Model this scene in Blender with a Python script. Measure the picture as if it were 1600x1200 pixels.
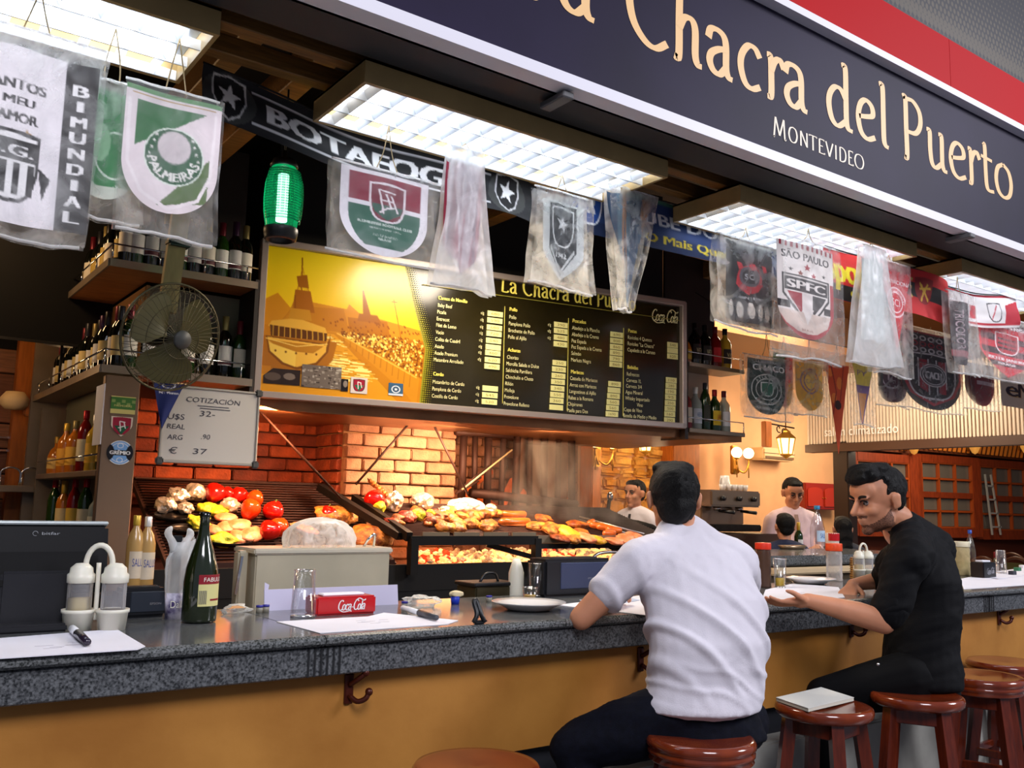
import bpy, bmesh, math, random
import numpy as np
from mathutils import Vector, Matrix, noise as mnoise

# ------------------------------------------------------------------ camera, world, lights, exposure
SC = bpy.context.scene
COL = SC.collection
for _o in list(bpy.data.objects):
    bpy.data.objects.remove(_o)
F_PX, YAW, PITCH, ROLL = 1438.07, math.radians(35.893), math.radians(7.5086), math.radians(1.3171)
FW = np.array([math.sin(YAW)*math.cos(PITCH), math.cos(YAW)*math.cos(PITCH), math.sin(PITCH)])
_rt = np.array([math.cos(YAW), -math.sin(YAW), 0.0]); _up = np.cross(_rt, FW)
RT = math.cos(ROLL)*_rt + math.sin(ROLL)*_up
UP = -math.sin(ROLL)*_rt + math.cos(ROLL)*_up
EYE = np.array([0.0, 0.0, 1.5])
cam_d = bpy.data.cameras.new('camera'); cam = bpy.data.objects.new('camera', cam_d); COL.objects.link(cam)
cam_d.sensor_width = 36.0; cam_d.lens = F_PX*36.0/1600.0; cam_d.clip_start = 0.05; cam_d.clip_end = 200
cam.matrix_world = Matrix(((RT[0], UP[0], -FW[0], EYE[0]), (RT[1], UP[1], -FW[1], EYE[1]), (RT[2], UP[2], -FW[2], EYE[2]), (0, 0, 0, 1)))
SC.camera = cam
SC.view_settings.view_transform = 'Standard'; SC.view_settings.look = 'None'
SC.view_settings.gamma = 1.0; SC.view_settings.use_curve_mapping = False
SC.view_settings.exposure = 0.45
try:
    SC.cycles.use_denoising = True
    SC.cycles.transparent_max_bounces = 24
    SC.cycles.max_bounces = 8
    SC.cycles.sample_clamp_indirect = 6.0
except Exception:
    pass
W = bpy.data.worlds.new('world'); SC.world = W; W.use_nodes = True
W.node_tree.nodes['Background'].inputs[0].default_value = (0.55, 0.60, 0.78, 1)
W.node_tree.nodes['Background'].inputs[1].default_value = 0.22

def area(name, loc, target, size, power, color, sy=None):
    d = bpy.data.lights.new(name, 'AREA'); d.energy = power; d.color = color; d.size = size
    if sy: d.shape = 'RECTANGLE'; d.size_y = sy
    o = bpy.data.objects.new(name, d); COL.objects.link(o); o.location = loc
    o.rotation_euler = (Vector(target)-Vector(loc)).to_track_quat('-Z', 'Y').to_euler()
    return o
def point(name, loc, power, color, r=0.05):
    d = bpy.data.lights.new(name, 'POINT'); d.energy = power; d.color = color; d.shadow_soft_size = r
    o = bpy.data.objects.new(name, d); COL.objects.link(o); o.location = loc
    return o
# the market hall's own high lamps and roof light, behind and above the customers
area('hall_roof_light', (-0.5, -3.5, 6.5), (2.5, 2.6, 1.4), 3.0, 330, (0.94, 0.92, 1.0))
area('hall_lamp', (9.0, -2.5, 5.5), (5.5, 2.6, 1.2), 2.0, 330, (0.92, 0.92, 1.0))
# warm lamps under the extractor hood over the grill
area('hood_lamp', (2.95, 4.62, 1.93), (2.9, 5.0, 1.3), 0.25, 26, (1.0, 0.68, 0.42))
area('hood_lamp', (3.55, 4.45, 1.94), (3.8, 4.95, 1.3), 0.2, 14, (1.0, 0.58, 0.30))
area('hood_lamp', (1.85, 4.55, 1.93), (1.75, 4.9, 1.3), 0.2, 20, (1.0, 0.48, 0.22))
point('shelf_fill', (0.35, 4.9, 2.9), 10, (1.0, 0.62, 0.30), 0.1)
point('shelf_fill', (0.15, 5.35, 2.15), 9, (1.0, 0.66, 0.36), 0.1)  # added unseen point light, brightens the upper shelf's underside
area('kitchen_lamp', (2.6, 3.75, 2.9), (2.6, 3.9, 1.0), 0.6, 26, (1.0, 0.85, 0.66))
# dining room lamps and one added fill
area('dining_light', (7.0, 6.2, 3.3), (7.0, 6.4, 0.5), 1.6, 110, (1.0, 0.80, 0.56))
area('dining_light', (14.5, 7.2, 3.5), (14.5, 8.4, 1.4), 2.0, 120, (1.0, 0.80, 0.55))
area('dining_light', (4.9, 5.3, 2.9), (5.6, 6.2, 1.6), 0.5, 22, (1.0, 0.84, 0.66))  # added fill without a fixture, brightens the dark waiter's face
area('dining_light', (9.9, 6.1, 2.6), (9.9, 7.2, 1.6), 0.8, 34, (1.0, 0.80, 0.56))
point('fascia_lamp', (8.1, 4.9, 2.75), 45, (1.0, 0.84, 0.62), 0.2)

# ------------------------------------------------------------------ helpers
R = math.radians
rnd = random.Random(7)
def at(px, py, **k):
    d = FW + RT*(px-800)/F_PX - UP*(py-600)/F_PX
    (a, v), = k.items()
    i = 'XYZ'.index(a); t = (v-EYE[i])/d[i]
    return Vector(EYE + d*t)
def lin(c):
    if isinstance(c, str):
        c = tuple(int(c[i:i+2], 16)/255 for i in (0, 2, 4))
    return tuple((x/12.92 if x <= 0.04045 else ((x+0.055)/1.055)**2.4) for x in c[:3])
MATS = {}
def mat(name, col='808080', rough=0.5, metal=0.0, noise=0.0, nscale=20.0, bump=0.0, bscale=60.0, emit=None, es=1.0, col2=None,
        alpha=1.0, trans=0.0, ior=1.45, stretch=None, coat=0.0, sheen=0.0, sss=0.0, spec=0.5, voronoi=False):
    if name in MATS: return MATS[name]
    m = bpy.data.materials.new(name); m.use_nodes = True; nt = m.node_tree; b = nt.nodes['Principled BSDF']
    L = nt.links
    c = lin(col)+(1,)
    b.inputs['Base Color'].default_value = c; b.inputs['Roughness'].default_value = rough; b.inputs['Metallic'].default_value = metal
    b.inputs['IOR'].default_value = ior; b.inputs['Coat Weight'].default_value = coat; b.inputs['Coat Roughness'].default_value = 0.1
    b.inputs['Specular IOR Level'].default_value = spec
    if sss: b.inputs['Subsurface Weight'].default_value = sss; b.inputs['Subsurface Radius'].default_value = (0.02, 0.008, 0.004)
    if sheen: b.inputs['Sheen Weight'].default_value = sheen
    if trans: b.inputs['Transmission Weight'].default_value = trans
    if alpha < 1: b.inputs['Alpha'].default_value = alpha
    if emit: b.inputs['Emission Color'].default_value = lin(emit)+(1,); b.inputs['Emission Strength'].default_value = es
    if noise or bump:
        tc = nt.nodes.new('ShaderNodeTexCoord'); mp = nt.nodes.new('ShaderNodeMapping')
        L.new(tc.outputs['Object'], mp.inputs['Vector'])
        if stretch: mp.inputs['Scale'].default_value = stretch
    if noise:
        n = nt.nodes.new('ShaderNodeTexVoronoi' if voronoi else 'ShaderNodeTexNoise'); n.inputs['Scale'].default_value = nscale
        if not voronoi: n.inputs['Detail'].default_value = 6
        L.new(mp.outputs[0], n.inputs['Vector'])
        r = nt.nodes.new('ShaderNodeValToRGB')
        a = lin(col); d = lin(col2) if col2 else tuple(min(1, x*(1+noise)) for x in a)
        if not col2: a = tuple(x*(1-noise) for x in a)
        r.color_ramp.elements[0].position = 0.35; r.color_ramp.elements[1].position = 0.65
        r.color_ramp.elements[0].color = a+(1,); r.color_ramp.elements[1].color = d+(1,)
        L.new(n.outputs[0], r.inputs[0]); L.new(r.outputs[0], b.inputs['Base Color'])
    if bump:
        n2 = nt.nodes.new('ShaderNodeTexNoise'); n2.inputs['Scale'].default_value = bscale; n2.inputs['Detail'].default_value = 5
        L.new(mp.outputs[0], n2.inputs['Vector'])
        bm = nt.nodes.new('ShaderNodeBump'); bm.inputs['Strength'].default_value = bump; bm.inputs['Distance'].default_value = 0.01
        L.new(n2.outputs[0], bm.inputs['Height']); L.new(bm.outputs[0], b.inputs['Normal'])
    MATS[name] = m
    return m
def film(name, col='ffffff', dens=.3, rough=0.25, ns=14.0, vary=0.35, glow=0.35, gloss=False):
    """thin plastic film or glass: partly see-through, milky where it creases"""
    if name in MATS: return MATS[name]
    m = bpy.data.materials.new(name); m.use_nodes = True; nt = m.node_tree; L = nt.links
    for n in list(nt.nodes):
        if n.type == 'BSDF_PRINCIPLED': nt.nodes.remove(n)
    out = [n for n in nt.nodes if n.type == 'OUTPUT_MATERIAL'][0]
    tr = nt.nodes.new('ShaderNodeBsdfTransparent'); df = nt.nodes.new('ShaderNodeBsdfPrincipled'); tl = nt.nodes.new('ShaderNodeBsdfTranslucent')
    df.inputs['Base Color'].default_value = lin(col)+(1,); df.inputs['Roughness'].default_value = rough
    tl.inputs['Color'].default_value = lin(col)+(1,)
    m1 = nt.nodes.new('ShaderNodeMixShader'); m1.inputs[0].default_value = glow
    L.new(df.outputs[0], m1.inputs[1]); L.new(tl.outputs[0], m1.inputs[2])
    m2 = nt.nodes.new('ShaderNodeMixShader'); L.new(tr.outputs[0], m2.inputs[1]); L.new(m1.outputs[0], m2.inputs[2])
    tc = nt.nodes.new('ShaderNodeTexCoord'); n = nt.nodes.new('ShaderNodeTexNoise'); n.inputs['Scale'].default_value = ns; n.inputs['Detail'].default_value = 4
    n.inputs['Distortion'].default_value = 1.2
    L.new(tc.outputs['Object'], n.inputs['Vector'])
    mr = nt.nodes.new('ShaderNodeMapRange'); mr.inputs[1].default_value = 0.35; mr.inputs[2].default_value = 0.7
    mr.inputs[3].default_value = max(0, dens*(1-vary)); mr.inputs[4].default_value = min(1, dens*(1+vary))
    L.new(n.outputs[0], mr.inputs[0])
    fr = nt.nodes.new('ShaderNodeFresnel'); fr.inputs[0].default_value = 1.3
    ad = nt.nodes.new('ShaderNodeMath'); ad.operation = 'ADD'; ad.use_clamp = True
    L.new(mr.outputs[0], ad.inputs[0]); L.new(fr.outputs[0], ad.inputs[1]); L.new(ad.outputs[0], m2.inputs[0])
    if gloss:
        gl = nt.nodes.new('ShaderNodeBsdfGlossy'); gl.inputs['Roughness'].default_value = rough; gl.inputs['Color'].default_value = (1, 1, 1, 1)
        L.new(gl.outputs[0], m2.inputs[2]); 
        lw = nt.nodes.new('ShaderNodeLayerWeight'); lw.inputs[0].default_value = .5; pw = nt.nodes.new('ShaderNodeMath'); pw.operation = 'POWER'; pw.inputs[1].default_value = 3.0
        ml = nt.nodes.new('ShaderNodeMath'); ml.operation = 'MULTIPLY_ADD'; ml.inputs[1].default_value = .55; ml.inputs[2].default_value = .04
        L.new(lw.outputs['Facing'], pw.inputs[0]); L.new(pw.outputs[0], ml.inputs[0]); L.new(ml.outputs[0], ad.inputs[1])
        tr.inputs['Color'].default_value = tuple(.90+.08*x for x in lin(col))+(1,)
    L.new(m2.outputs[0], out.inputs[0])
    MATS[name] = m
    return m
def print_mat(name, rough=0.6, emit=0.0):
    """flat print: colour read from the mesh's own colour attribute"""
    if name in MATS: return MATS[name]
    m = mat(name, 'ffffff', rough); nt = m.node_tree
    a = nt.nodes.new('ShaderNodeAttribute'); a.attribute_name = 'Col'
    nt.links.new(a.outputs['Color'], nt.nodes['Principled BSDF'].inputs['Base Color'])
    return m

def link(name, me, m=None, parent=None, loc=None):
    o = bpy.data.objects.new(name, me); COL.objects.link(o)
    if m is not None and me is not None and len(me.materials) == 0: me.materials.append(m)
    if parent is not None: o.parent = parent
    if loc is not None: o.location = loc
    return o
def tag(o, label=None, cat=None, group=None, kind=None):
    if label: o['label'] = label
    if cat: o['category'] = cat
    if group: o['group'] = group
    if kind: o['kind'] = kind
    return o
def thing(name, label, cat, loc=(0, 0, 0), rz=0.0, group=None):
    o = bpy.data.objects.new(name, None); COL.objects.link(o); o.location = loc; o.rotation_euler = (0, 0, rz); o.empty_display_size = 0.05
    return tag(o, label, cat, group)
def copy_tree(o, parent=None, loc=None, rz=None, label=None):
    c = o.copy(); COL.objects.link(c)
    if parent is not None: c.parent = parent
    if loc is not None: c.location = loc
    if rz is not None: c.rotation_euler = (0, 0, rz)
    if label: c['label'] = label
    for ch in list(o.children): copy_tree(ch, c)
    return c

class MB:
    def __init__(s): s.v = []; s.f = []; s.sm = []
    def add(s, vs, fs, smooth=False):
        n = len(s.v); s.v.extend([tuple(p) for p in vs])
        s.f.extend([tuple(i+n for i in f) for f in fs]); s.sm.extend([smooth]*len(fs)); return s
    def box(s, c, size, rot=None, bev=0.0):
        x, y, z = (a/2 for a in size)
        if bev <= 0:
            vs = [Vector((i*x, j*y, k*z)) for i in (-1, 1) for j in (-1, 1) for k in (-1, 1)]
            fs = [(0, 1, 3, 2), (4, 6, 7, 5), (0, 4, 5, 1), (2, 3, 7, 6), (0, 2, 6, 4), (1, 5, 7, 3)]
        else:
            b = min(bev, x*.95, y*.95, z*.95)
            bm = bmesh.new(); bmesh.ops.create_cube(bm, size=1.0)
            for v in bm.verts: v.co = Vector((v.co.x*2*x, v.co.y*2*y, v.co.z*2*z))
            bmesh.ops.bevel(bm, geom=list(bm.edges), offset=b, segments=2 if b > 0.004 else 1, affect='EDGES')
            bm.verts.index_update(); vs = [v.co.copy() for v in bm.verts]; fs = [tuple(v.index for v in f.verts) for f in bm.faces]; bm.free()
        if rot is not None:
            if not isinstance(rot, Matrix): rot = Matrix.Rotation(rot, 3, 'Z')
            vs = [rot @ v for v in vs]
        c = Vector(c)
        return s.add([v+c for v in vs], fs)
    def bar(s, a, b, w, h=None, up=(0, 0, 1)):
        a = Vector(a); b = Vector(b); d = (b-a).normalized(); h = h or w; u = Vector(up)
        if abs(d.dot(u)) > .98: u = Vector((0, 1, 0))
        sd = d.cross(u).normalized(); u = sd.cross(d).normalized()
        vs = [p+sd*i*w/2+u*j*h/2 for p in (a, b) for i, j in ((-1, -1), (1, -1), (1, 1), (-1, 1))]
        return s.add(vs, [(3, 2, 1, 0), (4, 5, 6, 7), (0, 1, 5, 4), (1, 2, 6, 5), (2, 3, 7, 6), (3, 0, 4, 7)])
    def tube(s, path, r, n=8, caps=True, smooth=True, closed=False):
        P = [Vector(p) for p in path]; m = len(P); rr = r if isinstance(r, (list, tuple)) else [r]*m
        vs = []; u = None
        for i, p in enumerate(P):
            if closed: d = (P[(i+1) % m]-P[i-1])
            else: d = P[min(i+1, m-1)]-P[max(i-1, 0)]
            d = d.normalized() if d.length > 1e-9 else Vector((0, 0, 1))
            if u is None:
                u = d.orthogonal().normalized()
            u = (u-d*u.dot(d)); u = u.normalized() if u.length > 1e-6 else d.orthogonal().normalized()
            w = d.cross(u)
            for k in range(n):
                a = 2*math.pi*k/n; vs.append(p+u*math.cos(a)*rr[i]+w*math.sin(a)*rr[i])
        fs = []
        for i in range(m if closed else m-1):
            for k in range(n):
                j = (i+1) % m
                fs.append((i*n+k, i*n+(k+1) % n, j*n+(k+1) % n, j*n+k))
        if caps and not closed:
            fs.append(tuple(range(n-1, -1, -1))); fs.append(tuple((m-1)*n+k for k in range(n)))
        return s.add(vs, fs, smooth)
    def cyl(s, a, b, r0, r1=None, n=16, smooth=True): return s.tube([a, b], [r0, r0 if r1 is None else r1], n, True, smooth)
    def lathe(s, prof, c=(0, 0, 0), n=20, smooth=True, caps=True, sx=1.0, sy=1.0):
        c = Vector(c); vs = []
        for r, z in prof:
            for k in range(n):
                a = 2*math.pi*k/n; vs.append(c+Vector((r*math.cos(a)*sx, r*math.sin(a)*sy, z)))
        fs = []
        for i in range(len(prof)-1):
            for k in range(n):
                fs.append((i*n+k, i*n+(k+1) % n, (i+1)*n+(k+1) % n, (i+1)*n+k))
        if caps:
            if prof[0][0] > 1e-5: fs.append(tuple(range(n-1, -1, -1)))
            if prof[-1][0] > 1e-5: fs.append(tuple((len(prof)-1)*n+k for k in range(n)))
        return s.add(vs, fs, smooth)
    def prism(s, poly, depth, axes=((1, 0, 0), (0, 0, 1), (0, 1, 0)), o=(0, 0, 0)):
        """2D outline (counter-clockwise) extruded by depth along the third axis"""
        a, b, d = (Vector(x) for x in axes); o = Vector(o); n = len(poly)
        vs = [o+a*x+b*y for x, y in poly]+[o+a*x+b*y+d*depth for x, y in poly]
        fs = [tuple(range(n)), tuple(range(2*n-1, n-1, -1))]+[(i, i+n, (i+1) % n+n, (i+1) % n) for i in range(n)]
        return s.add(vs, fs)
    def sphere(s, c, r, n=12, m=8, sc=(1, 1, 1), rot=None):
        c = Vector(c); vs = []; fs = []
        for i in range(m+1):
            t = math.pi*i/m
            for k in range(n):
                a = 2*math.pi*k/n; v = Vector((math.sin(t)*math.cos(a)*r*sc[0], math.sin(t)*math.sin(a)*r*sc[1], math.cos(t)*r*sc[2]))
                if rot is not None: v = rot @ v
                vs.append(c+v)
        for i in range(m):
            for k in range(n): fs.append((i*n+k, (i+1)*n+k, (i+1)*n+(k+1) % n, i*n+(k+1) % n))
        return s.add(vs, fs, True)
    def mesh(s, name='mesh'):
        me = bpy.data.meshes.new(name); me.from_pydata([tuple(v) for v in s.v], [], s.f)
        me.polygons.foreach_set('use_smooth', s.sm); me.validate(); me.update(); return me
    def build(s, name, m, parent=None, loc=None): return link(name, s.mesh(name), m, parent, loc)

def grid_mesh(name, P, C=None, m=None, smooth=True, wrap=False):
    """P: (rows, cols, 3) points, C: (rows, cols, 3) linear colours"""
    h, w = P.shape[:2]
    idx = np.arange(h*w).reshape(h, w)
    q = np.stack([idx[:-1, :-1], idx[1:, :-1], idx[1:, 1:], idx[:-1, 1:]], -1).reshape(-1, 4)
    me = bpy.data.meshes.new(name)
    me.vertices.add(h*w); me.vertices.foreach_set('co', P.reshape(-1).astype(np.float32))
    me.loops.add(len(q)*4); me.loops.foreach_set('vertex_index', q.reshape(-1).astype(np.int32))
    me.polygons.add(len(q)); me.polygons.foreach_set('loop_start', np.arange(0, len(q)*4, 4, dtype=np.int32))
    me.polygons.foreach_set('use_smooth', np.full(len(q), smooth, dtype=bool))
    me.update(calc_edges=True)
    if C is not None:
        a = me.color_attributes.new('Col', 'FLOAT_COLOR', 'POINT')
        cc = np.ones((h*w, 4), np.float32); cc[:, :3] = C.reshape(-1, 3); a.data.foreach_set('color', cc.reshape(-1))
    if m: me.materials.append(m)
    return me
def wn(x, y, seed, octs=4, ridged=False):
    """cheap smooth numpy noise in about -1..1"""
    r = np.random.RandomState(seed); o = np.zeros_like(x, dtype=float); amp = 1.0; fr = 1.0; tot = 0
    for _ in range(octs):
        s = 0
        for _k in range(4):
            a = r.uniform(0, 2*np.pi); f = fr*r.uniform(.7, 1.4)
            s = s+np.sin((x*np.cos(a)+y*np.sin(a))*f+r.uniform(0, 6.3)+1.3*np.sin((x*np.sin(a)-y*np.cos(a))*f*.6+r.uniform(0, 6.3)))
        s = s/2.2
        if ridged: s = 1-2*np.minimum(1, np.abs(s))
        o = o+amp*s; tot += amp; amp *= .5; fr *= 2.1
    return o/tot
# --------------------------------------------------------------- lettering
_TC = {}
def text_tris(s):
    if s in _TC: return _TC[s]
    cu = bpy.data.curves.new('t', 'FONT'); cu.body = s; cu.size = 1.0; cu.resolution_u = 3
    ob = bpy.data.objects.new('t', cu); COL.objects.link(ob)
    me = ob.to_mesh(); me.calc_loop_triangles()
    v = np.array([tuple(x.co)[:2] for x in me.vertices]); t = np.array([tuple(x.vertices) for x in me.loop_triangles])
    ob.to_mesh_clear(); bpy.data.objects.remove(ob); bpy.data.curves.remove(cu)
    if len(v) == 0: v = np.zeros((3, 2)); t = np.array([[0, 1, 2]])
    x0 = v[:, 0].min(); w = v[:, 0].max()-x0; v = v.copy(); v[:, 0] -= x0
    _TC[s] = (v, t, w); return _TC[s]
def _cr(pts, n=6):
    """Catmull-Rom through the points"""
    P = [Vector(p) for p in pts]
    if len(P) < 3: return P
    Q = [P[0]*2-P[1]]+P+[P[-1]*2-P[-2]]; out = []
    for i in range(1, len(Q)-2):
        for k in range(n):
            t = k/n
            out.append(0.5*((2*Q[i])+(Q[i+1]-Q[i-1])*t+(2*Q[i-1]-5*Q[i]+4*Q[i+1]-Q[i+2])*t*t+(3*Q[i]-Q[i-1]-3*Q[i+1]+Q[i+2])*t**3))
    out.append(P[-1]); return out
# stroke letters in the restaurant sign's style: baseline 0, x-height 0.62, ascender 1
GL = {
 'a': (.48, [[(.05, .47), (.09, .60), (.20, .63), (.31, .58), (.35, .45), (.35, .14), (.39, .03), (.46, .01)], [(.35, .40), (.22, .36), (.10, .27), (.07, .15), (.13, .04), (.24, .02), (.35, .14)]]),
 'C': (.66, [[(.62, .92), (.52, 1.04), (.36, 1.06), (.18, .92), (.07, .60), (.12, .26), (.28, .05), (.45, .0), (.62, .12)]]),
 'L': (.55, [[(.08, 1.0), (.14, .98), (.14, .5), (.13, .06), (.16, .03), (.40, .02), (.52, .10)]]),
 'h': (.52, [[(.04, 1.0), (.12, 1.0), (.12, .5), (.11, .03), (.04, .02)], [(.12, .42), (.20, .58), (.32, .60), (.38, .48), (.38, .14), (.42, .02), (.49, .01)]]),
 'c': (.44, [[(.40, .50), (.32, .61), (.20, .61), (.09, .45), (.07, .26), (.14, .06), (.26, .01), (.40, .08)]]),
 'r': (.38, [[(.03, .62), (.10, .60), (.11, .3), (.10, .03), (.03, .01)], [(.11, .40), (.18, .56), (.28, .61), (.35, .50)]]),
 'd': (.50, [[(.30, 1.0), (.37, .98), (.37, .5), (.37, .15), (.40, .03), (.48, .01)], [(.37, .46), (.28, .60), (.17, .60), (.08, .46), (.06, .28), (.11, .08), (.22, .01), (.37, .14)]]),
 'e': (.44, [[(.08, .32), (.24, .36), (.36, .42), (.34, .56), (.22, .62), (.11, .52), (.06, .30), (.11, .08), (.24, .0), (.40, .07)]]),
 'l': (.22, [[(.04, 1.0), (.11, .98), (.11, .5), (.11, .12), (.14, .02), (.20, .0)]]),
 'P': (.50, [[(.05, .98), (.11, .98), (.11, .5), (.11, .0), (.05, -.02)], [(.11, .97), (.28, .98), (.42, .84), (.43, .62), (.32, .45), (.11, .42)]]),
 'u': (.50, [[(.03, .62), (.10, .60), (.10, .3), (.13, .07), (.22, .01), (.36, .12)], [(.30, .62), (.37, .60), (.37, .3), (.37, .12), (.41, .02), (.48, .01)]]),
 't': (.34, [[(.10, .86), (.14, .80), (.14, .4), (.15, .10), (.20, .01), (.32, .02)], [(.04, .60), (.30, .58)]]),
 'o': (.48, [[(.24, .62), (.11, .52), (.06, .30), (.11, .08), (.24, .0), (.37, .08), (.42, .30), (.37, .52), (.24, .62)]]),
 'n': (.50, [[(.04, .62), (.10, .60), (.10, .3), (.10, 0)], [(.10, .42), (.20, .58), (.32, .60), (.38, .48), (.38, .0)]]),
 '-': (.30, [[(.04, .30), (.26, .30)]]),
 'M': (.90, [[(.08, 0), (.10, 0), (.20, .98)], [(.20, .98), (.46, .08)], [(.46, .08), (.74, .98)], [(.74, .98), (.80, .0), (.88, 0)]]),
 'O': (.82, [[(.40, 1.0), (.18, .88), (.08, .5), (.18, .12), (.40, .0), (.62, .12), (.72, .5), (.62, .88), (.40, 1.0)]]),
 'N': (.82, [[(.12, 0), (.12, .98)], [(.12, .98), (.66, .04)], [(.66, .02), (.66, .98)]]),
 'T': (.66, [[(.32, .0), (.32, .96)], [(.04, .90), (.05, .97), (.59, .97), (.60, .90)]]),
 'E': (.60, [[(.12, 0), (.12, .97)], [(.12, .97), (.50, .97), (.50, .90)], [(.12, .52), (.42, .52)], [(.12, .02), (.52, .02), (.54, .10)]]),
 'V': (.76, [[(.06, .98), (.36, .02)], [(.36, .02), (.68, .98)]]),
 'I': (.28, [[(.13, 0), (.13, .98)]]),
 'D': (.78, [[(.12, 0), (.12, .97)], [(.12, .97), (.36, .96), (.60, .82), (.68, .5), (.60, .16), (.36, .02), (.12, .01)]]),
}
def ribbon(path, wv, wh=None):
    """polygons (quads) of a stroke; vertical runs wv wide, horizontal runs wh wide"""
    wh = wh or wv; P = _cr([(p[0], p[1]) for p in path]); out = []; L = []
    for i, p in enumerate(P):
        d = P[min(i+1, len(P)-1)]-P[max(i-1, 0)]; d = d.normalized() if d.length > 1e-9 else Vector((1, 0))
        w = wh+(wv-wh)*abs(d.y); nrm = Vector((-d.y, d.x))*w/2
        L.append((p+nrm, p-nrm))
    for i in range(len(L)-1): out.append([L[i][0], L[i][1], L[i+1][1], L[i+1][0]])
    return out
def glyph_quads(ch, wv=.115, wh=.07):
    w, ps = GL[ch]; q = []
    for p in ps: q += ribbon(p, wv, wh)
    return w, q
def put_quads(mb, quads, fn, thick=None):
    """fn maps (x, y) to world; thick is an extrusion vector"""
    for q in quads:
        P = [fn(p[0], p[1]) for p in q]
        if thick is None: mb.add(P, [(0, 1, 2, 3)])
        else:
            t = Vector(thick); mb.add(P+[p+t for p in P], [(0, 1, 2, 3), (7, 6, 5, 4), (0, 4, 5, 1), (1, 5, 6, 2), (2, 6, 7, 3), (3, 7, 4, 0)])
def put_text(mb, s, o, ux, uy, h, width=None, sx=1.0, shear=0.0, anchor='l', off=(0, 0, 0)):
    """flat letters: o baseline start, ux/uy unit vectors, h cap height"""
    v, t, w = text_tris(s); k = h/.72
    fx = (width/w) if width else k*sx
    o = Vector(o)+Vector(off); ux = Vector(ux); uy = Vector(uy); W_ = w*fx
    dx = 0 if anchor == 'l' else (-W_/2 if anchor == 'c' else -W_)
    mb.add([o+ux*(x*fx+dx+shear*y*k)+uy*(y*k) for x, y in v], [tuple(f) for f in t])
    return W_

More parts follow.
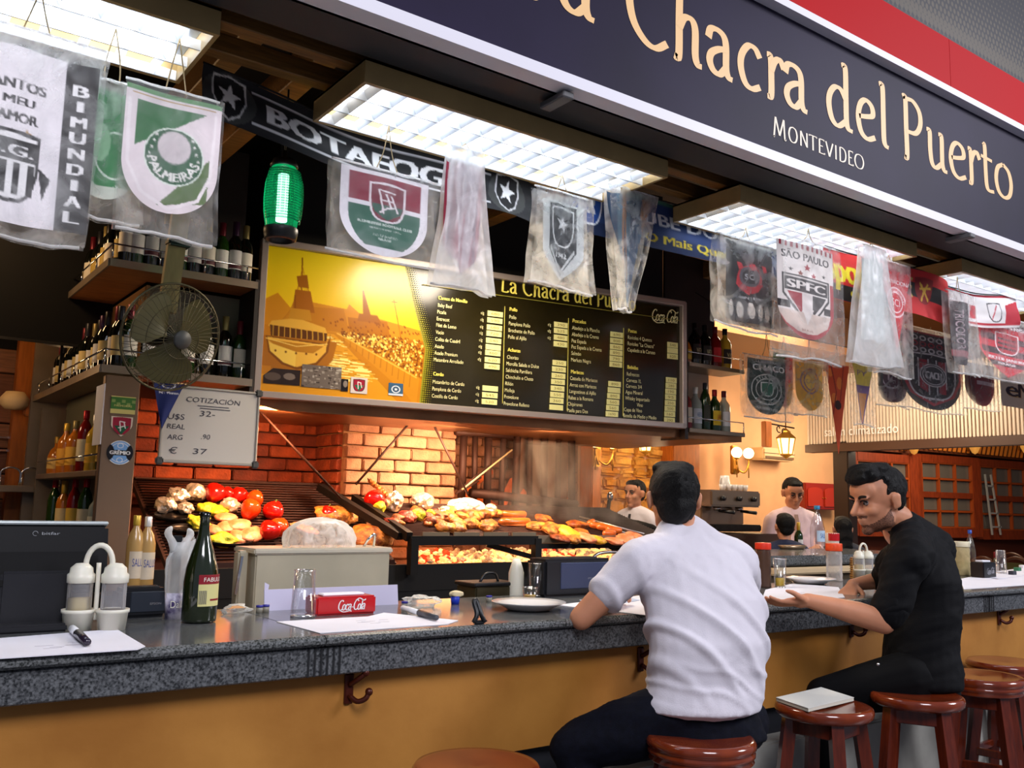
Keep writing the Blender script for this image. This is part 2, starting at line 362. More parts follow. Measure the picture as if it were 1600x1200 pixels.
class Canvas:
    """small raster used for flat prints; becomes a colour attribute on a fine mesh"""
    SS = 2
    def __init__(s, w, h, bg='ffffff'):
        s.w, s.h = w, h; s.a = np.empty((h*s.SS, w*s.SS, 3), float); s.a[:] = lin(bg)
        s.n = 100.0/w; s.ky = 1.0       # user units: x 0..100, y 0..100*h/w
    def _mask(s, x0, y0, x1, y1):
        k = s.SS/s.n
        i0 = max(0, int(math.floor(x0*k))); i1 = min(s.w*s.SS, int(math.ceil(x1*k))+1); j0 = max(0, int(math.floor(y0*k))); j1 = min(s.h*s.SS, int(math.ceil(y1*k))+1)
        if i1 <= i0 or j1 <= j0: return None
        X, Y = np.meshgrid((np.arange(i0, i1)+.5)/k, (np.arange(j0, j1)+.5)/k)
        return (slice(j0, j1), slice(i0, i1)), X, Y
    def paint(s, sl, m, col, al=1.0):
        c = np.array(lin(col)); r = s.a[sl]; m = m.astype(float)[..., None]*al; s.a[sl] = r*(1-m)+c*m
    def poly(s, pts, col, al=1.0):
        if s.ky != 1: pts = [(p[0], p[1]*s.ky) for p in pts]
        xs = [p[0] for p in pts]; ys = [p[1] for p in pts]; g = s._mask(min(xs), min(ys), max(xs), max(ys))
        if g is None: return s
        sl, X, Y = g; m = np.zeros(X.shape, bool); n = len(pts)
        for i in range(n):
            (ax, ay), (bx, by) = pts[i][:2], pts[(i+1) % n][:2]
            if ay == by: continue
            c = ((ay > Y) != (by > Y)) & (X < (bx-ax)*(Y-ay)/(by-ay)+ax); m ^= c
        s.paint(sl, m, col, al); return s
    def rect(s, x0, y0, x1, y1, col, al=1.0): return s.poly([(x0, y0), (x1, y0), (x1, y1), (x0, y1)], col, al)
    def ell(s, cx, cy, rx, ry, col, inner=0.0, al=1.0):
        cy *= s.ky; g = s._mask(cx-rx, cy-ry, cx+rx, cy+ry)
        if g is None: return s
        sl, X, Y = g; d = ((X-cx)/rx)**2+((Y-cy)/ry)**2; s.paint(sl, (d <= 1) & (d >= inner*inner), col, al); return s
    def line(s, pts, w, col, closed=False):
        if closed: pts = list(pts)+[pts[0]]
        for a, b in zip(pts[:-1], pts[1:]):
            dx, dy = b[0]-a[0], b[1]-a[1]; l = math.hypot(dx, dy) or 1; nx, ny = -dy/l*w/2, dx/l*w/2
            s.poly([(a[0]+nx, a[1]+ny), (b[0]+nx, b[1]+ny), (b[0]-nx, b[1]-ny), (a[0]-nx, a[1]-ny)], col)
            s.ell(b[0], b[1], w/2, w/2, col)
        return s
    def star(s, cx, cy, r, col, rot=0.0, k=.4):
        return s.poly([(cx+(r if i % 2 == 0 else r*k)*math.sin(rot+i*math.pi/5), cy-(r if i % 2 == 0 else r*k)*math.cos(rot+i*math.pi/5)) for i in range(10)], col)
    def text(s, t, cx, cy, h, col, width=None, rot=0.0, arc=None, bold=0.0):
        """centred at cx, cy (cap-height h); arc=(radius, centre angle deg) bends it round the point cx, cy"""
        v, tr, w = text_tris(t); k = h/.72; fx = (width/w) if width else k
        x = v[:, 0]*fx-w*fx/2; y = v[:, 1]*k-h/2
        if arc:
            r, a0 = arc; rr = r+y if r > 0 else -r-y; th = math.radians(a0)+x/abs(r)*(1 if r > 0 else -1)
            X = cx+rr*np.sin(th); Y = cy-rr*np.cos(th)
        else:
            X = cx+x*math.cos(rot)+y*math.sin(rot); Y = cy+x*math.sin(rot)-y*math.cos(rot)
        for ox in ((0,) if not bold else (-bold, 0, bold)):
            for a, b, c in tr: s.poly([(X[a]+ox, Y[a]), (X[b]+ox, Y[b]), (X[c]+ox, Y[c])], col)
        return s
    def shield(s, cx, cy, w, h, col, point=.35):
        s.poly(shield_pts(cx, cy, w, h), col); return s
    def out(s):
        a = s.a.reshape(s.h, s.SS, s.w, s.SS, 3).mean((1, 3)); return np.clip(a, 0, 1)
def shield_pts(cx, cy, w, h):
    a = [(cx-w/2, cy-h/2), (cx, cy-h/2-h*.04), (cx+w/2, cy-h/2)]
    r = [(cx+w/2*math.cos(t)**.6 if math.cos(t) > 0 else cx, cy-h*.05+h*.55*math.sin(t)) for t in np.linspace(0, math.pi/2, 9)]
    l = [(2*cx-x, y) for x, y in reversed(r[:-1])]
    return a+r+l
def sample(cv, U, V):
    """bilinear-ish lookup, U, V in 0..1 (V down)"""
    a = cv.out(); h, w = a.shape[:2]
    return a[np.clip((V*h).astype(int), 0, h-1), np.clip((U*w).astype(int), 0, w-1)]
ORD = ['first', 'second', 'third', 'fourth', 'fifth', 'sixth', 'seventh', 'eighth', 'ninth', 'tenth', 'eleventh', 'twelfth', 'thirteenth', 'fourteenth', 'fifteenth', 'sixteenth']

WHITE_PR = print_mat('printed_cloth', 0.75)
GLOSS_PR = print_mat('printed_gloss', 0.22)
STEEL = mat('brushed_steel', 'b4b0aa', .32, .9, noise=.08, nscale=8, stretch=(1, 1, 30))
DKMETAL = mat('dark_iron', '1c1816', .5, .6, noise=.3, nscale=30)
BLACKPL = mat('black_plastic', '17181b', .38)
CHROME = mat('chrome', 'd8d8d8', .12, 1.0)
PAPER = mat('white_paper', 'e8e6ee', .8, noise=.03, nscale=5)
GLASSY = film('clear_glass', 'dfe8ea', .03, .05, 4, .2, .2, gloss=True); film('glass_rim', 'f4f8fa', .45, .08, 4, .1, .2, gloss=True); film('pet_plastic', 'e4eaf0', .10, .06, 8, .8, .3, gloss=True)
# ------------------------------------------------------------------ materials of the place
GRANITE = mat('grey_granite', '2a2d2b', .15, noise=.5, nscale=170, col2='7a7c7c')
GRANITE_E = mat('grey_granite_edge', '222426', .35, noise=.5, nscale=150, col2='6c6e70')
OCHRE = mat('ochre_plaster', '9c6420', .62, noise=.3, nscale=2.2, col2='b87e34', bump=.08, bscale=30)
BRICK = [mat('brick_%d' % i, c, .85, noise=.22, nscale=14, bump=.5, bscale=70) for i, c in enumerate(('9c6a4c', 'a87658', '8e5c40', 'a27052'))]
SOOTBRICK = [mat('soot_brick_%d' % i, c, .85, noise=.3, nscale=12, bump=.5, bscale=70) for i, c in enumerate(('7a3014', '8a3b18', '602410'))]
MORTAR = mat('mortar', '8a5c38', .9, noise=.2, nscale=30)
SOOTMORTAR = mat('soot_mortar', '45190c', .9)
DARKVOID = mat('unlit_void_black', '0b0a09', .9)  # near-black stands in for the unlit void above the bar
BEAMW = mat('varnished_beam', '7a5526', .5, noise=.25, nscale=8, stretch=(1, 12, 12))
BOXTIN = mat('lamp_housing_tin', 'a58a58', .45, noise=.12, nscale=5)
WHITEM = mat('white_enamel', 'd9d9dc', .35)
REFLECT = mat('louvre_white', 'e9edf2', .22, .25)
TUBE = mat('fluorescent_tube', 'ffffff', .5, emit='f3f8ff', es=11.0)
REFPLATE = mat('lamp_reflector', '9aa4b0', .3, .5)
SHELFM = mat('shelf_metal', '8d7c6a', .38, .55, noise=.12, nscale=6)
SHELFW = mat('shelf_wood', '8a5326', .5, noise=.3, nscale=7, stretch=(1, 14, 14))
PLANK = [mat('wall_plank_%d' % i, c, .6, noise=.25, nscale=6, stretch=(1, 1, 14)) for i, c in enumerate(('7c4a34', '6d3f2c', '84543c'))]
CAFEW = mat('dining_wall_paint', 'd8a274', .8, noise=.06, nscale=3)
DWOOD = mat('red_brown_wood', '6e280c', .4, noise=.25, nscale=6, stretch=(8, 8, 1))
ORWOOD = mat('orange_wood', 'a85a1c', .42, noise=.2, nscale=6, stretch=(8, 8, 1))
HOODM = mat('hood_metal', '8b5d3a', .35, .6, noise=.2, nscale=5)

def structure(name, mb, m, label=None, parent=None):
    o = mb.build(name, m, parent)
    if parent is None: o['kind'] = 'structure'
    if label: o['label'] = label
    return o
# floor, ceilings
f = structure('floor', MB().box((10, 3, -.05), (32, 18, .1)), mat('floor_tiles', '55565c', .35, noise=.12, nscale=3), 'grey floor of the market hall')
structure('ceiling', MB().box((2.4, 6.15, 3.95), (12.0, 6.9, .1)), DARKVOID, 'dark ceiling over the bar')
structure('ceiling', MB().box((16.2, 7.2, 4.25), (15.4, 8.6, .1)), mat('dining_ceiling', '8a5a2c', .7), 'warm ceiling of the dining room')
structure('ceiling', MB().box((6.6, 8.0, 3.2), (3.8, 4.6, .08)), mat('dining_ceiling'), 'low ceiling behind the grill')

def brickwork(parent, x0, x1, y, z0, z1, mats, soot, face='y', bl=.225, bh=.0765, n0=0):
    cache = []
    for m in mats:
        for k in range(2):
            mb = MB().box((0, 0, 0), (bl-.010, .05, bh-.010), bev=.006); me = mb.mesh('brick')
            for v in me.vertices: v.co += Vector(((rnd.random()-.5)*.003, (rnd.random()-.5)*.005, (rnd.random()-.5)*.003))
            me.materials.append(m); cache.append(me)
    r = 0; z = z0
    while z < z1-.01:
        x = x0-(bl/2 if r % 2 else 0)
        while x < x1-.02:
            a = max(x, x0); b = min(x+bl, x1)
            if b-a > .03:
                o = bpy.data.objects.new('brick', rnd.choice(cache)); COL.objects.link(o); o.parent = parent
                c = (a+b)/2; off = rnd.uniform(-.005, .006)
                if face == 'y': o.location = (c, y+off, z+bh/2); o.scale = ((b-a-.010)/(bl-.010), 1, 1)
                else: o.location = (y+off, c, z+bh/2); o.rotation_euler = (0, 0, math.pi/2); o.scale = ((b-a-.010)/(bl-.010), 1, 1)
            x += bl
        z += bh; r += 1
# back wall of the grill: sooty left bay, bright chimney breast, bay behind the fire basket
w = structure('wall_back', MB().box((1.85, 5.60, 2.0), (1.3, .22, 4.0)), SOOTMORTAR, 'sooty red brick wall behind the left grill')
brickwork(w, 1.22, 2.46, 5.475, 1.45, 2.06, SOOTBRICK, 1)
w = structure('wall_back', MB().box((2.85, 5.37, 2.0), (.80, .50, 4.0)), MORTAR, 'bright brick chimney breast behind the middle of the grill')
brickwork(w, 2.455, 3.245, 5.105, 1.0, 2.06, BRICK, 0)
brickwork(w, 5.12, 5.48, 2.445, 1.3, 2.06, SOOTBRICK[:2], 1, face='x')
w = structure('wall_back', MB().box((3.93, 5.60, 2.0), (1.38, .22, 4.0)), MORTAR, 'brick wall behind the iron fire basket')
brickwork(w, 3.25, 4.60, 5.475, 1.15, 2.06, BRICK, 0)
structure('wall_back', MB().box((1.9, 5.35, 3.15), (5.5, .1, 1.7)), DARKVOID, 'dark wall above the extractor hood')
# left end: plank wall and dark opening
w = structure('wall_left', MB().box((-.5, 6.55, 2.0), (3.6, .1, 4.0)), DARKVOID, 'plank clad wall left of the bottle shelves')
z = 1.0; i = 0
while z < 2.35:
    o = link('plank', MB().box((0, 0, 0), (3.4, .03, .148), bev=.004).mesh('plank'), PLANK[i % 3], w); o.location = (-.5, 6.485, z+.075); z += .156; i += 1
structure('trim_1', MB().box((.62, 6.40, 1.4), (.10, .10, 2.8)), ORWOOD, 'orange lit wooden post at the plank wall')
structure('wall_left', MB().box((-3.2, 4.4, 2.0), (.1, 6.0, 4.0)), mat('dark_side_wall', '3a2418', .8))

# dining room behind
w = structure('wall_back', MB().box((7.6, 7.60, 1.7), (7.0, .16, 3.4)), CAFEW, 'warm yellow dining room wall')
STONEW = [mat('ochre_stone_%d' % i, c, .8, noise=.25, nscale=9, bump=.8, bscale=22) for i, c in enumerate(('c98a35', 'd69a45', 'bb7a28'))]
p0 = at(948, 700, Y=7.5); p1_ = at(1052, 700, Y=7.5)
x = p0.x-.1; zz = 1.0
r_ = 0
while zz < 2.6:
    x = p0.x-.15-(.13 if r_ % 2 else 0); hh = rnd.uniform(.10, .15)
    while x < p1_.x+.25:
        ln = rnd.uniform(.18, .34)
        bs = MB().box((0, 0, 0), (ln-.012, .10, hh-.012), bev=.03); me = bs.mesh('stone')
        for v in me.vertices: v.co += Vector(((rnd.random()-.5)*.02, (rnd.random()-.5)*.02, (rnd.random()-.5)*.02))
        o = link('stone', me, rnd.choice(STONEW), w); o.location = (x+ln/2, 7.50, zz+hh/2); x += ln
    zz += hh; r_ += 1
for px0, px1, lb in ((923, 938, 'wooden post beside the stone wall'), (1050, 1092, 'broad wooden pillar behind the coffee machine')):
    a = at(px0, 760, Y=7.3); b = at(px1, 760, Y=7.3)
    structure('pillar', MB().box(((a.x+b.x)/2, 7.38, 1.65), (b.x-a.x, .2, 3.3), bev=.01), ORWOOD, lb)
w = structure('wall_right', MB().box((11.15, 8.4, 2.1), (.12, 1.8, 4.2)), CAFEW)
w = structure('wall_right', MB().box((21.5, 5.5, 2.1), (.12, 9, 4.2)), DWOOD)
w = structure('wall_back', MB().box((16.4, 9.35, 2.1), (10.6, .12, 4.2)), mat('dark_red_panelling', '5a2410', .6), 'dark wood wall behind the framed windows')

# tall leaf windows of red-brown wood
for k, (xa, xb, yt0, yt1, yb) in enumerate(((1327, 1424, 700, 717, 838), (1430, 1520, 705, 719, 840), (1523, 1602, 714, 725, 843), (1606, 1680, 722, 733, 850))):
    A = at(xa, yt0, Y=9.1); B = at(xb, yt1, Y=9.1); zt = (A.z+B.z)/2; zb = at((xa+xb)/2, yb, Y=9.1).z; wd = B.x-A.x; h = zt-zb
    wn_ = MB()
    for sx_ in (-1, 1): wn_.box((sx_*(wd/2-.13), 0, h/2), (.26, .10, h), bev=.012)
    wn_.box((0, 0, h-.07), (wd-.52, .10, .14)); wn_.box((0, 0, .09), (wd-.52, .10, .18))
    ang = .10
    root = structure('window_%d' % (k+1), wn_, DWOOD, ['leftmost red-brown window leaf, half behind the man in black', 'red-brown window leaf with small panes, next to the leftmost', 'red-brown window leaf with a ladder behind its panes', 'red-brown window leaf at the frame edge'][k])
    root.location = ((A.x+B.x)/2, 9.1, zb); root.rotation_euler = (0, 0, -ang)
    iw = wd-.52; x0_ = -iw/2; ih = h-.32
    nc, nr = 3, 4
    for c in range(nc+1):
        link('muntin', MB().box((0, 0, 0), (.045, .06, ih), bev=.006).mesh(), mat('orange_muntin', '8a3a10', .4), root, (x0_+iw*c/nc, -.01, .18+ih/2))
    for rr_ in range(nr+1):
        if rr_ == 2:
            link('muntin', MB().box((0, 0, 0), (iw, .07, .11), bev=.006).mesh(), DWOOD, root, (0, -.01, .18+ih*rr_/nr)); continue
        link('muntin', MB().box((0, 0, 0), (iw, .06, .04), bev=.006).mesh(), mat('orange_muntin'), root, (0, -.01, .18+ih*rr_/nr))
    for c in range(nc):
        for rr_ in range(nr):
            link('pane', MB().box((0, 0, 0), (iw/nc-.05, .008, ih/nr-.05)).mesh(), mat('reflection_grey_pane', '575049', .06, spec=.8), root, (x0_+iw*(c+.5)/nc, .02, .18+ih*(rr_+.5)/nr))  # grey of the reflection is put into the pane colour
    # slatted transom over the leaf
    tr = structure('trim_%d' % (k+2), MB().box((0, .05, 0), (wd, .05, .62)), mat('transom_back', '5c2b10', .6), 'slanting slat transom above a window leaf')
    tr.location = ((A.x+B.x)/2, 9.1, zt+.36)
    ns = 12
    for q in range(ns):
        o = link('slat', MB().box((0, 0, 0), (.035, .05, .60), bev=.006).mesh(), mat('orange_slat', 'c9762a', .4), tr, (-wd/2+wd*(q+.5)/ns, -.02, 0)); o.rotation_euler = (0, .42, 0)
# ladder and window lights are faint: one ladder seen through the panes
lad = thing('ladder', 'aluminium step ladder seen through the window panes on the right', 'ladder', (at(1562, 800, Y=9.0).x, 9.02, 1.15))
for sx_ in (-1, 1): MB().bar((sx_*.16-.12, 0, 0), (sx_*.11-.35, .0, 1.15), .03).build('rail', mat('aluminium', 'b8b8b4', .4, .5), lad)
for k in range(4): MB().bar((-.28-.05*k, 0, .15+.26*k), (.06-.08*k, 0, .15+.26*k), .03).build('rung', mat('aluminium'), lad)

# slatted fascia with raised lettering
FX = 9.0
zA, zB = at(1259, 696, X=FX).z+.01, 3.05
y0_, y1_ = 3.6, at(1259, 680, X=FX).y
fas = structure('trim_7', MB().box((FX+.10, (y0_+y1_)/2, (zA+zB)/2), (.04, y1_-y0_, zB-zA)), mat('fascia_back', '3a2a26', .7), 'pale vertical slat fascia over the dining room entrance')
ns = 78
me = MB().box((0, 0, 0), (.05, .026, zB-zA), bev=.003).mesh('slat'); me.materials.append(mat('pale_slat', 'd8c4b0', .5))
for q in range(ns):
    o = bpy.data.objects.new('slat', me); COL.objects.link(o); o.parent = fas; o.location = (FX+.045, y0_+(y1_-y0_)*(q+.5)/ns, (zA+zB)/2)
link('rail', MB().box((FX+.05, (y0_+y1_)/2, zA-.05), (.14, y1_-y0_, .09)).mesh(), mat('fascia_rail', '4a2c1c', .5), fas)
mb = MB(); a = at(1290, 680, X=FX-.0); b = at(1405, 676, X=FX)
put_text(mb, 'salón climatizado', (FX-.02, a.y, a.z-.015), (0, -1, 0), (0, 0, 1), .105, width=a.y-b.y)
mb.build('lettering', mat('white_letter', 'f2f2f2', .5), fas)
a = at(1301, 800, X=FX); b = at(1325, 800, X=FX)
structure('pillar', MB().box((FX+.10, (a.y+b.y)/2, 1.15), (.16, abs(a.y-b.y), 2.3), bev=.01), mat('dark_post', '2c1a12', .45), 'dark square post under the slatted fascia')

# ------------------------------------------------------------------ the bar counter
TOPZ = 1.105
joints = [-2.2, at(508, 1010, Y=2.58).x, at(1550, 930, Y=2.58).x, 7.9, 11.2]
ctr = thing('bar_counter', 'long grey granite bar counter with ochre plaster front', 'counter', (0, 0, 0))
for a, b in zip(joints[:-1], joints[1:]):
    prof = [(2.600, 1.072), (2.585, 1.074), (2.574, 1.082), (2.572, 1.092), (2.578, 1.100), (2.592, 1.105), (3.36, 1.105), (3.36, 1.072)]
    MB().prism([(y, z) for y, z in prof], b-a-.004, ((0, 1, 0), (0, 0, 1), (1, 0, 0)), (a+.002, 0, 0)).build('stone_slab', GRANITE, ctr)
    MB().box(((a+b)/2, 2.622, 1.028), (b-a-.004, .05, .085), bev=.004).build('stone_apron', GRANITE_E, ctr)
for jx in joints[1:3]:
    for q in range(6):
        MB().box((jx-.055+q*.020+(.012 if jx < 2 else 0), 2.5965, 1.028), (.006, .004, .083)).build('groove', mat('groove_shadow', '17181b', .8), ctr)
MB().box((4.5, 2.74, .825), (13.4, .16, .33)).build('front_panel', OCHRE, ctr)
MB().box((4.5, 2.76, .60), (13.4, .12, .12)).build('plinth', mat('dark_plinth', '23252b', .6), ctr)
MB().box((4.5, 2.70, .27), (13.4, .20, .54), bev=.01).build('foot_ledge', mat('pale_grey_step', '9a9890', .7, noise=.1, nscale=8), ctr)
MB().box((4.5, 3.22, .53), (13.4, .06, 1.06)).build('back_panel', mat('dark_back_panel', '2a2420', .6), ctr)
HOOKM = mat('brown_hook', '4a1a0c', .35, .3)
for q, (px, py) in enumerate(((545, 1076), (1001, 1030), (1330, 980), (1561, 963))):
    p = at(px, py, Y=2.655); hk = MB()
    hk.box((0, 0, 0), (.030, .012, .092), bev=.004)
    hk.tube(_cr([(0, -.006, .012, ), (.012, -.03, .030), (.030, -.045, .048)], 4), .0085, 8); hk.sphere((.032, -.047, .052), .0125, 8, 6)
    hk.tube(_cr([(0, -.006, -.020), (.014, -.03, -.034), (.034, -.045, -.026), (.044, -.047, -.010)], 4), .0085, 8); hk.sphere((.045, -.047, -.006), .0125, 8, 6)
    hk.build('hook', HOOKM, ctr, p)

# ------------------------------------------------------------------ working bench behind the counter and return bar
BZ = .95
bench = thing('work_bench', 'steel topped work bench behind the bar counter', 'bench', (0, 0, 0))
MB().box((3.0, 3.57, BZ-.02), (7.2, .60, .04), bev=.004).build('bench_top', mat('bench_steel', '5a5148', .3, .7), bench)
for x in (-.4, 1.6, 3.6, 6.4): MB().box((x, 3.57, .46), (.05, .52, .92)).build('leg', DKMETAL, bench)
# return bar on the right
rb = thing('return_counter', 'second granite counter beyond the man in black, holding trays', 'counter', (0, 0, 0))
MB().box((6.15, 4.52, 1.16), (1.9, .75, .07), bev=.01).build('stone_slab', GRANITE, rb)
MB().box((6.15, 4.60, .56), (1.8, .50, 1.13)).build('front_panel', mat('pale_stone_panel', '8c7a62', .6), rb)
MB().box((6.1, 4.13, 1.09), (1.8, .05, .05), bev=.01).build('rail', mat('cream_edge', 'd2b890', .5), rb)

# ------------------------------------------------------------------ extractor hood
hood = thing('extractor_hood', 'brown metal extractor hood over the grill', 'hood', (0, 0, 0))
MB().prism([(1.72, 4.62), (4.42, 4.24), (4.98, 4.18), (4.98, 5.42), (1.72, 5.42)], .06, ((1, 0, 0), (0, 1, 0), (0, 0, 1)), (0, 0, 1.965)).build('bottom_plate', HOODM, hood)
MB().prism([(1.8, 4.72), (4.4, 4.36), (4.4, 5.30), (1.8, 5.30)], 1.6, ((1, 0, 0), (0, 1, 0), (0, 0, 1)), (0, 0, 2.03)).build('flue', mat('dark_flue', '14100d', .7), hood)

# ------------------------------------------------------------------ shop sign above the counter
SY = 2.45; SB = 2.985; ST = 3.73
sg = thing('shop_sign', 'long dark purple fascia sign with cream letters and white edges', 'sign', (0, 0, 0))
MB().box((4.5, SY+.053, (SB+ST)/2), (14, .10, ST-SB)).build('sign_face', mat('sign_purple', '1e1730', .55, noise=.25, nscale=1.2, spec=.22), sg)
MB().box((4.5, SY-.012, SB+.012), (14, .09, .044)).build('bottom_trim', mat('white_trim', 'e4e2ea', .45), sg)
MB().box((4.5, SY-.012, ST), (14, .08, .036)).build('top_trim', mat('white_trim'), sg)
cream = mat('cream_letter', 'f0c489', .45)
sp = dict(zip('abcdefghijklmnopq', ()))
def onsign(px, py): return at(px, py, Y=SY)
base = [onsign(x, y).z for x, y in ((1042, 78+8), (1377, 228), (1480+25, 305-24), (1565, 300))]
bz = onsign(1377, 226).z; xh = (onsign(1562, 248).z-onsign(1562, 304).z)/.64
# reference heights: the ascender of 'l' runs y 134..228 at x 1377
asc = onsign(1377, 134).z-onsign(1377, 228).z
word = [('L', 800, 842), ('a', 868, 930), ('C', 975, 1047), ('h', 1050, 1100), ('a', 1103, 1147), ('c', 1152, 1192), ('r', 1197, 1228), ('a', 1224, 1263), ('d', 1290, 1333), ('e', 1336, 1369), ('l', 1371, 1388), ('P', 1407, 1441), ('u', 1444, 1477), ('e', 1478, 1507), ('r', 1507, 1528), ('t', 1526, 1548), ('o', 1547, 1577)]
for ch, xa, xb in word:
    ga = onsign(xa, 150).x; gb = onsign(xb, 150).x; gw, q = glyph_quads(ch, .125*1.0, .07)
    k = (gb-ga)/gw
    # keep stroke weight constant in world units
    kk = (gb-ga)/gw; wv = .041/kk; wh = .026/kk
    qs = []
    for path in GL[ch][1]: qs += ribbon(path, wv, wh)
    mb = MB(); off_ = 0
    for path in GL[ch][1]: put_quads(mb, ribbon(path, wv, wh), lambda x, y: Vector((ga+x*kk, SY+.0015-off_, bz+y*asc))); off_ += .0004
    mb.build('letter', cream, sg)
mw = [('M', 1208, 1229), ('O', 1232, 1248), ('N', 1250, 1264), ('T', 1265, 1277), ('E', 1279, 1289), ('V', 1290, 1303), ('I', 1304, 1309), ('D', 1311, 1323), ('E', 1325, 1333), ('O', 1334, 1351)]
b2 = onsign(1340, 262).z; h2 = onsign(1340, 240).z-b2
for n_, (ch, xa, xb) in enumerate(mw):
    ga = onsign(xa, 230).x; gb = onsign(xb, 230).x; kk = (gb-ga)/GL[ch][0]; hh = h2*(1.25 if n_ == 0 else 1.0)
    qs = []
    for path in GL[ch][1]: qs += ribbon(path, .011/kk, .005/kk)
    mb = MB(); off_ = 0
    for path in GL[ch][1]: put_quads(mb, ribbon(path, .011/kk, .005/kk), lambda x, y: Vector((ga+x*kk, SY+.0015-off_, b2+y*hh))); off_ += .0004
    mb.build('letter', mat('pale_letter', 'f4e6cf', .5), sg)
MB().box((4.5, SY+.112, SB+.005), (14, .185, .03)).build('soffit', mat('soffit_grey', '26282c', .6), sg)
for px, py in ((870, 158), (1500, 372)):
    p = at(px, py, Z=SB-.03); MB().box((p.x, p.y, p.z), (.05, .14, .025), bev=.004).build('bracket', mat('bracket_grey', '5a5a5c', .5), sg)
# red band and perforated panel above
rbnd = thing('red_fascia', 'glossy red fascia band above the shop sign', 'fascia', (0, 0, 0))
xj = at(1488, 120, Y=SY).x
RED = mat('red_gloss', 'b2040e', .6, spec=.15)
for a, b in ((-2.5, xj-1.9), (xj-1.9, xj), (xj, 11.5)):
    MB().box(((a+b)/2, SY+.06, 3.93), (b-a-.004, .10, .30)).build('panel', RED, rbnd)
p = MB().box((4.5, SY+.10, 3.765), (14, .10, .04)).build('shadow_gap', mat('dark_gap', '180507', .7), rbnd)
cvp = Canvas(520, 160, '18161d'); cvp.rect(0, 24.6, 100, 31, '4e4639')
for i in range(59):
    for j in range(20):
        x = (i+.5*(j % 2))*1.75; y = 30.4-j*1.55; u = (30.4-y)
        if u < 5.5: cvp.ell(x, y, .42+.06*u, .60+.09*u, '18161d')
        elif u < 8: cvp.ell(x, y+.78, .82, .95, '4e4639')
        else: cvp.ell(x, y+.78, max(.22, .62-.03*(u-8)), max(.3, .8-.035*(u-8)), '4e4639')
gx, gz = np.meshgrid(np.linspace(3.7, 6.1, 520), np.linspace(1, 0, 160))
P_ = np.stack([gx, np.full_like(gx, SY+.10), 4.08+gz*.74], -1)
pp = link('perforated_panel', grid_mesh('perforated_panel', P_, sample(cvp, (gx-3.7)/2.4, 1-gz), print_mat('halftone_print', .5)))
MB().box((1.0, SY+.10, 4.45), (5.3, .02, .74)).build('dark_panel', mat('halftone_dark', '18161d', .5), rbnd)
tag(pp, 'dark halftone dotted panel above the red fascia', 'panel')

# ------------------------------------------------------------------ strip light boxes
def light_box(x0, x1, label, nl=13):
    L_ = x1-x0; w_ = .42; zb = 2.90; h_ = .085
    t = thing('strip_light', label, 'light', (x0, 2.68, zb), 0, 'fluorescent strip lights in wooden-edged boxes over the counter')
    mb = MB(); th = .014
    mb.box((L_/2, th/2, h_/2), (L_, th, h_)); mb.box((L_/2, w_-th/2, h_/2), (L_, th, h_)); mb.box((th/2, w_/2, h_/2), (th, w_-2*th, h_)); mb.box((L_-th/2, w_/2, h_/2), (th, w_-2*th, h_))
    mb.box((L_/2, w_/2, h_-.004), (L_, w_, .008))
    mb.build('housing', BOXTIN, t)
    MB().box((L_/2, w_/2, h_-.014), (L_-.03, w_-.03, .008)).build('reflector', REFPLATE, t)
    mb = MB()
    for yy in (th+.003, w_/3, 2*w_/3, w_-th-.003): mb.box((L_/2, yy, .018), (L_-.032, .005, .034))
    mb.build('louvre_rail', REFLECT, t)
    for k in range(nl):
        x = .03+(L_-.06)*(k+.5)/nl
        for r_ in range(3):
            yc = w_*(r_+.5)/3
            b = MB(); hw = w_/6-.006
            b.add([(x-.016, yc-hw, .036), (x+.016, yc-hw, .036), (x+.016, yc+hw, .036), (x-.016, yc+hw, .036), (x, yc-hw, .003), (x, yc+hw, .003)], [(0, 4, 1), (2, 5, 3), (0, 3, 5, 4), (1, 4, 5, 2), (0, 1, 2, 3)])
            b.build('louvre_blade', REFLECT, t)
    for r_ in range(3):
        MB().cyl((.04, w_*(r_+.5)/3, .052), (L_-.04, w_*(r_+.5)/3, .052), .013, n=8).build('tube', TUBE, t)
    return t
light_box(-.60, .81, 'strip light at the left corner, its near end over the striped pennant bags', 12)
light_box(1.30, 2.735, 'strip light over the middle banners, showing its end and louvres', 14)
light_box(3.20, 4.66, 'strip light over the black and white pennants beside the blue scarf', 14)
light_box(5.13, 6.55, 'farthest strip light, over the red and white shirt')
for nm, a, b, y, z, h_, lb in (('roof_beam', -2.2, 8.6, 2.80, 3.03, .07, 'front brown wooden beam carrying the strip lights'), ('roof_beam', -2.2, 8.6, 3.02, 3.04, .07, 'rear brown wooden beam carrying the strip lights')):
    bm_ = MB().box(((a+b)/2, y, z), (b-a, .06, h_), bev=.004).build(nm, BEAMW); tag(bm_, lb, 'beam')
for k, x in enumerate((1.05, 1.34, 2.95, 4.9)):
    bm_ = MB().box((x, 3.6, 3.20), (.09, 2.1, .12), bev=.004).build('cross_beam', BEAMW); tag(bm_, 'brown cross beam over the bar, %s from the left' % ORD[k], 'beam')
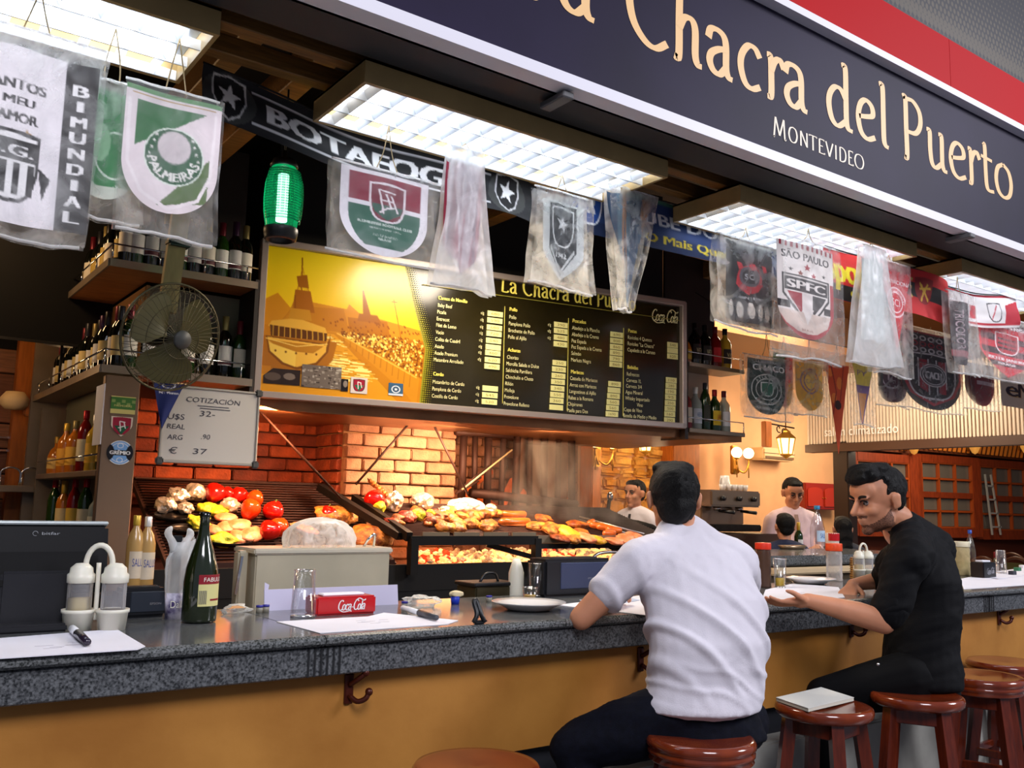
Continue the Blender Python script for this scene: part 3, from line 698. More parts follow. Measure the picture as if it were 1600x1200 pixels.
# ------------------------------------------------------------------ bagged pennants
BAG = film('plastic_bag', 'fafcfa', .29, .16, 9, .75, .7)
BAG_THICK = film('milky_plastic_bag', 'f6f8f8', .60, .3, 7, .25, .5)
BAG_CLEAR = film('clear_plastic_bag', 'fafcfa', .17, .16, 10, .6, .65)
SEAL = film('bag_seal', 'f6f6f6', .8, .3, 20, .1, .5)
CORD = mat('pale_cord', 'b9a37a', .8)
def sh_round(t, k=.5):      # straight sides then a round bottom
    if t < 1-k: return 0.0, 1.0
    s = (t-(1-k))/k; w = math.sqrt(max(0, 1-s*s)); return .5-.5*w, .5+.5*w
def sh_point(t, k=.55):     # shield with pointed bottom
    if t < 1-k: return 0.0, 1.0
    s = (t-(1-k))/k; w = 1-s**1.6; return .5-.5*w, .5+.5*w
def sh_tri(t, k=1.0):
    w = 1-t*.98; return .5-.5*w, .5+.5*w
def sh_rect(t, k=0): return 0.0, 1.0
def cloth(name, cv, w, h, shape=sh_rect, k=.5, x=0, y=0, z=0, fold=.006, folds=2.0, seed=1, parent=None, res=.0032, m=None, twist=0.0, thick=.004):
    nx = max(8, int(w/res)); nz = max(8, int(h/res)); nx = min(nx, 170); nz = min(nz, 190)
    T = np.linspace(0, 1, nz); lr = np.array([shape(t, k) for t in T])
    S, TT = np.meshgrid(np.linspace(0, 1, nx), T)
    U = lr[:, 0:1]+(lr[:, 1:2]-lr[:, 0:1])*S
    C = sample(cv, U, TT)
    X = (U-.5)*w; Z = -TT*h
    D = fold*(np.sin(U*folds*2*np.pi+seed+TT*1.3)+.6*wn(U*3, TT*3, seed, 3))
    th = twist*(TT-.5)
    P = np.stack([x+X*np.cos(th), y+D+X*np.sin(th), z+Z], -1)
    me = grid_mesh(name, P, C, m or WHITE_PR)
    o = link(name, me, None, parent)
    return o
def bagged(label, xl, yt, xr, yb, Y=2.95, pens=(), bagm=None, shape_top=1.0, shape_bot=1.0, seed=1, crink=.010, yaw=0.0, string=.10, group='bagged football pennants hanging over the bar', skew=0.0, cat='pennant', flare=0.0):
    A = at(xl, yt, Y=Y); B = at(xr, yb, Y=Y); string = max(.03, (2.90 if Y < 3.5 else 2.72)-A.z); w = B.x-A.x; h = A.z-B.z; cx = (A.x+B.x)/2
    t = thing('bagged_pennant', label, cat, (cx, Y, A.z), yaw, group)
    rs = np.random.RandomState(seed)
    for p in pens:
        cv, fx, fz, fw, fh, shp, kk, fold, folds = p[:9]
        o = cloth('pennant', cv, w*fw, h*fh, shp, kk, x=(fx-.5)*w, y=(0.0 if len(p) < 10 else p[9]), z=-fz*h, fold=fold, folds=folds, seed=seed, parent=t)
    if bagm is not None:
        nx, nz = 26, 40
        S, T = np.meshgrid(np.linspace(-.5, .5, nx), np.linspace(0, 1, nz))
        edge = (1-(2*S)**4)
        for sgn in (-1, 1):
            wf = shape_top+(shape_bot-shape_top)*T**1.1
            wf = wf*(1+.05*wn(T*4, T*0+sgn, seed+3, 3))
            X = S*w*wf+skew*w*T+.01*wn(S*3, T*5, seed+9, 2)*w*3
            bulge = .014*edge*np.sin(np.pi*np.clip(T, .02, .98))**.5
            cr = crink*wn(S*9, T*14, seed*7+5+sgn, 4, ridged=True)*edge
            Yd = sgn*(.016+bulge)+cr*.45+sgn*.35*crink
            Z = -T*h*1.0+.012*wn(S*5, T*2, seed+2, 3)*T*h*3
            P = np.stack([X, Yd, Z], -1)
            link('bag_film', grid_mesh('bag_film', P, None, bagm), None, t)
            if sgn == -1: bot = P[-1]; top = P[0]
        MB().tube([Vector(bot[i])+Vector((0, .012, 0)) for i in range(0, nx, 3)], .005, 5).build('bag_seam', SEAL, t)
        MB().tube([Vector(top[i])+Vector((0, .012, 0)) for i in range(0, nx, 3)], .004, 5).build('bag_fold', SEAL, t)
    if string:
        MB().tube(_cr([(-.1*w, 0, 0), (-.02, -.004, string*.4), (.0, 0, string)], 4), .0022, 5).build('string', CORD, t)
        MB().tube(_cr([(.1*w, 0, 0), (.02, .004, string*.4), (.0, 0, string)], 4), .0022, 5).build('string', CORD, t)
    return t

# 1 white pennant with black stripes shield, far left
c = Canvas(150, 210, 'f0eaee')
c.rect(72, 0, 100, 140, '1a1618')
for i, ch in enumerate('BI-MUNDIAL'.replace('-', '')):
    c.text(ch, 86, 22+i*13.2, 9.5, 'f4f2f2', width=4 if ch == 'I' else 13, bold=1.0)
c.text('SANTOS', 30, 30, 8, '1a1618', width=52, bold=.8); c.text('MEU', 34, 43, 7, '1a1618', width=26, bold=.8); c.text('AMOR', 34, 56, 8, '1a1618', width=34, bold=.8)
c.star(43, 68, 5, 'b98a2a')
c.shield(30, 96, 50, 56, '1a1618'); c.shield(30, 96, 45, 50, 'f4f2f2'); c.rect(5, 74, 55, 90, '1a1618'); c.text('S.G.', 31, 82, 9, 'f4f2f2', width=38, bold=.8)
for k in range(4): c.rect(10+k*12, 92, 16+k*12, 117, '1a1618')
c.poly([(55, 92), (66, 100), (60, 118)], '1a1618')
t = bagged('big bagged white pennant with striped black shield and vertical black lettering band', -56, 20, 136, 392, 2.74, [(c, .56, .09, .84, .84, sh_rect, 0, .010, 1.1)], BAG, 1.0, .96, seed=3, crink=.014, string=.04)
# 2 green pair
c = Canvas(110, 150, '2c7d46'); c.ell(62, 80, 30, 30, 'd9e8da', .92); c.ell(40, 66, 14, 24, '8ab892'); c.text('PALMEIRAS', 50, 95, 6, 'e8f0e8', arc=(-30, 180)); c.rect(0, 120, 100, 137, 'c8cfc2')
d = Canvas(150, 190, 'e6d9dc')
d.poly([(12, 14), (84, 14), (12, 62)], '2e6b3c'); d.poly([(90, 62), (90, 110), (38, 120)], '4f6a34'); d.rect(0, 0, 100, 5, '4f8a50'); d.rect(6, 7, 94, 8.5, 'b58c3a')
d.ell(53, 66, 31, 31, 'dfe8dc'); d.ell(53, 66, 29.5, 29.5, '2c5a3c'); d.ell(53, 56, 16.5, 17, 'cfc4c6'); d.ell(53, 56, 17.5, 18, '8a8f88', .94)
d.text('PALMEIRAS', 53, 65, 9.5, 'e8e6e0', width=62, arc=(-22.5, 180), bold=.5)
for i in range(4): 
    d.star(28+i*2.2, 66-i*7, 2, 'e8e6e0'); d.star(78-i*2.2, 66-i*7, 2, 'e8e6e0')
d.line([(4, 14), (6, 80), (22, 108), (50, 122), (80, 108), (92, 80), (94, 14)], 3.5, 'f0e6e8')
t = bagged('bagged green pennant half hidden behind the round crest one, left', 112, 112, 218, 352, 2.84, [(c, .52, .06, .86, .80, sh_round, .4, .010, .8)], BAG, .8, 1.05, seed=11, crink=.014, string=.12)
t = bagged('bagged white and green pennant with a round green crest, above the fan', 192, 122, 338, 385, 2.78, [(d, .50, .02, .92, .82, sh_round, .40, .006, 1.0)], BAG_CLEAR, 1.0, .9, seed=5, crink=.016, string=.10)
# 3 maroon white green shield
c = Canvas(150, 175, 'f1ecf2'); W0 = 50
def half(c, y0, y1, col):
    for q in np.linspace(y0, y1, 50):
        tt = q/112; l, r = sh_round(tt, .48); l = .5+(l-.5)*.82; r = .5+(r-.5)*.82; c.rect(l*100, q, r*100, q+(y1-y0)/49+.3, col)
half(c, 6, 44, '8c1f38'); half(c, 44, 50, 'f1ecf2'); half(c, 50, 104, '2f6350')
c.shield(52, 42, 42, 54, 'f1e6ea'); c.shield(52, 42, 37, 49, '7c2436'); c.poly([(34, 44), (70, 44), (68, 54), (52, 66), (37, 55)], '2f5c4c')
for pts in ([(42, 24), (48, 56)], [(42, 24), (60, 26)], [(44, 38), (58, 38)], [(56, 30), (64, 52)], [(44, 56), (52, 48), (62, 46)], [(50, 28), (56, 46)]): c.line(pts, 2.2, 'f1e6ea')
c.text('FLUMINENSE FOOTBALL CLUB', 51, 73, 3.8, 'c9d4cc', width=62, bold=.25); c.text('Estabelecido 1902', 51, 79, 2.6, 'c9d4cc', width=36); c.text('RIO DE JANEIRO', 51, 89, 2.8, 'c9d4cc', width=28); c.text('BRASIL', 51, 94, 3.6, 'c9d4cc', width=16, bold=.25)
bagged('flat bagged pennant, maroon over green with an interlaced shield, over the yellow photo', 516, 246, 682, 424, 2.95, [(c, .50, .03, .80, .92, sh_round, .48, .004, .8)], BAG_CLEAR, 1.0, 1.0, seed=21, crink=.006, string=.12)
# 4 crumpled bag, maroon cloth
def folded(seed, cols, n=18):
    c = Canvas(70, 150, cols[0]); r = random.Random(seed)
    for i in range(n):
        x = r.uniform(-5, 95); w_ = r.uniform(4, 18); x2 = x+r.uniform(-20, 20)
        c.poly([(x, 0), (x+w_, 0), (x2+w_*r.uniform(.4, 1.4), 215), (x2, 215)], r.choice(cols))
    return c
c = folded(4, ['a8324a', 'd8c8cc', '8c2438', 'e8dce0', 'c9a070', '6a2a4a'])
bagged('crumpled milky bag with maroon cloth folded inside, left of the sign title', 680, 222, 768, 457, 2.93, [(c, .5, .10, .62, .80, sh_point, .3, .016, 2.2)], BAG_THICK, .55, 1.0, seed=31, crink=.020, string=.1)
# 5 black white 1942 shield
c = Canvas(100, 160, 'c9cdcb'); c.poly([(14, 4), (86, 4), (86, 100), (50, 150), (14, 100)], '2b2e30'); c.poly([(18, 92), (50, 140), (82, 92), (82, 100), (50, 148), (18, 100)], 'c9cdcb')
c.shield(50, 52, 60, 80, 'd5d8d6'); c.shield(50, 52, 54, 73, '23262a'); c.star(50, 44, 18, 'e8eaea', .15); c.text('1942', 50, 108, 10, 'd5d8d6', width=28, bold=.5)
bagged('bagged black pennant with white star shield reading 1942', 826, 288, 926, 462, 2.94, [(c, .52, .10, .62, .80, sh_point, .35, .010, 1.0)], BAG, .82, 1.0, seed=41, crink=.013, string=.10)
# 6 narrow bag blue and orange
c = folded(6, ['2e4c66', '5a7a8a', '2a3f58', '8a5a34', '4d6a7c', '284058', '9a6a48'], 22)
bagged('narrow tapering bag with blue and brown cloth, hanging before the board title', 948, 288, 1024, 494, 2.92, [(c, .44, .04, .80, .92, sh_tri, 1, .014, 1.6)], BAG, 1.0, .28, seed=51, crink=.018, string=.10, skew=-.15)
# 7 black red with white figures
c = Canvas(90, 150, '1e1c20'); c.ell(52, 72, 22, 30, 'b02832'); c.ell(52, 66, 17, 22, '5a5a60'); c.ell(52, 66, 12, 16, '2a2a2e'); c.text('SC', 52, 66, 12, 'c8c8cc', width=16)
for k in range(3): c.poly([(28+k*22, 38), (38+k*22, 38), (42+k*22, 48), (33+k*22, 52)], 'd0303a')
c.line([(32, 82), (52, 96), (74, 80)], 5, 'b02832'); c.line([(34, 60), (30, 84), (50, 104)], 3, 'd0303a'); c.text('CORINTHIANS', 52, 112, 6, 'c8c8cc', width=60)
for k in range(5): c.ell(16+k*18, 140, 6, 17, 'd8cfc4'); c.ell(16+k*18, 126, 3.6, 4, 'e8e0d6')
bagged('bagged black pennant with red ribbon crest and pale tassels, right of the board', 1114, 362, 1216, 524, 2.93, [(c, .55, .05, .78, .88, sh_rect, 0, .012, 1.4)], BAG, .96, 1.0, seed=61, crink=.013, string=.12)
# 8 SPFC
c = Canvas(130, 215, 'e8dfda')
for i in range(11): c.rect(4+i*9, 0, 8+i*9, 9, 'a02030')
c.text('SÃO PAULO', 50, 22, 13, '2a2426', width=84, bold=.5)
c.star(50, 40, 7, 'a02030'); c.star(62, 52, 6, 'a02030'); c.star(38, 52, 6, '8a5048'); c.star(22, 48, 4.5, '3a3436'); c.star(82, 48, 4.5, '3a3436')
c.poly([(8, 56), (92, 56), (92, 92), (76, 116), (50, 146), (26, 116), (8, 92)], '2a2426'); c.poly([(11, 59), (89, 59), (89, 90), (74, 113), (50, 141), (29, 113), (11, 90)], 'e8dfda'); c.rect(12, 61, 88, 84, '2a2426'); c.text('SPFC', 50, 72.5, 15, 'e8dfda', width=68, bold=1.4)
c.poly([(16, 87), (40, 87), (40, 125), (20, 96)], 'a02030'); c.poly([(60, 87), (86, 87), (80, 98), (60, 125)], '2a2426')
c.rect(0, 104, 20, 116, '2a2426'); c.rect(82, 104, 100, 116, '2a2426'); c.poly([(0, 120), (100, 120), (100, 170), (0, 170)], 'd8c4b8'); c.poly([(40, 112), (50, 141), (62, 112)], 'e8dfda'); c.text('BRASIL', 50, 150, 4, '8a5048', width=22)
c.poly([(94, 60), (100, 60), (100, 166), (0, 166), (0, 122), (12, 142), (32, 154), (50, 157), (68, 154), (88, 140), (94, 120)], 'a83038')
bagged('bagged white pennant with a black, red and white five-sided shield under stars', 1210, 364, 1318, 572, 2.74, [(c, .46, .03, .84, .80, sh_round, .35, .006, .9)], BAG_CLEAR, .86, 1.05, seed=71, crink=.013, string=.12)
# 9 milky bag + red nacional
c = folded(9, ['d8dcd8', 'c4ccc8', 'e4e6e2'])
bagged('long milky white bag with nothing readable inside, left of the bagged red pennant', 1326, 376, 1402, 576, 2.70, [(c, .5, .1, .5, .7, sh_rect, 0, .014, 1.5)], BAG_THICK, .45, 1.15, seed=81, crink=.014, string=.12)
c = Canvas(80, 150, 'c01f2c'); c.text('INTERNACIONAL', 50, 26, 11, 'f0e0e0', width=110, bold=.4); c.ell(50, 72, 34, 34, 'f0d8da', .90); c.ell(50, 72, 24, 24, 'f0d8da', .90); c.text('INTERNACIONAL', 50, 72, 7, 'f0d8da', arc=(26, 0), width=90); c.text('SCI', 50, 72, 16, 'f0d8da', width=30)
bagged('bagged red pennant with a white ring crest, between the milky bag and the red scarf', 1358, 400, 1424, 592, 2.76, [(c, .66, .06, .84, .74, sh_tri, 1, .006, 1.0)], BAG, .9, 1.05, seed=91, crink=.016, string=.10)
# 10 narrow black
c = Canvas(50, 150, '2c2026'); c.text('TRICOLOR', 50, 130, 40, 'b09aa0', width=190, rot=math.pi/2); c.rect(0, 230, 100, 260, '8a4a50')
bagged('narrow bag with a black rolled pennant near the right edge', 1474, 452, 1524, 588, 2.76, [(c, .52, .10, .55, .80, sh_round, .15, .01, .8)], BAG, .95, 1.0, seed=101, crink=.013, string=.08, skew=.15)
# 11 red and black club pennant, right edge
c = Canvas(130, 160, 'c22433'); c.rect(0, 0, 100, 16, '2a2024'); c.rect(0, 34, 100, 48, '2a2024'); c.rect(0, 62, 100, 76, '2a2024'); c.rect(0, 90, 100, 100, '2a2024')
c.text('C.R.FLAMENGO', 50, 12, 8, 'f2e6e6', width=78, bold=.6); c.star(48, 24, 2.5, 'd8a83a'); c.shield(50, 50, 42, 46, 'f0e0e0'); c.shield(50, 50, 38, 42, 'b02030')
for k in range(3): c.rect(34, 38+k*10, 66, 42+k*10, '2a2024')
c.text('RIO DE JANEIRO', 50, 84, 7, 'f2e6e6', width=66, bold=.5); c.text('BRASIL', 50, 94, 6, 'f2e6e6', width=32, bold=.5); c.line([(2, 0), (4, 70), (20, 100), (50, 118), (80, 100), (96, 70), (98, 0)], 4, 'd83848')
bagged('bagged red and black shield pennant at the right edge', 1500, 478, 1622, 606, 2.88, [(c, .60, .05, .80, .88, sh_point, .5, .006, .8)], BAG, 1.0, 1.0, seed=111, crink=.010, string=.10)

# ---- back row hung above the far side of the bar
BR = 'bagged pennants in the rear row beyond the bar'
def rear(label, xl, yt, xr, yb, c, shp, k, seed, Y=4.0, bag=BAG, w=.8, h=.88, fold=.008, folds=1.0, st=.10): return bagged(label, xl, yt, xr, yb, Y, [(c, .5, .04, w, h, shp, k, fold, folds)], bag, 1.0, 1.0, seed=seed, crink=.012, string=st, group=BR)
c = Canvas(110, 150, '1d3a34'); c.text('CLUB FERRO', 50, 6, 6, 'e8e8e4', width=70, bold=.4); c.text('CHACO', 56, 20, 15, 'f2f2ee', width=80, bold=1.0)
c.ell(50, 74, 38, 38, 'dfe6df', .94); c.ell(50, 74, 27, 27, 'dfe6df', .92); c.shield(50, 74, 30, 34, 'dfe6df'); c.shield(50, 74, 26, 30, '2c6a52'); c.text('ATLETICO', 50, 74, 6.5, 'dfe6df', arc=(31, 0), width=60); c.text('MALABIA', 50, 74, 6.5, 'dfe6df', arc=(-36, 180), width=60); c.text('ARGENTINA', 50, 122, 7, 'f2f2ee', width=56, rot=.12)
rear('bagged dark green rear-row pennant with a white ring crest, reading ARGENTINA', 1160, 552, 1236, 660, c, sh_round, .45, 201)
c = Canvas(70, 120, 'd8382c'); c.poly([(0, 0), (60, 0), (30, 60), (0, 80)], '4f7a44'); c.poly([(60, 100), (100, 80), (100, 170), (50, 170)], 'd8b83a'); c.text('FC', 60, 60, 16, 'f4e8e0', width=40)
rear('rear-row pennant in red, green and yellow, behind the five-sided shield one', 1205, 545, 1246, 648, c, sh_round, .5, 202, 4.05)
c = Canvas(80, 130, 'd9a32e'); c.ell(50, 62, 36, 44, '6a4a78', .88); c.ell(50, 62, 26, 32, 'e0b84a'); c.ell(50, 62, 26, 32, '6a4a78', .86); c.text('CLUB ATLETICO', 50, 62, 7, '5a4048', arc=(33, -20), width=70); c.text('CAP', 50, 62, 16, '6a4a78', width=34)
rear('rear-row yellow pennant with a purple oval crest', 1238, 560, 1292, 652, c, sh_round, .4, 203, 4.0)
c = Canvas(60, 170, 'c84a22')
for i, (a, b, w_) in enumerate(((20, 30, 10), (60, 60, 14), (35, 110, 12))): c.ell(a, b, w_, w_*1.4, 'e07a30')
c.ell(52, 130, 15, 15, '3a1c18'); c.line([(20, 0), (45, 90), (30, 160)], 5, '8a2418'); c.line([(80, 0), (62, 120)], 4, '8a2418')
rear('long orange-red pointed pennant hanging lowest of the rear row', 1288, 560, 1330, 705, c, sh_tri, 1, 204, 4.0, None, 1.0, 1.0, .006)
c = Canvas(60, 150, '6b4f8a'); c.poly([(0, 0), (100, 0), (80, 90), (20, 90)], 'd8c04a'); c.text('PY', 50, 40, 22, '6b4f8a', width=50); c.poly([(30, 120), (70, 120), (50, 240)], 'd8904a')
rear('rear-row pointed pennant in yellow and purple, right of the long orange one', 1330, 560, 1366, 668, c, sh_tri, 1, 205, 4.0, BAG_CLEAR, 1.0, .95)
c = Canvas(60, 110, '4a2436'); c.ell(50, 90, 34, 44, 'd8ccd0', .88); c.text('L', 50, 90, 30, 'd8ccd0', width=22); c.rect(0, 0, 22, 190, '2c3a40')
rear('rear-row dark maroon pennant with a pale ring, left of the large striped shield', 1364, 540, 1422, 640, c, sh_round, .3, 206, 4.05, BAG)
c = Canvas(130, 190, '35363a'); c.rect(0, 0, 100, 4, 'b02838')
for r_ in range(3):
    for k in range(7): c.ell(10+k*13.4, 12+r_*11, 5.5, 5, 'e4e0e0' if r_ != 1 else 'b02838', .55)
c.line([(2, 44), (2, 84), (16, 116), (50, 136), (84, 116), (98, 84), (98, 44)], 5, 'b8303a')
c.shield(50, 84, 80, 84, 'e8e4e4'); c.shield(50, 84, 75, 79, '2a2a2e')
for k in (0, 2): c.poly([(30+k*15, 52), (42+k*15, 52), (42+k*15, 114), (30+k*15, 106 if k == 0 else 114)], 'b02838')
c.rect(27, 50, 29, 104, 'e8e4e4'); c.rect(43, 50, 45, 118, 'e8e4e4'); c.rect(56, 50, 58, 118, 'e8e4e4'); c.rect(72, 50, 74, 104, 'e8e4e4')
c.ell(52, 80, 22, 22, 'e8e4e4'); c.ell(52, 80, 20, 20, '35363a'); c.ell(52, 80, 18, 18, 'e8e4e4'); c.ell(52, 80, 16.5, 16.5, '3a3a3e'); c.text('CACH', 52, 80, 14, 'f0ecec', width=26, bold=.8); c.text('Argentina', 50, 124, 6, 'e8e4e4', width=34, bold=.3)
rear('large rear-row pennant with red and black striped shield and ring monogram', 1404, 505, 1506, 650, c, sh_round, .42, 207, 4.0, BAG_CLEAR, .96, .94, .004)
c = Canvas(80, 120, '8c1c2e'); c.rect(0, 0, 30, 150, '6c1422'); c.rect(36, 60, 100, 74, 'd8c0c4')
rear('rear-row deep red rounded pennant, right of the striped shield with ring monogram', 1502, 560, 1562, 645, c, sh_round, .5, 208, 3.95, BAG_CLEAR)
c = Canvas(90, 80, 'd8c8b8'); 
for k, ch in enumerate('eM'): c.text(ch, 34+k*36, 44, 38, 'c49a58', width=36, bold=2); c.text(ch, 32+k*36, 42, 38, '2a2038', width=34, bold=1.5)
rear('pennant with dark script letters at the right edge, lower rear row', 1562, 575, 1618, 640, c, sh_rect, 0, 209, 4.0, None, 1.0, 1.0, .003, 1, .15)

# ------------------------------------------------------------------ scarves on the line
def scarf(name, label, pts, hgt, cv, Y=3.10, thick=.006, sag=.01, seed=1, nx=420, nz=44, lean=.0, cat='scarf'):
    """pts: pixel points along the upper edge; hung in the plane Y"""
    P = _cr([tuple(at(px, py, Y=Y)) for px, py in pts], 12)
    L = [0.0]
    for a, b in zip(P[:-1], P[1:]): L.append(L[-1]+(b-a).length)
    S = np.linspace(0, L[-1], nx); xs = np.interp(S, L, [p.x for p in P]); zs = np.interp(S, L, [p.z for p in P])
    V = np.linspace(0, 1, nz); SS, VV = np.meshgrid(S, V)
    X = np.tile(xs, (nz, 1)); Z = np.tile(zs, (nz, 1))-VV*hgt
    D = .012*np.sin(VV*5+wn(SS*3, VV, seed, 2)*2)+.006*wn(SS*8, VV*4, seed+1, 3)
    base = Vector((xs[0], Y, zs[0]))
    G = np.stack([X-base.x, D+lean*VV, Z-base.z], -1)
    t = thing(name, label, cat, base)
    link('fabric', grid_mesh('fabric', G, sample(cv, SS/L[-1], VV), WHITE_PR), None, t)
    MB().tube([(xs[i]-base.x, .005, zs[i]-base.z+.004) for i in range(0, nx, 20)], .004, 6).build('hem', mat('scarf_hem', '1c1c1e', .8), t)
    return t
c = Canvas(560, 56, '1b1c1f'); H_ = 10
c.rect(12, 1.5, 82, 1.9, 'd8d8dc'); c.rect(12, 8.0, 82, 8.4, 'd8d8dc')
c.text('BOTAFOGO', 46, 4.95, 4.2, 'eeeeee', width=60, bold=.5)
for cx in (6.5, 88):
    c.ell(cx, 5, 6.6, 4.9, '3c3d3c'); c.poly([(cx-4, 1), (cx, .4), (cx+4, 1), (cx+4.2, 5), (cx+2.6, 8.2), (cx, 9.6), (cx-2.6, 8.2), (cx-4.2, 5)], 'd0d0d0'); c.poly([(cx-3.6, 1.3), (cx, .8), (cx+3.6, 1.3), (cx+3.8, 5), (cx+2.3, 7.9), (cx, 9.1), (cx-2.3, 7.9), (cx-3.8, 5)], '141416'); c.star(cx, 4.6, 2.9, 'f0f0f0', .2)
scarf('scarf', 'black knitted scarf with white star roundels and bold white lettering', [(318, 98), (430, 145), (560, 205), (680, 240), (790, 268), (846, 292)], .185, c, 3.12, seed=5)
c = Canvas(460, 60, '1d3566'); c.rect(0, 0, 100, 1.0, '3c6a5a'); c.rect(0, 9.5, 100, 13, '152850'); c.shield(7, 5.5, 9.5, 10, 'e8ecf4'); c.shield(7, 5.5, 8.8, 9.2, '1c4a9a'); c.text('CR', 7, 5.4, 4, 'e8ecf4', width=5.5, bold=.2)
c.text('CLUBE DO REMO', 47, 5.0, 3.3, 'dfe2e8', width=62, bold=.25); c.text('O Mais Querido', 46, 10.2, 2.4, 'd8c02c', width=40, bold=.15); c.shield(92, 6, 9, 9.5, 'e8ecf4'); c.shield(92, 6, 8.2, 8.7, '1c3a7a'); c.star(92, 5.5, 2.2, 'e8ecf4')
scarf('scarf', 'blue scarf with grey block letters and yellow script, before the shelves', [(886, 276), (1000, 305), (1120, 338), (1280, 384)], .25, c, 3.12, seed=8)
c = Canvas(300, 70, 'c41f22'); c.rect(0, 6, 46, 23, '1a1416'); c.rect(0, 0, 46, 16, 'cc2422'); c.rect(46, 6.5, 100, 14, '1a1416'); c.text('Sport', 16, 8, 13, 'f0dc28', width=34, bold=.8); c.text('club', 22, 18.5, 4, 'f0dc28', width=12, bold=.4)
c.shield(76, 10, 13, 13, '8a1a1e'); c.line([(73, 6), (77, 10), (74, 15)], 1.3, 'd8a838'); c.line([(79, 6), (77, 10), (80, 14)], 1.3, 'd8a838'); c.line([(73, 9), (81, 8)], 1.2, 'd8a838')
for q in ((67, 5), (66, 9), (65, 14)): c.star(q[0], q[1], 1.2, 'd8c068')
c.poly([(56, 0), (62, 5), (54, 6)], 'f0dc28')
scarf('scarf', 'red and black scarf with yellow lion and yellow lettering', [(1290, 385), (1340, 400), (1400, 412), (1470, 435), (1480, 455)], .27, c, 2.83, seed=12, nx=260, nz=60)
c = Canvas(180, 80, 'ece4e2'); c.rect(0, 0, 100, 3, 'c02838'); c.rect(0, 39, 100, 42, 'c02838'); c.poly([(4, 16), (22, 16), (26, 34), (10, 34)], 'c02838'); c.poly([(28, 16), (36, 16), (34, 34), (26, 34)], 'c02838'); c.poly([(80, 14), (100, 8), (100, 40), (76, 40)], 'c02838'); c.shield(62, 24, 20, 26, '3a3438'); c.shield(62, 24, 17, 23, 'ece4e2'); c.line([(56, 34), (66, 14)], 1.5, 'c02838')
scarf('scarf', 'white and red cloth stretched under the farthest strip light', [(1482, 448), (1530, 460), (1590, 462)], .21, c, 2.82, seed=15, nx=160, nz=50)

# ------------------------------------------------------------------ green mosaic lamp
p = at(442, 300, Y=3.4)
t = thing('hanging_lamp', 'green glass mosaic lamp hanging by the black scarf', 'lamp', (p.x, p.y, p.z), 0)
prof = [(.052, .10), (.062, .085), (.076, .03), (.079, -.03), (.076, -.09), (.066, -.15)]
inner = MB().lathe([(r-.006, z) for r, z in prof], n=24, caps=False)
inner.build('glass_liner', film('green_liner', '0c7a50', .6, .1, 6, .1, .8), t)
MB().cyl((0, 0, .07), (0, 0, -.12), .022, n=12).build('bulb', mat('lamp_tube', 'ffffff', emit='b0ffe0', es=9), t)
tile = MB().box((0, 0, 0), (.0105, .005, .0085), bev=.0015).mesh('tile'); tile.materials.append(film('green_tile', '1c8a62', .62, .1, 30, .3, .7))
def rad(z): 
    zs_ = [q[1] for q in prof][::-1]; rs_ = [q[0] for q in prof][::-1]; return float(np.interp(z, zs_, rs_))
for i in range(20):
    z = .078-.0105*i; r_ = rad(z); n = 28
    for k in range(12):
        a = math.pi*(-.95+.9*(k+.5)/12)+.0; o = bpy.data.objects.new('tile', tile); COL.objects.link(o); o.parent = t
        o.location = (r_*math.cos(a), r_*math.sin(a), z); o.rotation_euler = (0, 0, a+math.pi/2); o.scale = (1.6, 1, .95)
MB().lathe([(.066, -.150), (.068, -.16), (.062, -.195), (.050, -.20), (.048, -.16)], n=24, caps=False).build('bottom_ring', BLACKPL, t)
MB().lathe([(.050, .10), (.056, .105), (.045, .13), (.012, .14), (.010, .17)], n=20).build('top_cap', BLACKPL, t)
MB().cyl((0, 0, .16), (0, 0, .60), .004, n=6).build('cord', BLACKPL, t)

for k, (a, b, y, z, lb) in enumerate(((4.6, 9.0, 4.0, 2.72, 'thin wire over the rear row of pennants'),)):
    o = MB().tube([(a, 4.25, z+.25), (a+.3, y, z), (b, y, z)], .003, 6).build('hanging_wire', DKMETAL); tag(o, lb, 'wire')
# ------------------------------------------------------------------ the menu board
BL0 = at(400, 603, Y=4.60); BR0 = at(1066, 682, Y=4.20)
bx = Vector((BR0.x-BL0.x, BR0.y-BL0.y, 0)); BWID = bx.length; bx.normalize(); bn = Vector((bx.y, -bx.x, 0))   # towards the customers
BO = Vector((BL0.x, BL0.y, (BL0.z+BR0.z)/2))
BTOP = at(1071, 474, Y=4.20).z; BH = BTOP-BO.z
bz_ = Vector((0, 0, 1))
def bp(px, py, off=0.0):
    d = FW + RT*(px-800)/F_PX - UP*(py-600)/F_PX; d = Vector(d); e = Vector(EYE)
    t = (BO-e).dot(bn)/d.dot(bn); p = e+d*t; q = p-BO
    return q.dot(bx), q.z
def BPt(u, v, off=.004): return (u, -off, v)     # board-local: x along, -y to customers, z up
board = thing('menu_board', 'framed menu board with yellow harbour photo and yellow price list', 'sign', BO, math.atan2(bx.y, bx.x))
H0, H1 = BH, BH
MB().box((BWID/2, .02, BH/2), (BWID, .03, BH)).build('panel', mat('olive_black_panel', '1b1606', .16, noise=.3, nscale=1.5, col2='2a2410', spec=.7), board)
FRM = mat('frame_aluminium', 'b9a9a0', .35, .5)
for c_, s_ in (((BWID/2, 0, .012), (BWID+.02, .06, .036)), ((BWID/2, 0, BH-.012), (BWID+.02, .06, .036)), ((0, 0, BH/2), (.036, .06, BH)), ((BWID, 0, BH/2), (.036, .06, BH))):
    MB().box(c_, s_, bev=.004).build('frame_bar', FRM, board)
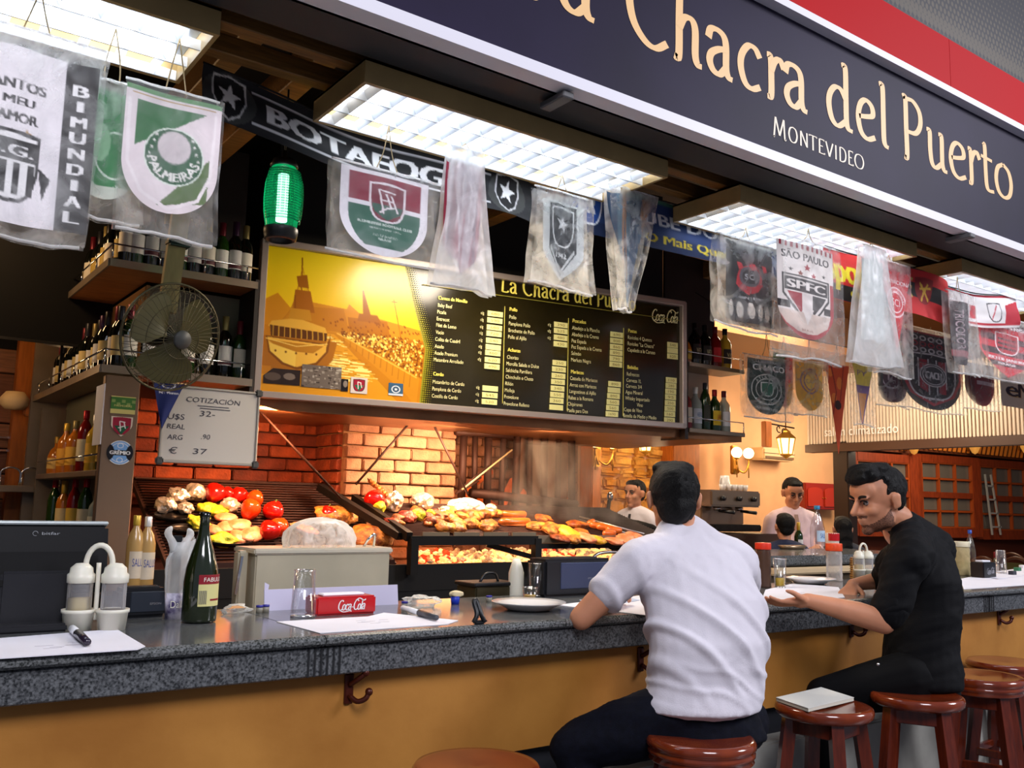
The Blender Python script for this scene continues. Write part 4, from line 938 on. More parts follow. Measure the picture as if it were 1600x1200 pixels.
# photograph on the left part
c = Canvas(250, 235, 'b87414'); c.ky = .88
n_ = 94.0
for k in range(26): c.rect(0, k*2.2, 100, k*2.2+2.4, tuple(np.array([.94, .83, .10])*(1-k/26)+np.array([.92, .72, .10])*(k/26)))
r = random.Random(3)
c.poly([(0, 40), (8, 34), (16, 44), (30, 38), (52, 40), (54, 36), (60, 42), (70, 44), (100, 50), (100, 60), (0, 60)], 'c98418')
c.poly([(24, 42), (50, 40), (52, 58), (24, 58)], 'b87414'); c.poly([(52, 46), (78, 46), (78, 60), (52, 60)], 'a8660f'); c.poly([(62, 46), (64.5, 24), (65.5, 24), (68, 46)], '9a5a10'); c.poly([(60, 42), (72, 42), (74, 48), (58, 48)], '9a5a10')
for k in range(60): x = r.uniform(26, 98); y = r.uniform(47, 57); c.rect(x, y, x+1, y+1.6, '8a4c0c')
c.line([(86, 28), (85, 62)], .7, 'a8660f'); c.line([(84, 30), (88, 30)], .8, 'a8660f')
c.poly([(0, 58), (100, 60), (100, 110), (0, 110)], 'c07a14')
# water and quay
c.poly([(30, 60), (42, 60), (88, 110), (0, 110), (0, 70)], 'd8941c')
for k in range(140):
    y = r.uniform(62, 94); x = r.uniform(max(2, 34-(y-62)), 40+(y-62)*1.1); l = r.uniform(1, 6); c.line([(x, y), (x+l, y+r.uniform(-.4, .4))], .5, r.choice(['f0c850', 'b87414', 'f8e080', 'a8660f']))
for k in range(50):
    y = r.uniform(78, 94); x = r.uniform(36, 60); c.line([(x, y), (x+r.uniform(3, 8), y)], .8, 'fae88a')
c.poly([(42, 58), (46, 58), (98, 86), (98, 110), (90, 100)], 'c8841a'); c.line([(44, 59), (96, 87)], .9, 'e8b040')
for k in range(12): c.line([(48+k*4, 62+k*2.1), (48+k*4, 66+k*2.6)], .5, '9a5a10')
c.poly([(46, 58), (100, 58), (100, 88)], 'a8660f')
for k in range(900):
    x = r.uniform(47, 99); y = r.uniform(57.5, 59+(x-46)*.52); c.ell(x, y, r.uniform(.3, .8), r.uniform(.4, 1.1), r.choice(['e8b040', '7a400a', 'f4d468', '8a4c0c', 'c8841a', '6a340a']))
# ship
c.line([(22, 60), (24, 6)], 1.0, '8a5010')
for k in range(8): c.line([(24, 12+k*3), (14-k, 60)], .25, 'b87414'); c.line([(24, 12+k*3), (34+k*.6, 58)], .25, 'b87414')
c.poly([(19, 30), (29, 30), (31, 46), (17, 46)], 'a05c10'); c.poly([(20, 20), (27, 18), (28, 28), (21, 28)], '9a5a10'); c.line([(19, 34), (19, 70)], 1.0, '8a4c0c')
c.poly([(5, 55), (20, 51), (37, 56), (38, 60), (3, 59)], 'dca63a'); c.poly([(16, 44), (28, 44), (29, 52), (15, 52)], 'c08420'); c.poly([(4, 58), (38, 60), (37, 70), (5, 68)], '5a3008')
for k in range(10): c.line([(6+k*3.3, 58), (6+k*3.3, 69)], .5, 'd8a030')
c.poly([(0, 66), (44, 66), (42, 80), (34, 92), (0, 92)], 'a8660f'); c.poly([(2, 66), (38, 68), (40, 60), (39, 74), (33, 84), (21, 89), (12, 86), (4, 78)], '7a440a'); c.poly([(3, 67), (37, 69), (38, 64), (37.5, 74), (32, 82.5), (21, 87), (13, 84.5), (5, 77)], 'e8b040'); c.poly([(3, 69), (36, 70), (30, 76), (12, 76)], 'b87818')
c.line([(2, 68), (20, 72), (38, 68)], .6, 'f0c860'); c.poly([(4, 71), (20, 76), (20, 87), (13, 84.5), (5, 77)], 'f0c450')
for k in range(5): c.ell(8+k*6, 77-abs(k-2)*.3, .6, .8, '6a3408')
c.rect(0, 88, 6, 94, 'c07a14')
u0 = .018; u1 = bp(668, 560)[0]
gu, gv = np.meshgrid(np.linspace(0, 1, 250), np.linspace(0, 1, 235))
# the right edge of the photo bows outwards
wd = np.interp(gv[:, 0], [0, .25, .6, 1], [bp(632, 425)[0], bp(645, 450)[0], bp(664, 545)[0], bp(655, 625)[0]])-u0
P_ = np.stack([u0+gu*wd[:, None], np.full_like(gu, -.0015-.0), .03+(1-gv)*(BH-.06)], -1)
link('harbour_photo', grid_mesh('harbour_photo', P_, sample(c, gu, gv*.94*100/94), GLOSS_PR), None, board)
# halftone fade of the photo's edge
mb = MB()
for rr in range(64):
    v = .035+rr*(BH-.07)/63
    ue = u0+float(np.interp(1-(v-.03)/(BH-.06), [0, .25, .6, 1], wd[[0, 58, 140, 234]]))
    for k in range(6):
        s_ = .0058*(1-k/6.5); uu = ue+.005+k*.0125
        mb.add([(uu-s_, -.0012, v-s_), (uu+s_, -.0012, v-s_), (uu+s_, -.0012, v+s_), (uu-s_, -.0012, v+s_)], [(0, 1, 2, 3)])
tag(mb.build('halftone_edge', mat('olive_dot', '8a8418', .3), board), kind='stuff')
YL = mat('menu_yellow', 'f3e46a', .35); YW = mat('menu_pale_yellow', 'f6efb4', .35)
def cc(cx, cy): return bp(640+cx*.275, 420+cy*.275)
def line_at(mb, s, cx, cy, hcrop, m=None, bold=False, width=None, sx=.74):
    u, v = cc(cx, cy); h = abs(cc(cx, cy-hcrop/2)[1]-cc(cx, cy+hcrop/2)[1])*.80
    put_text(mb, s, (u, -.0025, v-h/2), (1, 0, 0), (0, 0, 1), h, width=width, sx=sx)
    if bold: put_text(mb, s, (u+.0035, -.0027, v-h/2), (1, 0, 0), (0, 0, 1), h, width=width, sx=sx)
heads = [('Carnes de Novillo', 162, 163), ('Cerdo', 133, 595), ('Pollo', 567, 228), ('Achuras', 556, 458), ('Pescados', 925, 293), ('Mariscos', 915, 583), ('Pastas', 1240, 350), ('Bebidas', 1236, 557)]
for s, x, y in heads:
    mb = MB(); line_at(mb, s, x, y, 27, bold=True, sx=.80); mb.build('heading', YL, board)
items = [('Baby Beef', 160, 205), ('Picaña', 157, 243), ('Entrecot', 154, 282), ('Filet de Lomo', 151, 318), ('Vacío', 148, 358), ('Colita de Cuadril', 145, 398), ('Asado', 142, 438), ('Asado Premium', 140, 476), ('Matambre Arrollado', 137, 514), ('Matambrito de Cerdo', 131, 640), ('Pamplona de Cerdo', 129, 680), ('Costilla de Cerdo', 126, 720),
 ('Pollo', 566, 272), ('Pamplona Pollo', 563, 309), ('Brochette de Pollo', 561, 347), ('Pollo al Ajillo', 559, 385), ('Chorizo', 553, 500), ('Morcilla Salada o Dulce', 550, 537), ('Salchicha Parrillera', 547, 574), ('Chinchulín o Choto', 545, 612), ('Riñón', 543, 650), ('Molleja', 540, 688), ('Provolone', 537, 725), ('Provolone Relleno', 534, 764),
 ('Abadejo a la Plancha', 922, 333), ('Abadejo a la Crema', 921, 370), ('Pez Espada', 920, 407), ('Pez Espada a la Crema', 919, 441), ('Salmón', 918, 478), ('Merluza Negra', 917, 515), ('Cazuela de Mariscos', 911, 620), ('Arroz con Mariscos', 909, 657), ('Langostinos al Ajillo', 907, 694), ('Rabas a la Romana', 902, 730), ('Chipirones', 898, 766), ('Paella para Dos', 895, 802),
 ('Ravioles 4 Quesos', 1239, 388), ('Ravioles "La Chacra"', 1238, 423), ('Capeletis a la Caruso', 1237, 458), ('Refrescos', 1233, 596), ('Cerveza 1L', 1231, 631), ('Cerveza 3/4', 1229, 664), ('Agua Mineral', 1226, 698), ('Whisky Importado', 1224, 733), ('Vino', 1290, 772), ('Copa de Vino', 1218, 798), ('Botella de Medio y Medio', 1214, 832)]
for s, x, y in items:
    mb = MB(); line_at(mb, s, x, y, 27); mb.build('menu_line', YW, board)
slips = []
for k, y in enumerate((257, 295, 335, 370, 410, 447, 480, 520, 557)): slips.append((442-k*2.3, 528-k*2.3, y, ['680', '590', '680', '720', '540', '', '460', '620', '490'][k]))
for k, y in enumerate((682, 720, 758)): slips.append((413-k*2.5, 500-k*2.5, y, ['', '545', '520'][k]))
for k, y in enumerate((320, 355, 393, 430)): slips.append((820-k*1, 896-k*1, y, ['390', '525', '480', '430'][k]))
for k, y in enumerate((537, 573, 610, 645, 682, 718, 752, 790)): slips.append((811-k*2.6, 888-k*2.6, y, ['250', '230', '260', '350', '340', '550', '360', ''][k]))
for k, y in enumerate((376, 411, 446, 479, 513, 546)): slips.append((1140-k, 1210-k, y, ['690', '800', '860', '890', '790', '860'][k]))
for k, y in enumerate((657, 692, 725, 760, 793, 828)): slips.append((1128-k*3, 1198-k*3, y, ['890', '', '890', '560', '560', '1690'][k]))
for k, y in enumerate((435, 467, 500)): slips.append((1463, 1522, y, ['540', '', '620'][k]))
for k, y in enumerate((635, 667, 700, 732, 765, 797, 829, 863)): slips.append((1455-k*1.4, 1515-k*1.4, y, ['110', '280', '190', '95', '250', '500', '160', '290'][k]))
SLIP = mat('price_slip', 'f2ecA0', .5)
for xa, xb, y, s in slips:
    ua, v = cc(xa, y-5); ub, _ = cc(xb, y); h = abs(cc(xa, y-15)[1]-cc(xa, y+15)[1])
    o = MB().box(((ua+ub)/2, -.003, v), (ub-ua, .004, h)).build('price_slip', SLIP, board)
    if s:
        mb = MB(); put_text(mb, s, ((ua+ub)/2, -.0056, v-h*.24), (1, 0, 0), (0, 0, 1), h*.48, width=(ub-ua)*.55, anchor='c'); mb.build('price', mat('pencil_olive', '9a8a3a', .7), o)
for k, y in enumerate((257, 295, 335, 370, 410, 447, 480, 520)): mb = MB(); line_at(mb, 'c/g', 404-k*2.4, y-8, 22); mb.build('menu_line', YW, board)
for k, y in enumerate((682, 720, 758)): mb = MB(); line_at(mb, 'c/g', 378-k*2.5, y-10, 22); mb.build('menu_line', YW, board)
for k, y in enumerate((320, 355, 393)): mb = MB(); line_at(mb, 'c/g', 785-k, y-4, 22); mb.build('menu_line', YW, board)
for xa, ya, xb, yb in ((550, 215, 517, 765), (911, 282, 885, 805), (1227, 338, 1200, 835)):
    u, v = cc(xa, ya); u2, v2 = cc(xb, yb); MB().bar(((u+u2)/2, -.002, v), ((u+u2)/2, -.002, v2), .003, .002, up=(0, 1, 0)).build('divider', YL, board)
ua, va = bp(770, 460); ub, vb = cc(1545, 335); MB().bar((bp(660, 440)[0], -.002, va), (ub, -.002, va), .005, .002, up=(0, 1, 0)).build('divider', mat('olive_rule', '8a8030', .4), board)
# title in the sign's letters
ua, va = cc(515, 130); ub, vb = cc(1285, 270); tw = ub-ua
txt = 'La Chacra del Puerto'; tot = sum(GL[ch][0]+.03 if ch != ' ' else .30 for ch in txt); kx = tw/tot
hz = abs(cc(520, 38)[1]-cc(520, 132)[1]); x = 0; mb = MB(); v0 = va
for ch in txt:
    if ch == ' ': x += .30; continue
    qs = []
    for path in GL[ch][1]: qs += ribbon(path, .13, .07)
    x0 = x; put_quads(mb, qs, lambda a, b: Vector((ua+(x0+a)*kx, -.0028, v0+b*hz))); x += GL[ch][0]+.03
mb.build('title', YL, board)
# cola script logo, sheared strokes with a swash
def cola(mb, u0, v0, w, h, fn, m=1.0):
    x = 0; seq = 'Coca-Cola'; tot = sum(GL[ch][0] for ch in seq)*.92; k = w/tot
    for ch in seq:
        qs = []
        for path in GL[ch][1]: qs += ribbon(path, .15, .07)
        x0 = x; put_quads(mb, qs, lambda a, b: fn(u0+(x0+a+b*.22)*k, v0+b*h)); x += GL[ch][0]*.92
    for pts in ([(.30, .0), (.9, -.20), (1.7, -.10), (2.0, -.16)], [(2.55, 1.0), (3.1, 1.25), (3.7, 1.0), (4.0, 1.12)]):
        put_quads(mb, ribbon(pts, .16, .09), lambda a, b: fn(u0+a*k, v0+b*h))
ua, va = cc(1372, 290); ub, vb = cc(1520, 310); hh = abs(cc(1400, 235)[1]-cc(1400, 300)[1])
mb = MB(); cola(mb, ua, va, (ub-ua), hh*.9, lambda a, b: Vector((a, -.0028, b))); mb.build('script_logo', YW, board)
# pictures and stickers along the foot of the board
def patch(name, px0, px1, py0, py1, cvs, off=.004, shape=None):
    ua, va = bp(px0, py0); ub, vb = bp(px1, py1); nx, nz = cvs.w, cvs.h
    gu, gv = np.meshgrid(np.linspace(0, 1, nx), np.linspace(0, 1, nz))
    if shape: lr = np.array([shape(t) for t in np.linspace(0, 1, nz)]); gu2 = lr[:, 0:1]+(lr[:, 1:2]-lr[:, 0:1])*gu
    else: gu2 = gu
    P_ = np.stack([ua+(ub-ua)*gu2, np.full_like(gu, -off), va+(vb-va)*gv], -1)
    return link(name, grid_mesh(name, P_, sample(cvs, gu2, gv), GLOSS_PR), None, board)
c = Canvas(60, 34, '2a1c16'); c.ell(25, 30, 22, 14, '5a4a40'); c.ell(70, 26, 16, 12, '7a6a60')
patch('snapshot', 412, 468, 574, 603, c, .005, lambda t: (max(0, .25-t*.5), 1-.0*t))
c = Canvas(70, 42, '6e625a'); 
r = random.Random(9)
for k in range(90): x = r.uniform(0, 96); y = r.uniform(0, 58); c.rect(x, y, x+r.uniform(2, 9), y+r.uniform(1, 6), r.choice(['8a7e74', '4e443e', '9a9086', '3a322e', 'b0a69c']))
patch('snapshot', 472, 532, 569, 609, c, .005)
c = Canvas(24, 36, '1a1416'); c.ell(60, 60, 30, 40, '8a7e74'); patch('snapshot', 533, 543, 592, 612, c, .005)
c = Canvas(50, 50, 'd8ccc8'); c.shield(50, 50, 70, 74, '3a1c20'); c.shield(50, 50, 62, 66, '9c2036'); c.poly([(22, 48), (78, 48), (50, 84)], '1f6b4a'); c.line([(42, 28), (46, 70)], 5, 'f0e6e4'); c.line([(42, 28), (62, 34)], 5, 'f0e6e4'); c.line([(58, 30), (66, 62)], 5, 'f0e6e4')
patch('crest_sticker', 548, 573, 589, 616, c, .005)
c = Canvas(40, 40, '3a5a78'); c.ell(50, 50, 30, 30, 'c8d4e0'); c.ell(50, 50, 22, 22, '2a4a6a'); c.star(50, 50, 14, 'e8ecf0'); c.rect(0, 84, 100, 100, 'c8d4e0')
patch('round_sticker', 607, 629, 598, 619, c, .005)

# ------------------------------------------------------------------ currency whiteboard
wb0 = at(248, 718, Y=4.40); wb1 = at(398, 718, Y=4.40); wbt = at(254, 600, Y=4.40)
ww = wb1.x-wb0.x; wh = wbt.z-wb0.z
wbd = thing('whiteboard', 'whiteboard of handwritten exchange rates headed COTIZACIÓN', 'whiteboard', (wb0.x, 4.40, wb0.z-.005), 0)
MB().box((ww/2, 0, wh/2), (ww, .012, wh)).build('panel', mat('whiteboard_gloss', 'c9c2b8', .12, spec=.8), wbd)
for c_, s_ in (((ww/2, -.002, 0), (ww, .02, .016)), ((ww/2, -.002, wh), (ww, .02, .012)), ((0, -.002, wh/2), (.012, .02, wh)), ((ww, -.002, wh/2), (.012, .02, wh))): MB().box(c_, s_, bev=.003).build('frame_bar', mat('board_frame', 'b0a89c', .4, .3), wbd)
for cx_, cz_ in ((0, 0), (ww, 0), (ww, wh)): MB().box((cx_, -.006, cz_), (.035, .024, .035), bev=.006).build('corner_cap', mat('corner_grey', '4a4844', .5), wbd)
INK = mat('marker_ink', '3a3640', .5)
for s, px, py, hpx, wpx in (('COTIZACIÓN', 291, 627, 8, 84), ('U$S', 262, 654, 9, 26), ('32-', 312, 650, 9, 24), ('REAL', 261, 669, 8, 28), ('ARG', 261, 686, 8, 24), ('.90', 314, 686, 8, 14), ('€', 263, 708, 10, 13), ('37', 301, 709, 9, 22)):
    p = at(px, py, Y=4.39); q = at(px+wpx, py, Y=4.39); k = (at(px, py-hpx, Y=4.39).z-p.z)
    mb = MB(); put_text(mb, s, (p.x-wb0.x, -.0075, p.z-wb0.z+.005), (1, 0, 0), (0, 0, 1), k, width=q.x-p.x, shear=.12); mb.build('handwriting', INK, wbd)
for a, b in (((309, 632), (358, 636)), ((313, 636), (360, 640))):
    p = at(a[0], a[1], Y=4.39); q = at(b[0], b[1], Y=4.39); MB().bar((p.x-wb0.x, -.007, p.z-wb0.z), (q.x-wb0.x, -.007, q.z-wb0.z), .003, .002, up=(0, 1, 0)).build('underline', INK, wbd)
# small blue triangular pennant on the whiteboard
A = at(240, 600, Y=4.36); B = at(288, 600, Y=4.36); Cc = at(252, 675, Y=4.36)
t = thing('pennant', 'small dark blue triangular pennant over the whiteboard corner', 'pennant', ((A.x+B.x)/2, 4.36, A.z+.01))
c = Canvas(80, 110, '1c2a6a'); c.ell(50, 6, 22, 10, 'd8dce8', .8); c.text('FC Porto', 52, 28, 9, 'e8e8f0', width=62, bold=.6)
nx, nz = 50, 60; S, T = np.meshgrid(np.linspace(0, 1, nx), np.linspace(0, 1, nz)); w_ = B.x-A.x; xx = (1-T)*(S-.5)*w_+T*(Cc.x-(A.x+B.x)/2)
link('cloth', grid_mesh('cloth', np.stack([xx, .004*np.sin(S*5+T*4), -T*(A.z-Cc.z)], -1), sample(c, .5+(S-.5)*(1-T)-.12*T, T*1.0), WHITE_PR), None, t)
MB().cyl((-w_/2-.01, 0, .002), (w_/2+.01, 0, .002), .004, n=8).build('rod', CORD, t)
# ------------------------------------------------------------------ bottle shelves, left
UZ, MZ, LZ, BZ2 = 2.575, 2.085, 1.615, 1.27
SHX0, SHX1, SHY0, SHY1 = .905, 1.125, 4.40, 6.15
shelf = thing('bottle_shelf', 'corner bottle shelving unit left of the grill', 'shelf', (0, 0, 0))
for nm, z in (('upper_shelf', UZ), ('middle_shelf', MZ)):
    MB().prism([(SHX0, SHY0), (1.60, SHY0), (1.60, 4.62), (SHX1, 4.62), (SHX1, SHY1), (SHX0, SHY1)], .032, ((1, 0, 0), (0, 1, 0), (0, 0, 1)), (0, 0, z-.032)).build(nm, SHELFW if z == UZ else SHELFM, shelf)
    mb = MB(); mb.box(((SHX0+1.60)/2, SHY0-.004, z-.016), (1.60-SHX0, .008, .036)); mb.box((SHX0-.004, (SHY0+SHY1)/2, z-.016), (.008, SHY1-SHY0, .036)); mb.build('shelf_edge', SHELFM, shelf)
    mb = MB(); mb.tube([(1.60, SHY0+.01, z+.075), (SHX0+.012, SHY0+.01, z+.075), (SHX0+.012, SHY1, z+.075)], .0045, 8); 
    for q in range(6): mb.cyl((SHX0+.012, SHY0+.01+(SHY1-SHY0)*q/5.2, z), (SHX0+.012, SHY0+.01+(SHY1-SHY0)*q/5.2, z+.075), .004, n=6)
    for q in range(1, 4): mb.cyl((SHX0+.012+.21*q, SHY0+.01, z), (SHX0+.012+.21*q, SHY0+.01, z+.075), .004, n=6)
    mb.build('guard_rail', CHROME, shelf)
for z in (LZ, BZ2): MB().box((.985, 5.19, z-.014), (.13, 1.55, .028), bev=.003).build('lower_shelf', SHELFM, shelf)
mb = MB(); mb.tube([(.925, 4.42, LZ+.07), (.925, 5.95, LZ+.07)], .004, 8); mb.build('guard_rail', CHROME, shelf)
MB().box((SHX1+.008, 5.38, 2.30), (.016, 1.54, .45)).build('back_panel', mat('lamplit_shelf_back', '9c7040', .5), shelf)  # orange lamplight on this panel is put into its colour
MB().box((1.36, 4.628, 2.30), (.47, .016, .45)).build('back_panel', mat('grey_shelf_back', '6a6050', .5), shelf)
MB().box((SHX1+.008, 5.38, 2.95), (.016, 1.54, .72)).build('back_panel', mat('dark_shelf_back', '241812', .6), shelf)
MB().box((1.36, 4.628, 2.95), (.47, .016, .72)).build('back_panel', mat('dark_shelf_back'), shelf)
MB().box((1.065, 5.2, 1.5), (.016, 1.55, 1.15)).build('back_panel', mat('shelf_side_green', '5c5a48', .5), shelf)
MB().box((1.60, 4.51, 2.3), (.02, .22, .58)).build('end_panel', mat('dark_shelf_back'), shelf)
MB().box((.99, 6.18, 1.85), (.20, .04, 1.9)).build('end_panel', SHELFM, shelf)
MB().box((.97, 5.98, 1.45), (.09, .03, 1.1)).build('end_panel', SHELFM, shelf)
colm = MB().box((.998, 4.40, 1.02), (.15, .05, 2.04), bev=.004).build('column', mat('bronze_panel', '8a6f58', .35, .5, noise=.06, nscale=3), shelf)
def col_patch(name, px0, px1, py0, py1, cvs, shape=None, lbl=None):
    A = at(px0, py0, Y=4.372); B = at(px1, py1, Y=4.372); nx, nz = cvs.w, cvs.h
    gu, gv = np.meshgrid(np.linspace(0, 1, nx), np.linspace(0, 1, nz))
    g2 = gu
    if shape: lr = np.array([shape(t) for t in np.linspace(0, 1, nz)]); g2 = lr[:, 0:1]+(lr[:, 1:2]-lr[:, 0:1])*gu
    A.x, B.x = (A.x+B.x)/2-abs(px1-px0)*.00143, (A.x+B.x)/2+abs(px1-px0)*.00143
    P_ = np.stack([A.x+(B.x-A.x)*g2, np.full_like(gu, 4.3725), A.z+(B.z-A.z)*gv], -1)
    o = link(name, grid_mesh(name, P_, sample(cvs, g2, gv), GLOSS_PR), None, shelf)
    if lbl: o['label'] = lbl
c = Canvas(60, 42, 'd8c87a'); c.rect(0, 4, 100, 52, '4a7a3a'); 
for k in range(5): c.rect(4+k*20, 14+(k % 2)*12, 18+k*20, 26+(k % 2)*12, '8aa05a')
c.text('PALMEIRAS', 50, 38, 8, 'd8c87a', width=70)
col_patch('sticker', 174, 211, 618, 648, c, None, 'green and yellow sticker')
c = Canvas(50, 54, 'e0d0bc'); c.shield(50, 52, 84, 92, '9c2036'); c.poly([(14, 50), (86, 50), (50, 98)], '1f5b3a'); c.line([(40, 26), (46, 78)], 5, 'f0e6e4'); c.line([(40, 26), (64, 30)], 5, 'f0e6e4'); c.line([(60, 32), (68, 62)], 5, 'f0e6e4'); c.line([(34, 62), (62, 50)], 5, 'f0e6e4')
col_patch('sticker', 174, 206, 650, 683, c, lambda t: (sh_point(t, .6)), 'maroon and green shield sticker')
c = Canvas(60, 60, 'e8e4e0'); c.ell(50, 50, 46, 46, '7aa8dc'); c.ell(50, 50, 40, 40, 'e8e4e0', .94); c.ell(4, 50, 24, 34, '1a1618'); c.ell(96, 50, 24, 34, '1a1618'); c.rect(8, 40, 92, 62, '1a1618'); c.text('GRÊMIO', 50, 50, 15, 'f2f0ee', width=76, bold=1); c.ell(50, 22, 12, 10, 'f2f0ee', .8); c.ell(50, 80, 12, 10, 'f2f0ee', .8)
col_patch('sticker', 168, 207, 687, 727, c, lambda t: (.5-math.sqrt(max(0, .25-(t-.5)**2)), .5+math.sqrt(max(0, .25-(t-.5)**2))), 'round blue, black and white sticker')
p = MB().box((.915, 4.42, 1.86), (.004, .16, .27)).build('notice_sheet', PAPER); tag(p, 'white paper sheet hanging beside the sticker column', 'paper')

# bottles
DG = mat('dark_wine_glass', '0d0f0a', .08, spec=.8); GG = mat('green_bottle_glass', '1f3a12', .08, spec=.8); AMB = mat('amber_spirit', 'b4661a', .1, spec=.8); CLR = mat('pale_spirit', 'a8b0a4', .08, spec=.8, alpha=.75)
REDG = mat('red_spirit', '7a1410', .1); YEL = mat('yellow_spirit', 'c8a030', .12)
def lathe_bottle(prof, n=14): return MB().lathe(prof, n=n)
PROF = {
 'wine': [(.0, 0), (.034, 0), (.0370, .006), (.0370, .185), (.031, .212), (.0155, .235), (.0138, .25), (.0135, .290), (.0155, .292), (.0155, .305), (.0, .306)],
 'spirit': [(.0, 0), (.040, 0), (.0415, .006), (.0415, .165), (.036, .185), (.0165, .215), (.0145, .225), (.0145, .262), (.0, .263)],
 'tall': [(.0, 0), (.033, 0), (.0350, .006), (.0350, .20), (.027, .235), (.0135, .262), (.0125, .30), (.0, .301)],
 'squat': [(.0, 0), (.044, 0), (.046, .008), (.046, .10), (.034, .135), (.0145, .155), (.0135, .20), (.0, .201)],
}
CAPZ = {'wine': (.0165, .238, .308), 'spirit': (.0165, .232, .275), 'tall': (.0150, .270, .312), 'squat': (.016, .175, .212)}
LBZ = {'wine': (.0376, .065, .160), 'spirit': (.0421, .040, .135), 'tall': (.0356, .055, .165), 'squat': (.0466, .03, .09)}
_BM = {}
def shared(key, fn, m):
    if key not in _BM:
        me = fn().mesh(key[0]); me.materials.append(m); _BM[key] = me
    return _BM[key]
def label_arc(r, z0, z1, a0=-2.6, a1=-.2, n=12):
    mb = MB(); vs = []
    for z in (z0, z1):
        for k in range(n+1): a = a0+(a1-a0)*k/n; vs.append((r*math.cos(a), r*math.sin(a), z))
    mb.add(vs, [(k, k+1, n+2+k, n+1+k) for k in range(n)], True); return mb
def bottle(kind, glass, capc, labc, loc, label, group, s=1.0, word=None, wcol='2a2420', name='bottle', rz=0.0, band=None):
    t = thing(name, label, 'bottle', loc, rz, group)
    o = link('glass_body', shared(('glass_body', kind, glass.name), lambda: lathe_bottle(PROF[kind]), glass), None, t); o.scale = (s, s, s)
    r, a, b = CAPZ[kind]; cm = mat('foil_'+capc, capc, .35, .4)
    o = link('cap', shared(('cap', kind, capc), lambda: MB().lathe([(r*.98, a), (r, a+.002), (r, b-.002), (r*.9, b), (0, b)], n=12), cm), None, t); o.scale = (s, s, s)
    if labc:
        r, a, b = LBZ[kind]; lm = mat('label_'+labc, labc, .6, noise=.05, nscale=30)
        lo = link('paper_label', shared(('paper_label', kind, labc), lambda: label_arc(r, a, b), lm), None, t); lo.scale = (s, s, s)
        if word:
            mb = MB(); v, tr, w = text_tris(word); hh = (b-a)*.30; ww_ = min(.055, w*hh/.72*.8)
            k = ww_/w
            pts = []
            for x, y in v:
                th = -1.45+(x*k-ww_/2)/(r+.001)
                pts.append(((r+.0008)*math.cos(th), (r+.0008)*math.sin(th), a+(b-a)*.45+y*hh/.72))
            mb.add(pts, [tuple(f) for f in tr]); mb.build('label_print', mat('ink_'+wcol, wcol, .6), lo)
        if band:
            mb = label_arc(r+.0006, a+(b-a)*.05, a+(b-a)*.25); mb.build('label_band', mat('band_'+band, band, .6), lo)
    return t
rr = random.Random(12)
caps = ['1c1a1c', '6a1826', '2a2a30', '8a7a4a', '1c1a1c', '3a1c3a']
labs = ['d8d0c4', 'e4dccb', 'c9b070', 'e8e4dc', 'b89a40', 'd0ccc8']
def desc_cap(c_): return {'1c1a1c': 'black', '6a1826': 'wine-red', '2a2a30': 'grey-black', '8a7a4a': 'gold', '3a1c3a': 'purple', 'b01820': 'red', 'c9a23a': 'gold', 'e0dcd4': 'white', '204a2a': 'green'}.get(c_, 'dark')
def desc_lab(l): return {'d8d0c4': 'off-white', 'e4dccb': 'cream', 'c9b070': 'tan', 'e8e4dc': 'white', 'b89a40': 'gold', 'd0ccc8': 'pale grey'}.get(l, 'pale')
for z, row, n in ((UZ, 'upper', 13), (MZ, 'middle', 14)):
    for k in range(n):
        y = 4.52+k*(5.98-4.52)/(n-1); cpc = caps[(k*5+n) % 6]; lb = labs[(k*3+n) % 6]
        bottle('wine', DG, cpc, lb, (1.0+rr.uniform(-.012, .012), y, z), 'wine bottle, %s cap, %s label, %s from corner on %s side shelf' % (desc_cap(cpc), desc_lab(lb), ORD[k], row), 'wine bottles on the %s left side shelf' % row, s=rr.uniform(.97, 1.04), rz=-.9)
for z, row, n in ((UZ, 'upper', 9), (MZ, 'middle', 7)):
    for k in range(n):
        x = 1.02+k*(1.56-1.02)/(n-1)+.02; 
        if row == 'middle' and k in (2,): continue
        cpc = caps[(k*4+1) % 6]; lb = labs[(k*2+n) % 6]
        bottle('wine', DG if k % 3 else GG, cpc, lb, (min(x, 1.565), 4.51, z), 'wine bottle, %s label, %s from the corner on the %s front shelf' % (desc_lab(lb), ORD[k], row), 'wine bottles on the %s front shelf' % row, s=rr.uniform(.98, 1.05), rz=0, band='5a2430' if k % 2 else None)
sp = [('squat', AMB, 'b08a3a', 'd8b060', 118), ('spirit', AMB, 'c9a23a', 'd89a30', 121), ('spirit', AMB, '8a7a4a', 'e0a838', 129), ('tall', REDG, 'b01820', 'd8c8a0', 138), ('spirit', YEL, 'e0dcd4', 'e8b030', 146), ('spirit', GG, '1c1a1c', 'c8a040', 153)]
for k, (kd, g, cp, lb, px) in enumerate(sp):
    y = 5.75-k*.24; bottle(kd, g, cp, lb, (.985, y, LZ), 'spirit bottle on the lower side shelf, %s from the far end' % ORD[k], 'spirit bottles on the lower side shelf', rz=-.9, s=1.0)
sp = [('tall', GG, 'b01820', None, 98), ('wine', AMB, 'c9a23a', 'e0c890', 108), ('tall', REDG, 'b01820', 'd8b040', 120), ('tall', GG, 'b01820', 'd8c8a0', 135), ('spirit', CLR, '1c1a1c', 'd8d0b0', 147)]
for k, (kd, g, cp, lb, px) in enumerate(sp):
    y = 5.70-k*.27; bottle(kd, g, cp, lb, (.985, y, BZ2), '%s bottle on the lowest visible side shelf, %s from the far end' % (['green, red-capped', 'amber, gold-capped', 'dark red, gold-labelled', 'green, red-capped cream-labelled', 'clear, black-capped'][k], ORD[k]), 'bottles on the lowest side shelf', rz=-.9)
